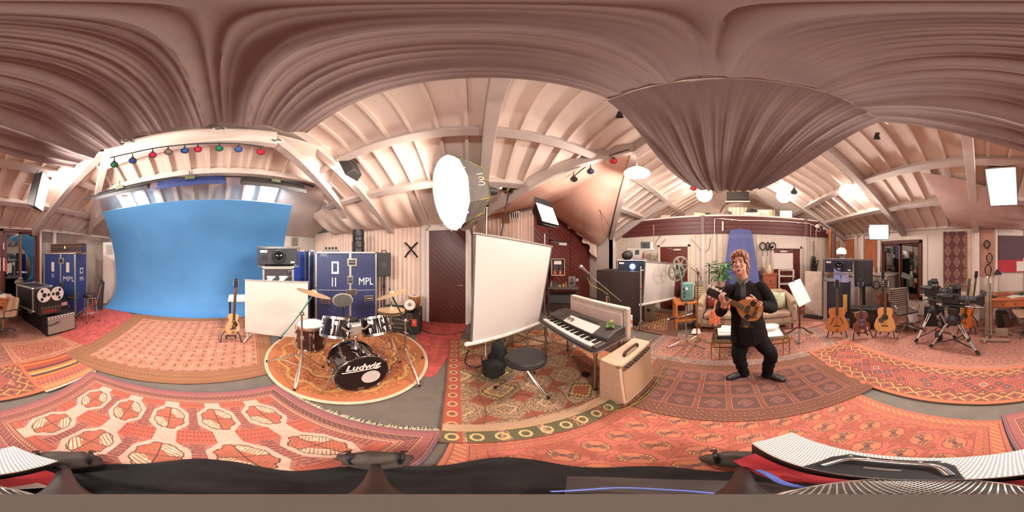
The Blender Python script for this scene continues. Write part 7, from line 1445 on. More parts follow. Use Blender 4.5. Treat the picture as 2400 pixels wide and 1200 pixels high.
# dark kilim wall hanging
def hang(m, px0, px1, py0, py1, lab):
    a, c = P(px0, py0, v=VD+.06), P(px1, py0, v=VD+.06); z1 = P((px0+px1)/2, py1, v=VD+.06).z; L_ = abs(a.x-c.x); hh = a.z-z1
    b = B(); nu, nv = 12, 20; f = lambda i, j: V((a.x+(c.x-a.x)*i, VD+.05+.015*sin(7*i+1), z1+(2.36-z1)*j)); b.sheet(f, nu, nv, .012)
    def fn(s, t, e, L, Wd):
        p = .235; q1, q2 = s+t, s-t; x, y = cel(s, p)*p, cel(t, p*1.25)*p; d = x.abs()/p*2+y.abs()/p*1.6
        col = mixc('5a2630', '4a2028', noi(s, t, 30) > .5); col = mixc(col, '8a6a60', ring(d, .42, .78)); col = mixc(col, '5a2630', d < .42); col = mixc(col, 'a0806e', d < .22); col = mixc(col, '4a2028', d < .1)
        col = mixc(col, '3c2a2c', t < .05); col = mixc(col, '4a3030', t > 1.62); return mixc(col, '7a5e52', (t < .3)*((cel(s, .08)).abs()*.24 > (t*.5-.02)))
    m = rugmat('wall_weave', L_, hh, fn); o = b.o('wall_rug', m, None, 60); lay = o.data.uv_layers.new(name='UVMap')
    for lp in o.data.loops: q = o.data.vertices[lp.vertex_index].co; lay.data[lp.index].uv = (abs(q.x-a.x), q.z-z1)
    return tag(o, lab, 'wall rug')
hang(None, 2211, 2266, 540, 680, 'dark maroon diamond patterned kilim hung between the window and the white post')
# pinboard with papers, coils
a, c = P(2338, 600, v=VD+.03), P(2416, 600, v=VD+.03); pbm = mat('pin_mauve', '5e464a', .9, var=.1, scale=20); pbo = T('pinboard', 'mauve pinboard with a red lower band on the right wall', 'pinboard', ((a.x+c.x)/2, VD+.03, 0), PI); w_ = abs(a.x-c.x); 
b = B(); b.bx(-w_/2, w_/2, -.02, 0, 1.62, 2.25); b.o('board', pbm, pbo, 0); b = B(); b.bx(-w_/2, w_/2, -.022, 0, 1.3, 1.62); b.o('red_band', mat('pin_red', 'b0343e', .8), pbo, 0)
for x, z, s_, lab in ((.14, 1.45, (.18, .26), 'large white note low on the red pinboard band'), (.3, 1.5, (.14, .34), 'tall white note at the right of the red pinboard band'), (.32, 1.98, (.08, .18), 'small white card on the mauve pinboard')):
    b = B(); b.box((0, 0, 0), (s_[0], .004, s_[1])); o = b.o('pinned_note', paper, None, 0); o.location = ((a.x+c.x)/2-x, VD+.058, z); tag(o, lab, 'note')
for k, (px, py, r, lab) in enumerate(((2313, 573, .085, 'top black cable coil on the tan wall panel'), (2319, 605, .1, 'middle black cable coil on the tan wall panel'), (2316, 633, .11, 'lowest black cable coil on the tan wall panel'))):
    t = T('cable_coil', lab, 'cables', P(px, py, v=VD+.07), PI)
    for q in range(3): b = B(); b.tube([((r-.012*q)*cos(a_*PI/10)*(1 if k == 0 else .8), -.01*q, (r+.01*q)*sin(a_*PI/10)*(1 if k == 0 else 1.15)) for a_ in range(20)], .012 if k == 0 else .007, 6, True); b.o('loop', black, t)
    b = B(); b.tube([(0, 0, -r), (.02, 0, -r-.06), (0, 0, -r-.09)], .006, 6); b.o('tail', black, t)
# pine desk
pine = mat('pine', 'b4683e', .4, var=.15, scale=5, stretch=(1, 8, 8))
dl_, dr_ = V((P(2318, 700, v=-3.35).x, -3.35, 0)), V((-1.0, -3.35, 0)); wd = dl_.x-dr_.x; pd = T('pine_desk', 'pine desk with turned legs and drawers under the pinboard', 'desk', ((dl_.x+dr_.x)/2, -3.35, .01), PI)
b = B(); b.bx(-wd/2-.04, wd/2+.04, -.03, .72, .76, .8); b.o('desk_top', pine, pd, 0, .012); b = B(); b.bx(-wd/2, wd/2, 0, .7, .6, .76); b.o('apron', pine, pd, 0, .004)
for k in range(3): x = -wd/2+.08+k*(wd-.1)/3; b = B(); b.bx(x, x+(wd-.1)/3-.04, -.012, 0, .62, .74); d_ = b.o('drawer', pine, pd, 0, .004); b = B(); b.ball((x+.2, -.025, .68), .018, 8); b.o('knob', walnut, d_)
for x in (-wd/2+.05, wd/2-.05):
    for y in (.05, .65): b = B(); b.lathe([(.02, 0), (.03, .03), (.022, .08), (.035, .14), (.042, .3), (.03, .45), (.04, .5), (.04, .6), (0, .6)], 14, (x, y, 0)); b.o('leg', pine, pd)
for k, (px, lab, c, d) in enumerate(((2345, 'green and yellow toy on the pine desk', '8f9a3c', (.1, .08, .05)), (2352, 'red brown book on the pine desk', '9a4a38', (.3, .2, .03)), (2375, 'white papers on the front of the pine desk', 'e0d4c8', (.3, .22, .01)), (2393, 'dark green folder on the pine desk', '3c4a3a', (.26, .2, .025)), (2405, 'white envelope pile at the left of the pine desk', 'd8ccc0', (.3, .2, .02)))):
    b = B(); b.box((0, 0, d[2]/2), d); o = b.o(['toy', 'book', 'paper_stack', 'folder', 'envelopes'][k], mat('desk_'+c, c, .6), None, 0, .004); o.location = (P(px, 690, v=-3.7).x, -3.7+(.2 if k in (2, 4) else .0 if k != 0 else -.15), .812); o.rotation_euler = (0, 0, .2*k); tag(o, lab, 'desk item')
lx = P(2324, 675, v=-3.5); t = T('desk_lamp', 'thin black angle lamp with a cone shade on the pine desk', 'lamp', (lx.x-.03, -3.55, .812), 0); b = B(); b.lathe([(.09, 0), (.09, .015), (0, .02)], 20); b.o('base', black, t); b = B(); b.tube([(0, 0, .02), (.0, 0, .5), (-.06, 0, .56)], .008); b.o('arm', steel, t); b = B(); b.lathe([(.1, -.06), (.05, .01), (.025, .05), (0, .055)], 20, (-.1, 0, .56)); b.o('shade', black, t)
for k, (dx, c, lab) in enumerate(((.25, '2b2622', 'black box file under the pine desk'), (.42, '55362c', 'brown leather bag under the pine desk'))): b = B(); b.bx(-.07, .07, -.15, .15, 0, .36); o = b.o(['box_file', 'leather_bag'][k], mat('under_'+c, c, .5), None, 0, .02); o.location = (dl_.x-dx, -3.75, .012); o.rotation_euler = (0, .15*k, .1); tag(o, lab, ['box file', 'bag'][k])
cushion_loc = V((dl_.x-.85, -3.72, .012)); t = T('striped_cushion', 'grey striped pillow standing under the pine desk', 'cushion', cushion_loc, 0); b = B(); b.ball((0, 0, .2), (.2, .09, .22), 16); b.v = [(x, y, max(0, z)) for x, y, z in b.v]; b.o('cover', mat('stripe_grey', 'a8948a', .8, var=.3, scale=10, stretch=(4, 1, .3)), t)
# wooden easel
p = P(2318, 790, .03); es = T('easel', 'grey weathered wooden easel folded upright in front of the pine desk', 'easel', (p.x, p.y, .02), facing(2318)-.25); ew = mat('easel_wood', '8f7d6a', .6, var=.12, scale=8, stretch=(6, 6, .6)); 
b = B(); b.bar((-.06, .0, .06), (-.05, .1, 1.22), .05, .03, (1, 0, 0)); b.o('mast', ew, es, 0, .004); b = B(); b.bar((.05, .0, .06), (.0, .1, 1.16), .05, .03, (1, 0, 0)); b.o('mast', ew, es, 0, .004); b = B(); b.bar((-.01, -.02, .1), (-.03, .06, 1.28), .06, .025, (1, 0, 0)); b.o('centre_slide', ew, es, 0, .004)
for y in (-.2, .3): b = B(); b.bar((-.12, y, .04), (.42, y*.6, .04), .04, .04); b.o('foot_bar', ew, es, 0, .004)
b = B(); b.bar((-.02, -.28, .03), (-.02, .15, .03), .05, .035); b.o('foot_bar', ew, es, 0, .004); b = B(); b.bx(.1, .36, .06, .1, .05, .2); b.o('shelf_block', ew, es, 0, .004)
b = B(); b.ball((-.04, .1, 1.28), .035, 8); b.o('knob', brass, es)
# orange guitar on a stand and white ukulele style guitar
p = P(2266, 790, .03); gstand('black stand under the orange guitar behind the cameras', V((*P(2266, 785, d=3.35).xy, .03)), facing(2266)); guitar('flat', 'bright orange guitar standing behind the front film camera', V((*P(2266, 785, d=3.35).xy, .15)), facing(2266)-.7, orgm, bw=.36, bh=.46, h=1.1, lean=-10, side_m=orgm, head_m=walnut)
p = V((*P(2272, 785, d=3.75).xy, .03)); gstand('thin black stand with the pale guitar near the white post', p, facing(2272)); guitar('solid', 'pale cream guitar with a long neck leaning near the white post', p+V((0, 0, .3)), facing(2272)+.3, mat('cream_finish', 'd8c8a4', .35, coat=.5), bw=.32, bh=.42, h=1.05, lean=-6, roll=10, neck_m=mat('maple', 'c9b464', .4))
# bass on a stand at the backdrop
p = P(541, 795, .03); gp_ = V((*P(541, 783, d=3.0).xy, .03)); gstand('black stand under the tan electric guitar by the white board', gp_, facing(541)); guitar('solid', 'cream and tan electric guitar with a dark pick guard beside the white board', gp_+V((0, 0, .15)), facing(541)+.5, mat('cream_tan', 'd8ab7c', .3, var=.2, scale=3, coat=.6), bw=.3, bh=.42, h=1.12, lean=-8, roll=9, side_m=mat('tan_side', 'b5713e', .35, coat=.5), neck_m=mat('neck_red', '8a4a30', .4), dep=.06)
# ---------------------------------------------------------------- film cameras on tripods
camb = mat('camera_black', '201d1c', .45, var=.15); legm = mat('tripod_alloy', 'b8b2a8', .35, .7)
def film_camera(lab, apex, yaw, feet, hh):
    g = V((apex.x, apex.y, .03)); t = T('film_camera', lab, 'film camera', g, yaw); iv = MX.Rotation(-yaw, 3, 'Z'); az_ = apex.z-.03
    b = B(); b.lathe([(.1, az_-.1), (.12, az_-.02), (.1, az_+.04), (.07, az_+.1), (0, az_+.1)], 20); b.o('tripod_bowl', camb, t)
    for f in feet:
        f = iv @ (V(f)-g); f.z = .02; a0 = V((f.x, f.y, 0)).normalized()*.09+V((0, 0, az_-.04)); n = (f-a0).cross(V((0, 0, 1))).normalized()
        mid_ = a0.lerp(f, .55); lg = None
        for s_ in (-1, 1): b = B(); b.cyl(a0+n*.032*s_, f.lerp(a0, .12)+n*.02*s_, .013, n=10); lg = b.o('leg_tube', legm, t)
        b = B(); b.cyl(a0.lerp(f, .35), f, .016, n=10); b.o('inner_tube', mat('leg_pale', 'd0cac0', .35, .5), t); b = B(); b.box(mid_, (.09, .05, .05)); b.o('leg_clamp', camb, t, 0, .006); b = B(); b.ball(f+V((0, 0, .012)), (.04, .04, .03), 8); b.cyl(f, f.lerp(a0, .1), .024); b.o('foot', rubber, t); b = B(); b.box(a0, (.1, .08, .07)); b.o('shoulder', camb, t, 0, .01)
        b = B(); b.bar(V((0, 0, .16)), f.lerp(a0, .14), .02, .012); b.o('spreader', camb, t, 0)
    z = az_+.1
    b = B(); b.box((0, 0, z+.06), (.16, .18, .12)); b.cyl((-.1, 0, z+.06), (.1, 0, z+.06), .07, n=18); b.o('fluid_head', camb, t, 30, .012); b = B(); b.tube([(.08, .1, z+.08), (.16, .36, z-.02), (.2, .46, z-.06)], .012); b.o('pan_bar', black, t)
    z += .14; b = B(); b.bx(-.06, .06, -.2, .2, z, z+.03); b.o('base_plate', camb, t, 0, .004); b = B()
    for x in (-.045, .045): b.cyl((x, -.5, z+.02), (x, .3, z+.02), .009, n=8)
    b.o('support_rods', steel, t); b = B(); b.bx(-.075, .075, -.1, .18, z+.05, z+.22); b.o('camera_body', camb, t, 0, .014); b = B(); b.bx(-.06, .06, .18, .3, z+.05, z+.2); b.o('battery', dark, t, 0, .01)
    b = B(); b.cyl((0, -.1, z+.13), (0, -.38, z+.13), .058, .064, 24); b.o('lens_barrel', camb, t); src = None
    for y in (-.16, -.23, -.3): b = B(); b.lathe([(.07, -.014), (.07, .014), (.055, .014), (.055, -.014)], 28, (0, y, z+.13), rotm(90)); b.o('focus_ring', dark, t)
    b = B(); b.lathe([(.05, 0), (.03, .008), (0, .01)], 20, (0, -.378, z+.13), rotm(90)); b.o('front_lens', lens, t)
    b = B(); b.add([(x*k, y, z+.13+zz*k) for y, k in ((-.38, .8), (-.5, 1.15)) for x, zz in ((-.09, -.075), (.09, -.075), (.09, .075), (-.09, .075))], [(0, 1, 5, 4), (1, 2, 6, 5), (2, 3, 7, 6), (3, 0, 4, 7), (0, 3, 2, 1)]); b.o('matte_box', camb, t, 0); b = B(); b.box((0, -.49, z+.26), (.24, .12, .006), 0, rotm(25)); b.o('top_flag', camb, t, 0); b = B(); b.lathe([(.05, 0), (.05, .03), (0, .03)], 18, (-.1, -.24, z+.1), rotm(0, 90)); b.o('follow_focus', dark, t)
    b = B(); b.tube([(0, -.08, z+.22), (0, -.08, z+.31), (0, .12, z+.31), (0, .12, z+.22)], .014); b.o('top_handle', camb, t); b = B(); b.box((-.13, .02, z+.3), (.14, .05, .1), .3); b.o('monitor', dark, t, 0, .01); b = B(); b.cyl((-.09, .0, z+.18), (-.12, .2, z+.19), .03, .026); b.o('viewfinder', camb, t); b = B(); b.ball((-.125, .22, z+.19), (.035, .03, .035), 10); b.o('eye_cup', rubber, t)
    b = B(); b.box((.1, .06, z+.28), (.07, .12, .1)); b.cyl((.1, -.0, z+.34), (.1, .12, z+.34), .012); b.o('receiver', camb, t, 0, .008)
    for k in range(5): b = B(); b.tube(cat_rom([(.08, .12-.06*k, z+.2), (.12+.01*k, .1, z+.08), (.09, .2, z-.02-.03*k), (.05, .1, z-.1)]), .006, 6); b.o('cable', black if k % 2 else mat('olive_cable', '8d8640', .6), t)
    return t
ap = P(2236, 752, d=2.72); film_camera('front film camera on a short pale tripod with its lens pointing right', V((ap.x, ap.y, .62)), facing(2236)+R(74), [P(2182, 814, .03), P(2292, 831, .03), P(2262, 792, .03)], 0)
ap = P(2190, 745, d=3.12); film_camera('rear film camera on a tripod half hidden by the front camera', V((ap.x, ap.y, .68)), facing(2190)+R(60), [P(2147, 802, .03), P(2238, 794, .03), P(2205, 770, .03)], 0)
t = T('camera_case', 'black flight case with steel edges behind the rear film camera', 'flight case', (*P(2178, 770, d=3.7).xy, .03), facing(2178)); b = B(); b.bx(-.12, .35, 0, .3, 0, .52); b.o('body', black, t, 0, .01); b = B(); b.bx(-.13, .36, -.01, .31, .5, .53); b.o('lid_edge', steel, t, 0)
t = T('fire_extinguisher', 'small red and black extinguisher on the floor behind the tripod legs', 'extinguisher', (*P(2200, 790, d=3.0).xy, .03), 0); b = B(); b.lathe([(.06, 0), (.07, .02), (.07, .16), (.04, .2), (0, .2)], 16); b.o('body', black, t); b = B(); b.ball((0, 0, .22), (.03, .03, .025), 8); b.o('red_cap', mat('cap_red', 'b82c2c', .4), t)
# ================================================================ LAMPS
enam = mat('white_enamel', 'ece2d8', .4, var=0, emit=1.1, ec='fff0e0')
for px, py, d, wpx, e, lab in ((150, 405, 2.95, 46, 'left', 'white dish pendant lamp above the left dark window'), (750, 353, 2.7, 62, 'arc', 'white dish pendant lamp between the backdrop and the black hanging light bank'), (1493, 400, 2.6, 62, 'porch', 'bright white dish pendant lamp beside the salmon pink cloth'), (1990, 437, 3.6, 46, 'right', 'white dish pendant lamp on a long cord at the right roof slope')):
    p = P(px, py, d=d); r = d*R(wpx*.15)/2; t = T('pendant_lamp', lab, 'pendant lamp', p, 0, 'dish pendant lamps')
    b = B(); b.lathe([(r, -.06), (r*.96, -.04), (r*.6, .02), (r*.25, .06), (.03, .075), (.03, .065), (r*.22, .05), (r*.58, .01), (r*.94, -.05)], 36); b.o('dish', enam, t); b = B(); b.ball((0, 0, -.02), .045, 12); b.o('bulb', mat('bulb_lit', 'fff4e6', .4, var=0, emit=12), t)
    zt = (zB(p.y) if p.y > RV else zD(p.y)) if abs(p.x) < 4 else ZR; 
    if e == 'arc': zt = min(zt, 3.2)
    b = B(); b.cyl((0, 0, .06), (0, 0, max(.15, zt-p.z-.02)), .006, n=6); b.o('cord', paper, t)
    bulb(p-V((0, 0, .1)), LIGHTS['pend']*{'right': .9, 'left': .55}.get(e, .4), .12, WARM, t); bulb(p+V((0, 0, .14)) if e != 'porch' else p-V((0, 0, .12)), LIGHTS['pend']*{'porch': 1.7, 'left': 1.35, 'right': 1.5}.get(e, 1), .1, WARM, t)  # second bulb is unseen added fill: roof above the dishes, cloth at the porch
silv = mat('bank_silver', '7d756c', .4, .4)
tubem = mat('bank_tube', 'fff4ea', .5, var=0, emit=2.4, ec='fff2e6')
def hang_bank(lab, px, py, d, aim, w, h, power, lit=True, body=dark):
    p = P(px, py, d=d); n = (V(aim)-p).normalized(); Q = n.to_track_quat('-Y', 'Z').to_matrix().to_4x4(); t = T('hanging_light_bank', lab, 'studio light', p, 0, 'hanging light banks')
    b = B(); b.add([Q @ V(q) for q in ((-w/2, -.06, -h/2), (w/2, -.06, -h/2), (w/2, -.06, h/2), (-w/2, -.06, h/2), (-w*.36, .1, -h*.44), (w*.36, .1, -h*.44), (w*.36, .1, h*.44), (-w*.36, .1, h*.44))], [(4, 5, 6, 7), (0, 1, 5, 4), (1, 2, 6, 5), (2, 3, 7, 6), (3, 0, 4, 7), (3, 2, 1, 0)]); b.o('housing', body, t, 0, .015)
    b = B(); b.box(Q @ V((0, -.063, 0)), (w*.9, .008, h*.93), 0, Q); b.o('light_face', tubem, t, 0)
    for k in range(5): b = B(); b.box(Q @ V((0, -.07, -h*.46+h*.92*k/4)), (w*.9, .006, .006), 0, Q); b.o('louvre_bar', silv, t, 0)
    b = B(); b.tube([Q @ V((-.06, .1, h*.3)), Q @ V((-.06, .18, h*.4)), V((0, .02, .0))+Q @ V((0, .12, h*.66)), Q @ V((.06, .18, h*.4)), Q @ V((.06, .1, h*.3))], .009); b.o('hanger', steel, t)
    b = B(); b.cyl(Q @ V((0, .1, h*.2)), Q @ V((0, .3, h*.25)), .012); b.o('wall_arm', steel, t)
    area(p+n*.09, p+n*2, w*.85, h*.9, power, (1, .93, .86), t, 150); return t
hang_bank('black hanging light bank seen edge on above the left window', 92, 450, 2.6, P(92, 450, d=2.6)+V((cos(az(92))-.4*sin(az(92)), -sin(az(92))-.4*cos(az(92)), -.25)), .38, .62, LIGHTS['bank'])
hang_bank('black hanging light bank seen edge on left of the big softbox', 816, 386, 2.75, P(816, 386, d=2.75)+V((-cos(az(816))+.75*sin(az(816)), sin(az(816))+.75*cos(az(816)), -.5)), .36, .66, LIGHTS['bank'])
hang_bank('brightly lit hanging light bank over the right roof slope facing the room', 2350, 437, 2.75, (.5, .2, .9), .52, .74, LIGHTS['bank']*1.2, True, silv)
# LED flood on a stand by the right window
p = P(2060, 544, d=4.0); t = T('flood_light', 'bright square flood light on a thin stand by the right window', 'studio light', p, facing(2060)); b = B(); b.bx(-.24, .24, 0, .08, -.19, .19); b.o('housing', dark, t, 0, .015); b = B(); b.bx(-.225, .225, -.012, 0, -.175, .175); b.o('light_face', mat('flood_face', 'ffffff', .5, var=0, emit=9, ec='fff8f2'), t, 0)
for s_ in (-1, 1): b = B(); b.bx(s_*.25-.012, s_*.25+.012, -.06, .05, -.1, .1); b.o('bracket', dark, t, 0, .004)
b = B(); b.cyl((.05, .05, -.19), (.09, .05, .04-p.z), .014); b.o('pole', steel, t)
for k in range(3): a = k*2*PI/3+.3; b = B(); b.tube([(.08, .05, .45-p.z), (.08+.3*cos(a), .05+.3*sin(a), .04-p.z)], .011); b.o('leg', dark, t)
area(p+V((-sin(az(2060)), -cos(az(2060)), 0))*.04, (0.6, 0, 1.1), .45, .35, LIGHTS['flood'], (1, .95, .9), t, 170)
# two round floods lighting the loft gable
for px, py, d, lab in ((1651, 456, 5.0, 'round bright flood lamp in the loft left of the television'), (1838, 458, 5.0, 'round bright flood lamp in the loft right of the television')):
    p = P(px, py, d=d); t = T('loft_flood', lab, 'studio light', p, facing(px), 'loft flood lamps'); b = B(); b.lathe([(.25, .0), (.2, .1), (.08, .16), (0, .16)], 26, m=rotm(-70)); b.o('reflector', silv, t); b = B(); b.lathe([(.245, .0), (.2, -.03), (0, -.05)], 26, m=rotm(-70)); b.o('light_face', mat('loft_face', 'fff6ea', .5, var=0, emit=7, ec='fff2e2'), t); b = B(); b.cyl((0, .1, 0), (0, .1, min(.6, ZR-.57*abs(p.y)-p.z-.1)), .012); b.o('hanger', steel, t)
    bulb(p+V((-.25, 0, .12)), LIGHTS['loft'], .2, WARM, t)
# small floods over the backdrop
for px, py, d, lab in ((292, 462, 3.65, 'small bright flood under the left fluorescent bank'), (640, 432, 3.15, 'small bright flood under the right fluorescent bank')):
    p = P(px, py, d=d); t = T('small_flood', lab, 'studio light', p, facing(px), 'small floods over the backdrop'); b = B(); b.bx(-.07, .07, -.04, .04, .0, .05); b.o('housing', silv, t, 0, .008); b = B(); b.bx(-.06, .06, -.03, .03, -.012, .0); b.o('light_face', mat('flood_face', 'ffffff', .5, emit=9), t, 0); b = B(); b.bar((-.12, 0, .06), (.12, 0, .06), .012, .012); b.o('yoke', steel, t, 0)
    area(p-V((0, 0, .03)), (-5.0, p.y*.6, 1.0), .12, .06, LIGHTS['cyc'], (1, .95, .9), t, 160); bulb(p+V((.0, 0, .1)), LIGHTS['cyc']*.5, .06, WARM, t)
# ================================================================ MAN WITH A MANDOLIN
PX = 1755; po = V((*P(PX, 800, d=1.78).xy, .031)); prz = facing(PX)
person = T('person', 'man in a black suit and open dark collar singing with a small mandolin', 'person', po, prz)
Pi = (MX.Translation(po) @ MX.Rotation(prz, 4, 'Z')).inverted()
def J(px, py, d): return Pi @ P(px, py, d=d)
def loft(b, rings, n=24):            # rings (cx,cy,z,rx,ry,yaw)
    vs = []
    for r in rings:
        cx, cy, z, rx, ry = r[:5]; yw = R(r[5]) if len(r) > 5 else 0; tx = r[6] if len(r) > 6 else 0
        for k in range(n): a = 2*PI*k/n; x, y = rx*cos(a), ry*sin(a); vs.append((cx+x*cos(yw)-y*sin(yw), cy+x*sin(yw)+y*cos(yw), z+tx*cos(a)))
    N = len(rings); return b.add(vs, [(i*n+k, i*n+(k+1) % n, (i+1)*n+(k+1) % n, (i+1)*n+k) for i in range(N-1) for k in range(n)]+[tuple(range(n-1, -1, -1)), tuple(range((N-1)*n, N*n))])
def limb(b, pts, rs, n=14): return b.tube(cat_rom(pts, 5), [rs[min(i//5, len(rs)-2)]*(1-(i % 5)/5)+rs[min(i//5+1, len(rs)-1)]*((i % 5)/5) if i < (len(pts)-1)*5 else rs[-1] for i in range((len(pts)-1)*5+1)], n)
def melt(b, name, m, parent, vox, sm=6, smf=.5, disp=None):
    me = bpy.data.meshes.new(name); me.from_pydata(b.v, [], b.f); bm = bmesh.new(); bm.from_mesh(me); bmesh.ops.recalc_face_normals(bm, faces=bm.faces); bm.to_mesh(me); bm.free()
    o = bpy.data.objects.new(name, me); COL.objects.link(o); md = o.modifiers.new('r', 'REMESH'); md.mode = 'VOXEL'; md.voxel_size = vox
    if sm: s_ = o.modifiers.new('s', 'SMOOTH'); s_.iterations = sm; s_.factor = smf
    dg = bpy.context.evaluated_depsgraph_get(); ne = bpy.data.meshes.new_from_object(o.evaluated_get(dg)); o.modifiers.clear(); o.data = ne; ne.name = name; bpy.data.meshes.remove(me)
    if disp:
        for v in ne.vertices: v.co = disp(v.co.copy(), v.normal)
    ne.materials.clear(); ne.materials.append(m); ne.polygons.foreach_set('use_smooth', [True]*len(ne.polygons)); o.parent = parent; return o
skinm = mat('skin', 'c48a72', .5, var=.07, scale=14)
suit = mat('suit_black', '1d1614', .9, var=.12, scale=6); shirtm = mat('shirt_dark', '302b2b', .75, var=.1); trou = mat('trouser_black', '181314', .8, var=.12, scale=6)
shR, shL = J(1712, 678, 1.76), J(1783, 671, 1.78); elR, elL = J(1688, 729, 1.74), J(1810, 722, 1.74)
wrR, wrL = J(1698, 715, 1.53), J(1776, 711, 1.55)
hipR, hipL = J(1738, 782, 1.82), J(1772, 782, 1.82); knR, knL = J(1732, 836, 1.78), J(1807, 832, 1.73); anR, anL = J(1744, 873, 1.89), J(1797, 875, 1.84)
neck0, head = J(1741, 659, 1.77), J(1735, 616, 1.72)
hM = MX.Translation(head) @ MX.Rotation(R(-10), 4, 'Z') @ MX.Rotation(R(-3), 4, 'Y') @ MX.Rotation(R(-4), 4, 'X')
body = B()
def eb(c, r, M=None, n=16): body.ball(hM @ V(c), r, n, (M or MX()) @ hM.to_3x3().to_4x4())
eb((0, .018, .045), (.076, .096, .085)); eb((0, -.012, -.02), (.066, .078, .085)); eb((0, -.045, -.085), (.042, .042, .036)); eb((0, -.01, -.07), (.058, .06, .045)); eb((0, -.066, -.108), (.021, .018, .016))
for s_ in (-1, 1): eb((s_*.033, -.066, -.022), (.024, .02, .022)); eb((s_*.03, -.082, .024), (.026, .012, .009)); eb((s_*.077, .018, -.014), (.01, .02, .032)); eb((s_*.04, -.05, -.07), (.02, .02, .03))
body.tube([hM @ V(p) for p in ((0, -.082, .018), (0, -.096, -.01), (0, -.108, -.034))], [.009, .011, .016], 10); eb((0, -.098, -.036), (.02, .014, .011)); eb((0, -.083, -.072), (.024, .012, .006)); eb((0, -.08, -.083), (.02, .012, .006)); eb((0, -.074, -.06), (.02, .012, .014))
limb(body, [neck0-V((0, 0, .05)), neck0+V((0, 0, .03)), hM @ V((0, .012, -.06))], [.075, .06, .058])
c1 = (shR+shL)/2; wst = J(1751, 742, 1.8); hp = (hipR+hipL)/2
loft(body, [(hp.x, hp.y, hp.z-.03, .13, .1), (wst.x, wst.y, wst.z, .135, .095), (c1.x, c1.y, c1.z-.12, .15, .1), (c1.x, c1.y, c1.z-.02, .13, .08), (neck0.x, neck0.y, neck0.z, .06, .05)])
for s_, e_, w_ in ((shR, elR, wrR), (shL, elL, wrL)): limb(body, [s_, e_, w_], [.05, .04, .03])
for h_, k_, a_ in ((hipR, knR, anR), (hipL, knL, anL)): limb(body, [h_, k_, a_, a_+V((0, -.05, -.06))], [.075, .055, .042, .035])
def finger(b, p, d, up, L, r, curl):
    q = V(p); d = V(d).normalized(); up = V(up).normalized(); ax_ = d.cross(up).normalized(); pts = [q.copy()]
    for k, (f, c) in enumerate(zip((.45, .31, .24), curl)):
        d = MX.Rotation(-R(c), 3, ax_) @ d; q = q+d*L*f; pts.append(q.copy())
    b.tube(cat_rom(pts, 4), [r*(1.08-.3*i/(len(pts)*4-4)) for i in range((len(pts)-1)*4+1)], 10); b.ball(pts[-1], r*.78, 8); b.ball(pts[1], r*1.06, 8)
def hand(b, wrist, d, up, curl, tside, thumb, spread=5, s=1., L0=.085):
    d = V(d).normalized(); up = V(up); up = (up-d*up.dot(d)).normalized(); sd = d.cross(up).normalized()*tside      # sd: towards the thumb
    Mh = MX([[*x] for x in zip(sd, d, up)]).to_4x4()
    b.ball(V(wrist)+d*.05*s, (.04*s, .052*s, .0145*s), 14, Mh); b.ball(V(wrist)+d*.025*s+sd*.022*s, (.02*s, .032*s, .016*s), 10, Mh); b.tube([V(wrist)-d*.03, V(wrist)+d*.03], [.027, .026], 12)
    for k, (off, ln, fw) in enumerate(((.03, .074, .088), (.0105, .082, .092), (-.009, .077, .09), (-.0285, .06, .082))):
        sp = R(spread*(1.5-k)*tside); dd = (d*cos(sp)+sd*sin(R(spread*(1.5-k)))).normalized(); finger(b, V(wrist)+d*fw*s+sd*off*s, dd, up, ln*s, .0088*s, curl if not isinstance(curl[0], tuple) else curl[k])
    tb = V(wrist)+d*.03*s+sd*.034*s; td, c1_, c2_ = thumb; td = (sd*td[0]+d*td[1]+up*td[2]).normalized()
    m1 = tb+td*.035*s; dd = (td*cos(c1_)+d*sin(c1_)).normalized(); m2 = m1+dd*.03*s; b.tube(cat_rom([V(wrist)+d*.02*s+sd*.02*s, tb, m1, m2], 4), [.013]*5+[.0125]*4+[.0105]*4, 10); b.ball(m2, .0098*s, 8)
# left of the photo: hand under the neck, fingers curling up over the fretboard
hand(body, wrR, (J(1689, 697, 1.49)-wrR), V((-.5, -.75, -.4)), ((20, 55, 45), (28, 58, 45), (35, 60, 45), (42, 60, 45)), 1, ((.8, .55, -.5), .3, 0))
hand(body, wrL, (J(1748, 700, 1.465)-wrL), V((.12, -.75, .65)), ((35, 55, 40), (45, 60, 40), (52, 62, 40), (58, 62, 40)), 1, ((.75, .65, -.35), .5, 0))
bo = melt(body, 'body', skinm, person, .0052, 3, .4)
# face details
for s_ in (-1, 1):
    b = B(); b.ball(hM @ V((s_*.031, -.077, .004)), (.0135, .009, .0062), 12, hM.to_3x3().to_4x4()); e_ = b.o('eye', mat('eye_white', 'd8c8bc', .3, var=0), person); b = B(); b.ball(hM @ V((s_*.031-.001, -.0855, .004)), (.0055, .003, .0055), 10, hM.to_3x3().to_4x4()); b.o('iris', mat('iris', '3a2a20', .2), e_)
    b = B(); b.tube([hM @ V((s_*x, -.087+abs(x-.03)*.2, .0135+z)) for x, z in ((.014, -.001), (.03, .003), (.047, -.003))], [.003, .004, .002], 6); b.o('eyelid', mat('lid', 'b07860', .5), person)
    b = B(); b.tube([hM @ V((s_*x, -.092+abs(x-.02)*.3, .027+z)) for x, z in ((.014, 0), (.032, .006), (.05, .0))], [.003, .0045, .002], 6); b.o('eyebrow', mat('brow', '6a4430', .8), person)
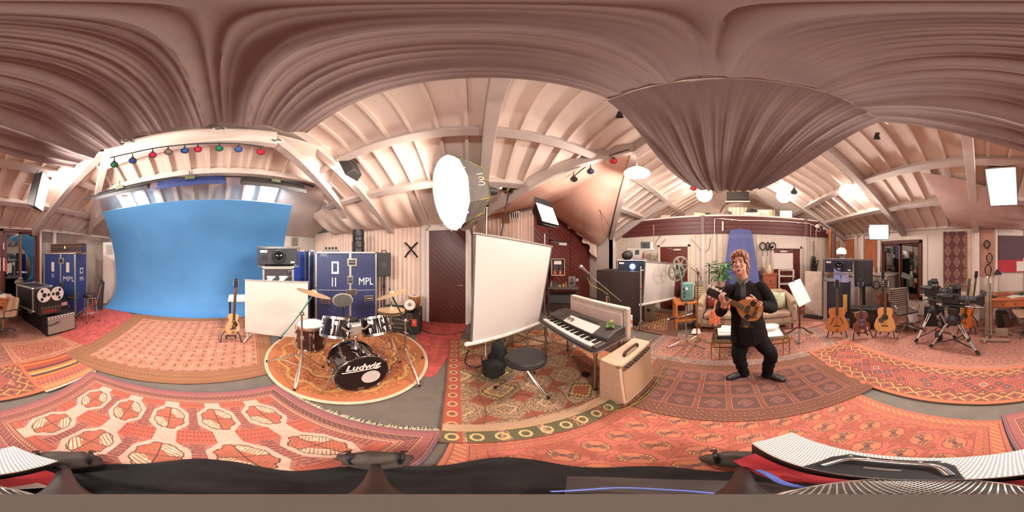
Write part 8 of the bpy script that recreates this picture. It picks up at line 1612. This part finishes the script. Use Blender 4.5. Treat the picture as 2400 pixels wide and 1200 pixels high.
b = B(); b.ball(hM @ V((0, -.092, -.0775)), (.019, .006, .006), 12, hM.to_3x3().to_4x4()); b.o('open_mouth', mat('mouth', '6a2c2c', .5), person); b = B(); b.tube([hM @ V((x, -.094+abs(x)*.35, -.071+z)) for x, z in ((-.024, -.004), (-.008, .001), (0, -.001), (.008, .001), (.024, -.004))], [.002, .0042, .0036, .0042, .002], 8); b.o('upper_lip', mat('lip', 'a8605a', .5), person); b = B(); b.tube([hM @ V((x, -.092+abs(x)*.35, -.085+abs(x)*.25)) for x in (-.022, -.01, 0, .01, .022)], [.002, .005, .0052, .005, .002], 8); b.o('lower_lip', mat('lip', 'a8605a', .5), person)
# hair: a cap of swept locks, full over the ears and down the neck
hb = B()
def hbl(c, r): hb.ball(hM @ V(c), r, 14, hM.to_3x3().to_4x4())
hbl((0, .03, .065), (.087, .098, .082)); hbl((.0, -.045, .1), (.062, .05, .035)); hbl((-.02, -.068, .088), (.048, .026, .026)); hbl((.035, -.062, .085), (.035, .03, .028)); hbl((0, .06, -.02), (.078, .065, .1)); hbl((0, .07, -.1), (.06, .045, .055))
for s_ in (-1, 1): hbl((s_*.07, -.02, .055), (.022, .05, .05)); hbl((s_*.075, .02, .02), (.02, .045, .05)); hbl((s_*.07, .045, -.05), (.025, .035, .06)); hbl((s_*.06, .05, -.11), (.018, .026, .03)); hbl((s_*.071, -.04, .02), (.012, .02, .03))
hairm = mat('hair_brown', '8f5a38', .5, var=.4, scale=18, stretch=(6, 6, 1), bump=.3)
def hd(p, n): q = hM.inverted() @ p; return p+n*(.0045*sin(q.x*190+q.z*60)+.003*NZ.noise(q*60))
melt(hb, 'hair', hairm, person, .005, 2, .4, hd)
# jacket
jb = B()
loft(jb, [(hp.x+.005, hp.y-.0, hp.z-.08, .215, .16), (hp.x, hp.y, hp.z+.05, .2, .155), (wst.x, wst.y, wst.z, .178, .14), (c1.x+.01, c1.y+.005, c1.z-.16, .182, .138), (c1.x, c1.y, c1.z-.06, .175, .12), (c1.x, c1.y, c1.z+.01, .14, .085), (neck0.x, neck0.y+.012, neck0.z+.012, .07, .06)])
cuR, cuL = elR.lerp(wrR, .86), elL.lerp(wrL, .84)
limb(jb, [shR, shR.lerp(elR, .5)+V((-.015, .0, 0)), elR, cuR], [.07, .068, .062, .05]); limb(jb, [shL, shL.lerp(elL, .5)+V((.012, 0, 0)), elL, cuL], [.072, .07, .066, .052])
for p_, c_ in ((elR, cuR), (elL, cuL)): 
    jb.ball(shR if p_ == elR else shL, (.07, .07, .06), 14)
    for q in (.15, .45): jb.ball(V(p_).lerp(c_, q)+V((0, -.01, -.01)), (.062, .062, .062), 10)
def jd(p, n): return p+n*(.006*NZ.noise(V((p.x*14, p.y*14, p.z*7)))+.003*sin(p.z*46+p.x*22))
melt(jb, 'jacket', suit, person, .009, 5, .5, jd)
dg = bpy.context.evaluated_depsgraph_get()
def front(x, z, rings):             # front surface of a loft at local x, z
    for a, c in zip(rings, rings[1:]):
        lo, hi = (a, c) if a[2] < c[2] else (c, a)
        if lo[2] <= z <= hi[2]:
            t = (z-lo[2])/(hi[2]-lo[2]); cx, cy, rx, ry = [lo[i]*(1-t)+hi[i]*t for i in (0, 1, 3, 4)]; k = min(.98, abs(x-cx)/rx); return cy-ry*math.sqrt(1-k*k)
    return rings[-1][1]-rings[-1][4]
JR = [(hp.x+.005, hp.y, hp.z-.08, .215, .16), (hp.x, hp.y, hp.z+.05, .2, .155), (wst.x, wst.y, wst.z, .178, .14), (c1.x+.01, c1.y+.005, c1.z-.16, .182, .138), (c1.x, c1.y, c1.z-.06, .185, .12), (c1.x, c1.y, c1.z+.012, .16, .085), (neck0.x, neck0.y+.012, neck0.z+.012, .07, .06)]
zt, zb = neck0.z+.0, hp.z-.07; bz = J(1742, 764, 1.66).z; trou = mat('trouser_black', '181314', .8, var=.12, scale=6)
def mx_(z): t = (zt-z)/(zt-zb); return neck0.x+(hp.x-.01-neck0.x)*t
def strip(x0f, x1f, z0, z1, off, name, m, th=.006, nz=24):
    b = B(); b.sheet(lambda i, j: (lambda z: (lambda x: V((x, front(x, z, JR)-off-.003*sin(z*40), z)))(x0f(z)+(x1f(z)-x0f(z))*i))(z0+(z1-z0)*j), 8, nz, -th); return b.o(name, m, person, 60)
strip(lambda z: mx_(z)-.045, lambda z: mx_(z)+.05, bz-.01, zt-.02, .008, 'shirt_front', shirtm); strip(lambda z: mx_(z)-.05, lambda z: mx_(z)+.06, zb-.01, bz-.01, .008, 'trouser_fly', trou)
vz = zt-.3
strip(lambda z: mx_(z)-.045-.05*max(0, (1-abs(z-(zt-.14))/.16)), lambda z: mx_(z)-.032, vz, zt-.01, .014, 'lapel', suit); strip(lambda z: mx_(z)+.036, lambda z: mx_(z)+.05+.05*max(0, (1-abs(z-(zt-.14))/.16)), vz, zt-.01, .014, 'lapel', suit)
strip(lambda z: mx_(z)-.075, lambda z: mx_(z)-.05, zb, vz, .012, 'jacket_edge', suit); strip(lambda z: mx_(z)+.055, lambda z: mx_(z)+.085, zb, vz, .012, 'jacket_edge', suit)
col = mat('collar_grey', '4b4644', .75)
for s_ in (-1, 1): b = B(); b.sheet(lambda i, j: V((neck0.x+s_*(.012+.058*j), neck0.y-.075+.075*j*j-.012*i, neck0.z+.042+.014*j-.06*i*(1-.3*j)-.02*(1-j))), 6, 8, .006); b.o('shirt_collar', col, person, 60)
bz = J(1742, 764, 1.66).z; b = B(); b.box((mx_(bz), front(mx_(bz), bz, JR)-.018, bz), (.045, .008, .035)); b.o('belt_buckle', brass, person, 0, .004); b = B(); b.bx(mx_(bz)-.06, mx_(bz)+.07, front(mx_(bz), bz, JR)-.015, front(mx_(bz), bz, JR)-.005, bz-.017, bz+.017); b.o('belt', black, person, 0, .002)
# trousers
tb_ = B(); loft(tb_, [(hp.x, hp.y, hp.z-.12, .16, .12), (hp.x, hp.y, hp.z, .165, .125), (hp.x, hp.y, hp.z+.1, .15, .12)])
for h_, k_, a_ in ((hipR, knR, anR), (hipL, knL, anL)): limb(tb_, [h_, h_.lerp(k_, .5), k_, k_.lerp(a_, .5)+V((0, .01, 0)), a_+V((0, -.01, -.045))], [.105, .096, .08, .07, .06])
for m_ in (suit, trou): m_.node_tree.nodes['Principled BSDF'].inputs['Specular IOR Level'].default_value = .12
def td_(p, n): return p+n*(.007*NZ.noise(V((p.x*12, p.y*12, p.z*9)))+.004*sin(p.z*55+p.x*25+p.y*20)*(p.z < .45))
melt(tb_, 'trousers', trou, person, .009, 4, .5, td_)
# shoes
shm = mat('shoe_black', '140f0d', .5)
for an, toe, nm in ((anR, J(1723, 887, 1.83), 0), (anL, J(1841, 897, 1.75), 1)):
    a = V((an.x, an.y, 0)); e = V((toe.x, toe.y, 0)); dv = (e-a).normalized(); sd = V((-dv.y, dv.x, 0)); heel = a-dv*.06; L_ = .29; b = B(); n = 16; vs = []
    R_ = [(0, .026, .07), (.03, .038, .1), (.08, .042, .11), (.14, .045, .095), (.2, .05, .07), (.25, .046, .055), (.28, .03, .042), (.292, .008, .022)]
    for y, w_, h_ in R_:
        for k in range(n): q = 2*PI*k/n; vs.append(heel+dv*y+sd*w_*cos(q)+V((0, 0, max(.002, h_*(.5+.5*sin(q))) if sin(q) > -.6 else .002)))
    b.add(vs, [(i*n+k, i*n+(k+1) % n, (i+1)*n+(k+1) % n, (i+1)*n+k) for i in range(len(R_)-1) for k in range(n)]+[tuple(range(n-1, -1, -1)), tuple(range(len(R_)*n-n, len(R_)*n))]); o = b.o('shoe', shm, person, 60)
    b = B()
    for k in range(3): c = heel+dv*(.13+.022*k)+V((0, 0, .1-.011*k)); b.tube([c-sd*.018, c+V((0, 0, .004)), c+sd*.018], .0035, 6)
    b.o('laces', black, o)
# mandolin
mt = P(1787, 733, d=1.53); guitar('round', 'small round bodied amber mandolin held by the man in the black suit', mt, facing(1763)+R(-4), mat('mandolin_top', 'b8703c', .35, var=.12, scale=5, coat=.5), h=.57, bh=.255, bw=.215, lean=-4, roll=-68, dep=.07, side_m=redside, head_m=mat('head_dark', '2a1c18', .4), cat='mandolin', name='mandolin')
mdl = bpy.data.objects['mandolin']
# ================================================================ PANORAMA CAMERA RIG
rig = T('camera_tripod', 'black tripod right below the viewpoint with a small grey top plate', 'tripod', (0, 0, .036)); b = B(); b.cyl((0, 0, .35), (0, 0, 1.38), .022, n=14); b.o('column', black, rig); b = B(); b.lathe([(.0, 1.38), (.028, 1.38), (.03, 1.4), (.028, 1.43), (0, 1.43)], 24); b.o('top_plate', mat('plate_taupe', '4a4039', .6), rig); b = B(); b.cyl((0, 0, .95), (0, 0, 1.02), .032); b.o('collar', dark, rig)
for px in (150, 880, 1740): a = az(px); b = B(); b.tube([(.02*sin(a), .02*cos(a), .95), (.3*sin(a), .3*cos(a), .45), (.52*sin(a), .52*cos(a), .012)], [.018, .016, .014], 10); l = b.o('leg', black, rig); b = B(); b.ball((.52*sin(a), .52*cos(a), .014), .02, 8); b.o('foot', rubber, l)
bagm = mat('bag_grey', '4d423c', .85, var=.25, scale=10, bump=.3)
for px, dd, lab in ((150, .53, 'dark weight bag on the tripod leg towards the tape machine'), (880, .53, 'dark weight bag on the tripod leg towards the drum kit'), (1738, .54, 'dark weight bag on the tripod leg towards the man')):
    a = az(px); t = lump('weight_bag', lab, 'bag', (dd*sin(a), dd*cos(a), .04), (.13, .09, .16), bagm, px, 18, -a)
    for s_ in (-1, 1): b = B(); b.tube(cat_rom([(s_*.07, -.06, .1), (s_*.09, -.0, .17), (s_*.1, .08, .1), (s_*.12, .1, .02)]), .009, 6); b.o('strap', black, t)
clothb = mat('black_drape', '1a1614', .9, var=.4, scale=8, bump=.4)
def bclo(i, j):
    a = 2*PI*i; r = .1+(.40+.05*sin(3*a+1)+.03*sin(7*a))*j*(1-.55*max(0, cos(a-R(160)))**2); return V((r*sin(a), r*cos(a), .05+.3*(1-j)**1.5+.04*NZ.noise((cos(a)*3, sin(a)*3, j*4))+.02*abs(sin(a*9))*(1-j)))
b = B(); b.sheet(bclo, 96, 16, .008); tag(b.o('black_drape', clothb, None, 60), 'rumpled black cloth heaped around the tripod below the viewpoint', 'cloth')
# perforated case
o1, o2, i1 = V((.615, -.245, 0)), V((-.16, -.492, 0)), V((.536, -.085, 0)); ex = (o2-o1).normalized(); ey = (i1-o1); Lc = (o2-o1).length; Wc = ey.length; ctr = o1+(o2-o1)*.5+ey*.5
pc = T('perforated_case', 'narrow white perforated metal case with a chrome handle beside the tripod', 'case', (ctr.x, ctr.y, .04), math.atan2(ex.y, ex.x)); zt = .46
pm = bpy.data.materials.new('perforated_white'); pm.use_nodes = True; X.nt = pm.node_tree; tc = X.nt.nodes.new('ShaderNodeTexCoord'); sp = X.nt.nodes.new('ShaderNodeSeparateXYZ'); X.nt.links.new(tc.outputs['Object'], sp.inputs[0]); s, t_ = X(sp.outputs[0]), X(sp.outputs[1])
rw = (t_/.011).fl(); u_ = cel(s+rw*.0055, .011)*.011; v_ = cel(t_, .011)*.011; X.nt.links.new(mixc('ddd2c8', '6d645c', ((u_*u_+v_*v_)._u('SQRT') < .0036)), X.nt.nodes['Principled BSDF'].inputs['Base Color']); X.nt.nodes['Principled BSDF'].inputs['Roughness'].default_value = .45
b = B(); b.bx(-Lc/2, Lc/2, -Wc/2, Wc/2, .0, zt-.02); b.o('body', black, pc, 0, .006); b = B(); b.bx(-Lc/2, Lc/2, -Wc/2, Wc/2, zt-.02, zt); b.o('perforated_lid', pm, pc, 0, .004)
sg = 1 if (MX.Rotation(math.atan2(ex.y, ex.x), 3, 'Z') @ V((0, 1, 0))).dot(ey) > 0 else -1
b = B(); b.plate([(-.13, -Wc*.36), (.11, -Wc*.36), (.14, -Wc*.1), (.14, Wc*.5), (-.16, Wc*.5), (-.16, -Wc*.1)] if sg > 0 else [(-.13, Wc*.36), (.11, Wc*.36), (.14, Wc*.1), (.14, -Wc*.5), (-.16, -Wc*.5), (-.16, Wc*.1)][::-1], zt, zt+.004); b.o('handle_plate', black, pc, 0, .002)
b = B(); b.tube(cat_rom([(-.13, sg*Wc*.3, zt+.01), (-.11, -sg*Wc*.05, zt+.03), (-.06, -sg*Wc*.16, zt+.032), (.05, -sg*Wc*.16, zt+.032), (.1, -sg*Wc*.05, zt+.03), (.12, sg*Wc*.3, zt+.01)]), .012, 10); b.o('chrome_handle', chrome, pc)
for x in (-.12, -.07, -.01, .06, .11): b = B(); b.ball((x, -sg*Wc*.27, zt+.004), (.009, .009, .005), 8); b.o('rivet', chrome, pc)
b = B(); b.bx(-.05, .03, sg*Wc*.12-.006, sg*Wc*.12+.006, zt+.004, zt+.006); b.o('maker_plate', steel, pc, 0)
def redc(i, j): return MX.Translation(ctr) @ MX.Rotation(math.atan2(ex.y, ex.x), 4, 'Z') @ V(((i-.5)*Lc*.85, sg*(Wc*.5+.012+.07*j), .4-.1*j+.012*sin(14*i+5*j)))
b = B(); b.sheet(redc, 40, 6, .005); tag(b.o('red_cloth', mat('red_cloth', 'b8343c', .7), None, 60), 'folded bright red cloth tucked inside the white perforated case', 'cloth')
# round wire mesh guard
ga = az(2150); gc = V((.15*sin(ga), .15*cos(ga), .47)); gd = T('mesh_guard', 'round shallow wire mesh guard lying beside the tripod column', 'guard', gc, 0); gm2 = mat('mesh_grey', '9a8e84', .4, .5)
b = B(); n_ = 15
for k in range(-n_, n_+1):
    for rt in (.5, -.5):
        x = k/n_*.118; h_ = math.sqrt(max(0, .118**2-x*x))
        if h_ > .01: b.tube([MX.Rotation(rt+.4, 3, 'Z') @ V((x, h_*q/4, .05*(1-((x*x+(h_*q/4)**2)/.118**2)))) for q in range(-4, 5)], .0014, 4)
o = b.o('wire_mesh', gm2, gd); o['kind'] = 'stuff'; b = B(); b.tube([(.118*cos(a*PI/16), .118*sin(a*PI/16), 0) for a in range(32)], .005, 6, True); b.o('rim', gm2, gd); b = B(); b.lathe([(.11, -.02), (.11, -.03), (0, -.03)], 28); b.o('back_disc', dark, gd); b = B(); b.cyl((0, 0, -.43), (0, 0, -.03), .02); b.o('post', dark, gd)
# blue piping rope on a dark flap
def flap(i, j):
    a = az(1330+i*900); r0 = .30-.1*i; return V((sin(a)*(r0*(1-j)+.10*j), cos(a)*(r0*(1-j)+.10*j), .36+.1*j+.01*sin(20*i)))
b = B(); b.sheet(flap, 40, 6, .006); tag(b.o('dark_flap', mat('flap_brown', '3a2f2c', .85), None, 60), 'dark brown cloth flap with blue piping over the tripod base', 'cloth')
t = T('blue_piping', 'blue piping cord along the edge of the dark flap under the viewpoint', 'cord', (0, 0, .3)); b = B(); b.tube(cat_rom([P(x, y, z=.48)-V((0, 0, .3)) for x, y in ((1290, 1152), (1450, 1143), (1600, 1150), (1720, 1160), (1850, 1163), (2000, 1163), (2200, 1165), (2390, 1160))], 5), .006, 6); b.o('cord', mat('cord_blue', '5a68b4', .5), t)
t = T('blue_strap', 'blue strap running from the dark flap to the perforated case', 'strap', (0, 0, .3)); b = B(); b.tube(cat_rom([P(x, y, z=.42)-V((0, 0, .3)) for x, y in ((1775, 1102), (1800, 1112), (1835, 1132), (1900, 1145), (1960, 1153))], 4), .009, 6); b.o('cord', mat('cord_blue', '5a68b4', .5), t)
t = T('paper_card', 'white card with blue print lying on the black cloth', 'card', P(40, 1140, z=.33), 0); b = B(); b.box((0, 0, 0), (.08, .05, .003)); b.o('card', paper, t, 0); b = B(); b.box((.03, 0, .002), (.02, .05, .002)); b.o('print', mat('cord_blue', '5a68b4', .5), t, 0)
# floor cables
tanc = mat('cable_tan', 'c48a52', .6); olv = mat('cable_olive', '8a8038', .6)
def fcable(lab, pts, r, m, z=.037, closed=False):
    c = [P(x, y, z) for x, y in pts]; o0 = V((c[0].x, c[0].y, z)); t = T('floor_cable', lab, 'cable', o0); b = B(); b.tube([p-o0+V((0, 0, r)) for p in cat_rom(c, 5, closed)], r, 6, closed); b.o('cord', m, t)
fcable('tan cable loop on the coral rug', [(1172, 1106), (1200, 1093), (1260, 1095), (1315, 1108), (1332, 1122), (1290, 1128), (1220, 1120)], .006, tanc, .025, True)
fcable('tan cable bight on the coral rug right of the cable loop', [(1325, 1130), (1420, 1124), (1480, 1118), (1530, 1116), (1556, 1124), (1500, 1134)], .006, tanc, .025)
fcable('olive cable snaking around the foot of the tan amplifier', [(1466, 958), (1500, 935), (1540, 892), (1560, 850), (1590, 825), (1612, 806)], .005, olv)
fcable('second olive cable beside the tan amplifier', [(1420, 950), (1432, 962), (1470, 955), (1515, 930), (1550, 890), (1580, 845)], .005, olv)
fcable('black cable on the crimson floor by the dark planked door', [(982, 770), (1010, 782), (1050, 785), (1090, 776)], .007, black, .01)
fcable('thin yellow cable crossing the crimson carpet', [(1000, 806), (1040, 812), (1090, 806), (1160, 800)], .004, tanc, .024)
fcable('black cable loop beside the left leg of the large projection screen', [(1098, 820), (1090, 850), (1110, 862), (1130, 855), (1128, 835)], .007, black)
fcable('olive cable from the sofa to the microphone stands', [(1600, 842), (1622, 815), (1640, 795), (1650, 786)], .005, olv)
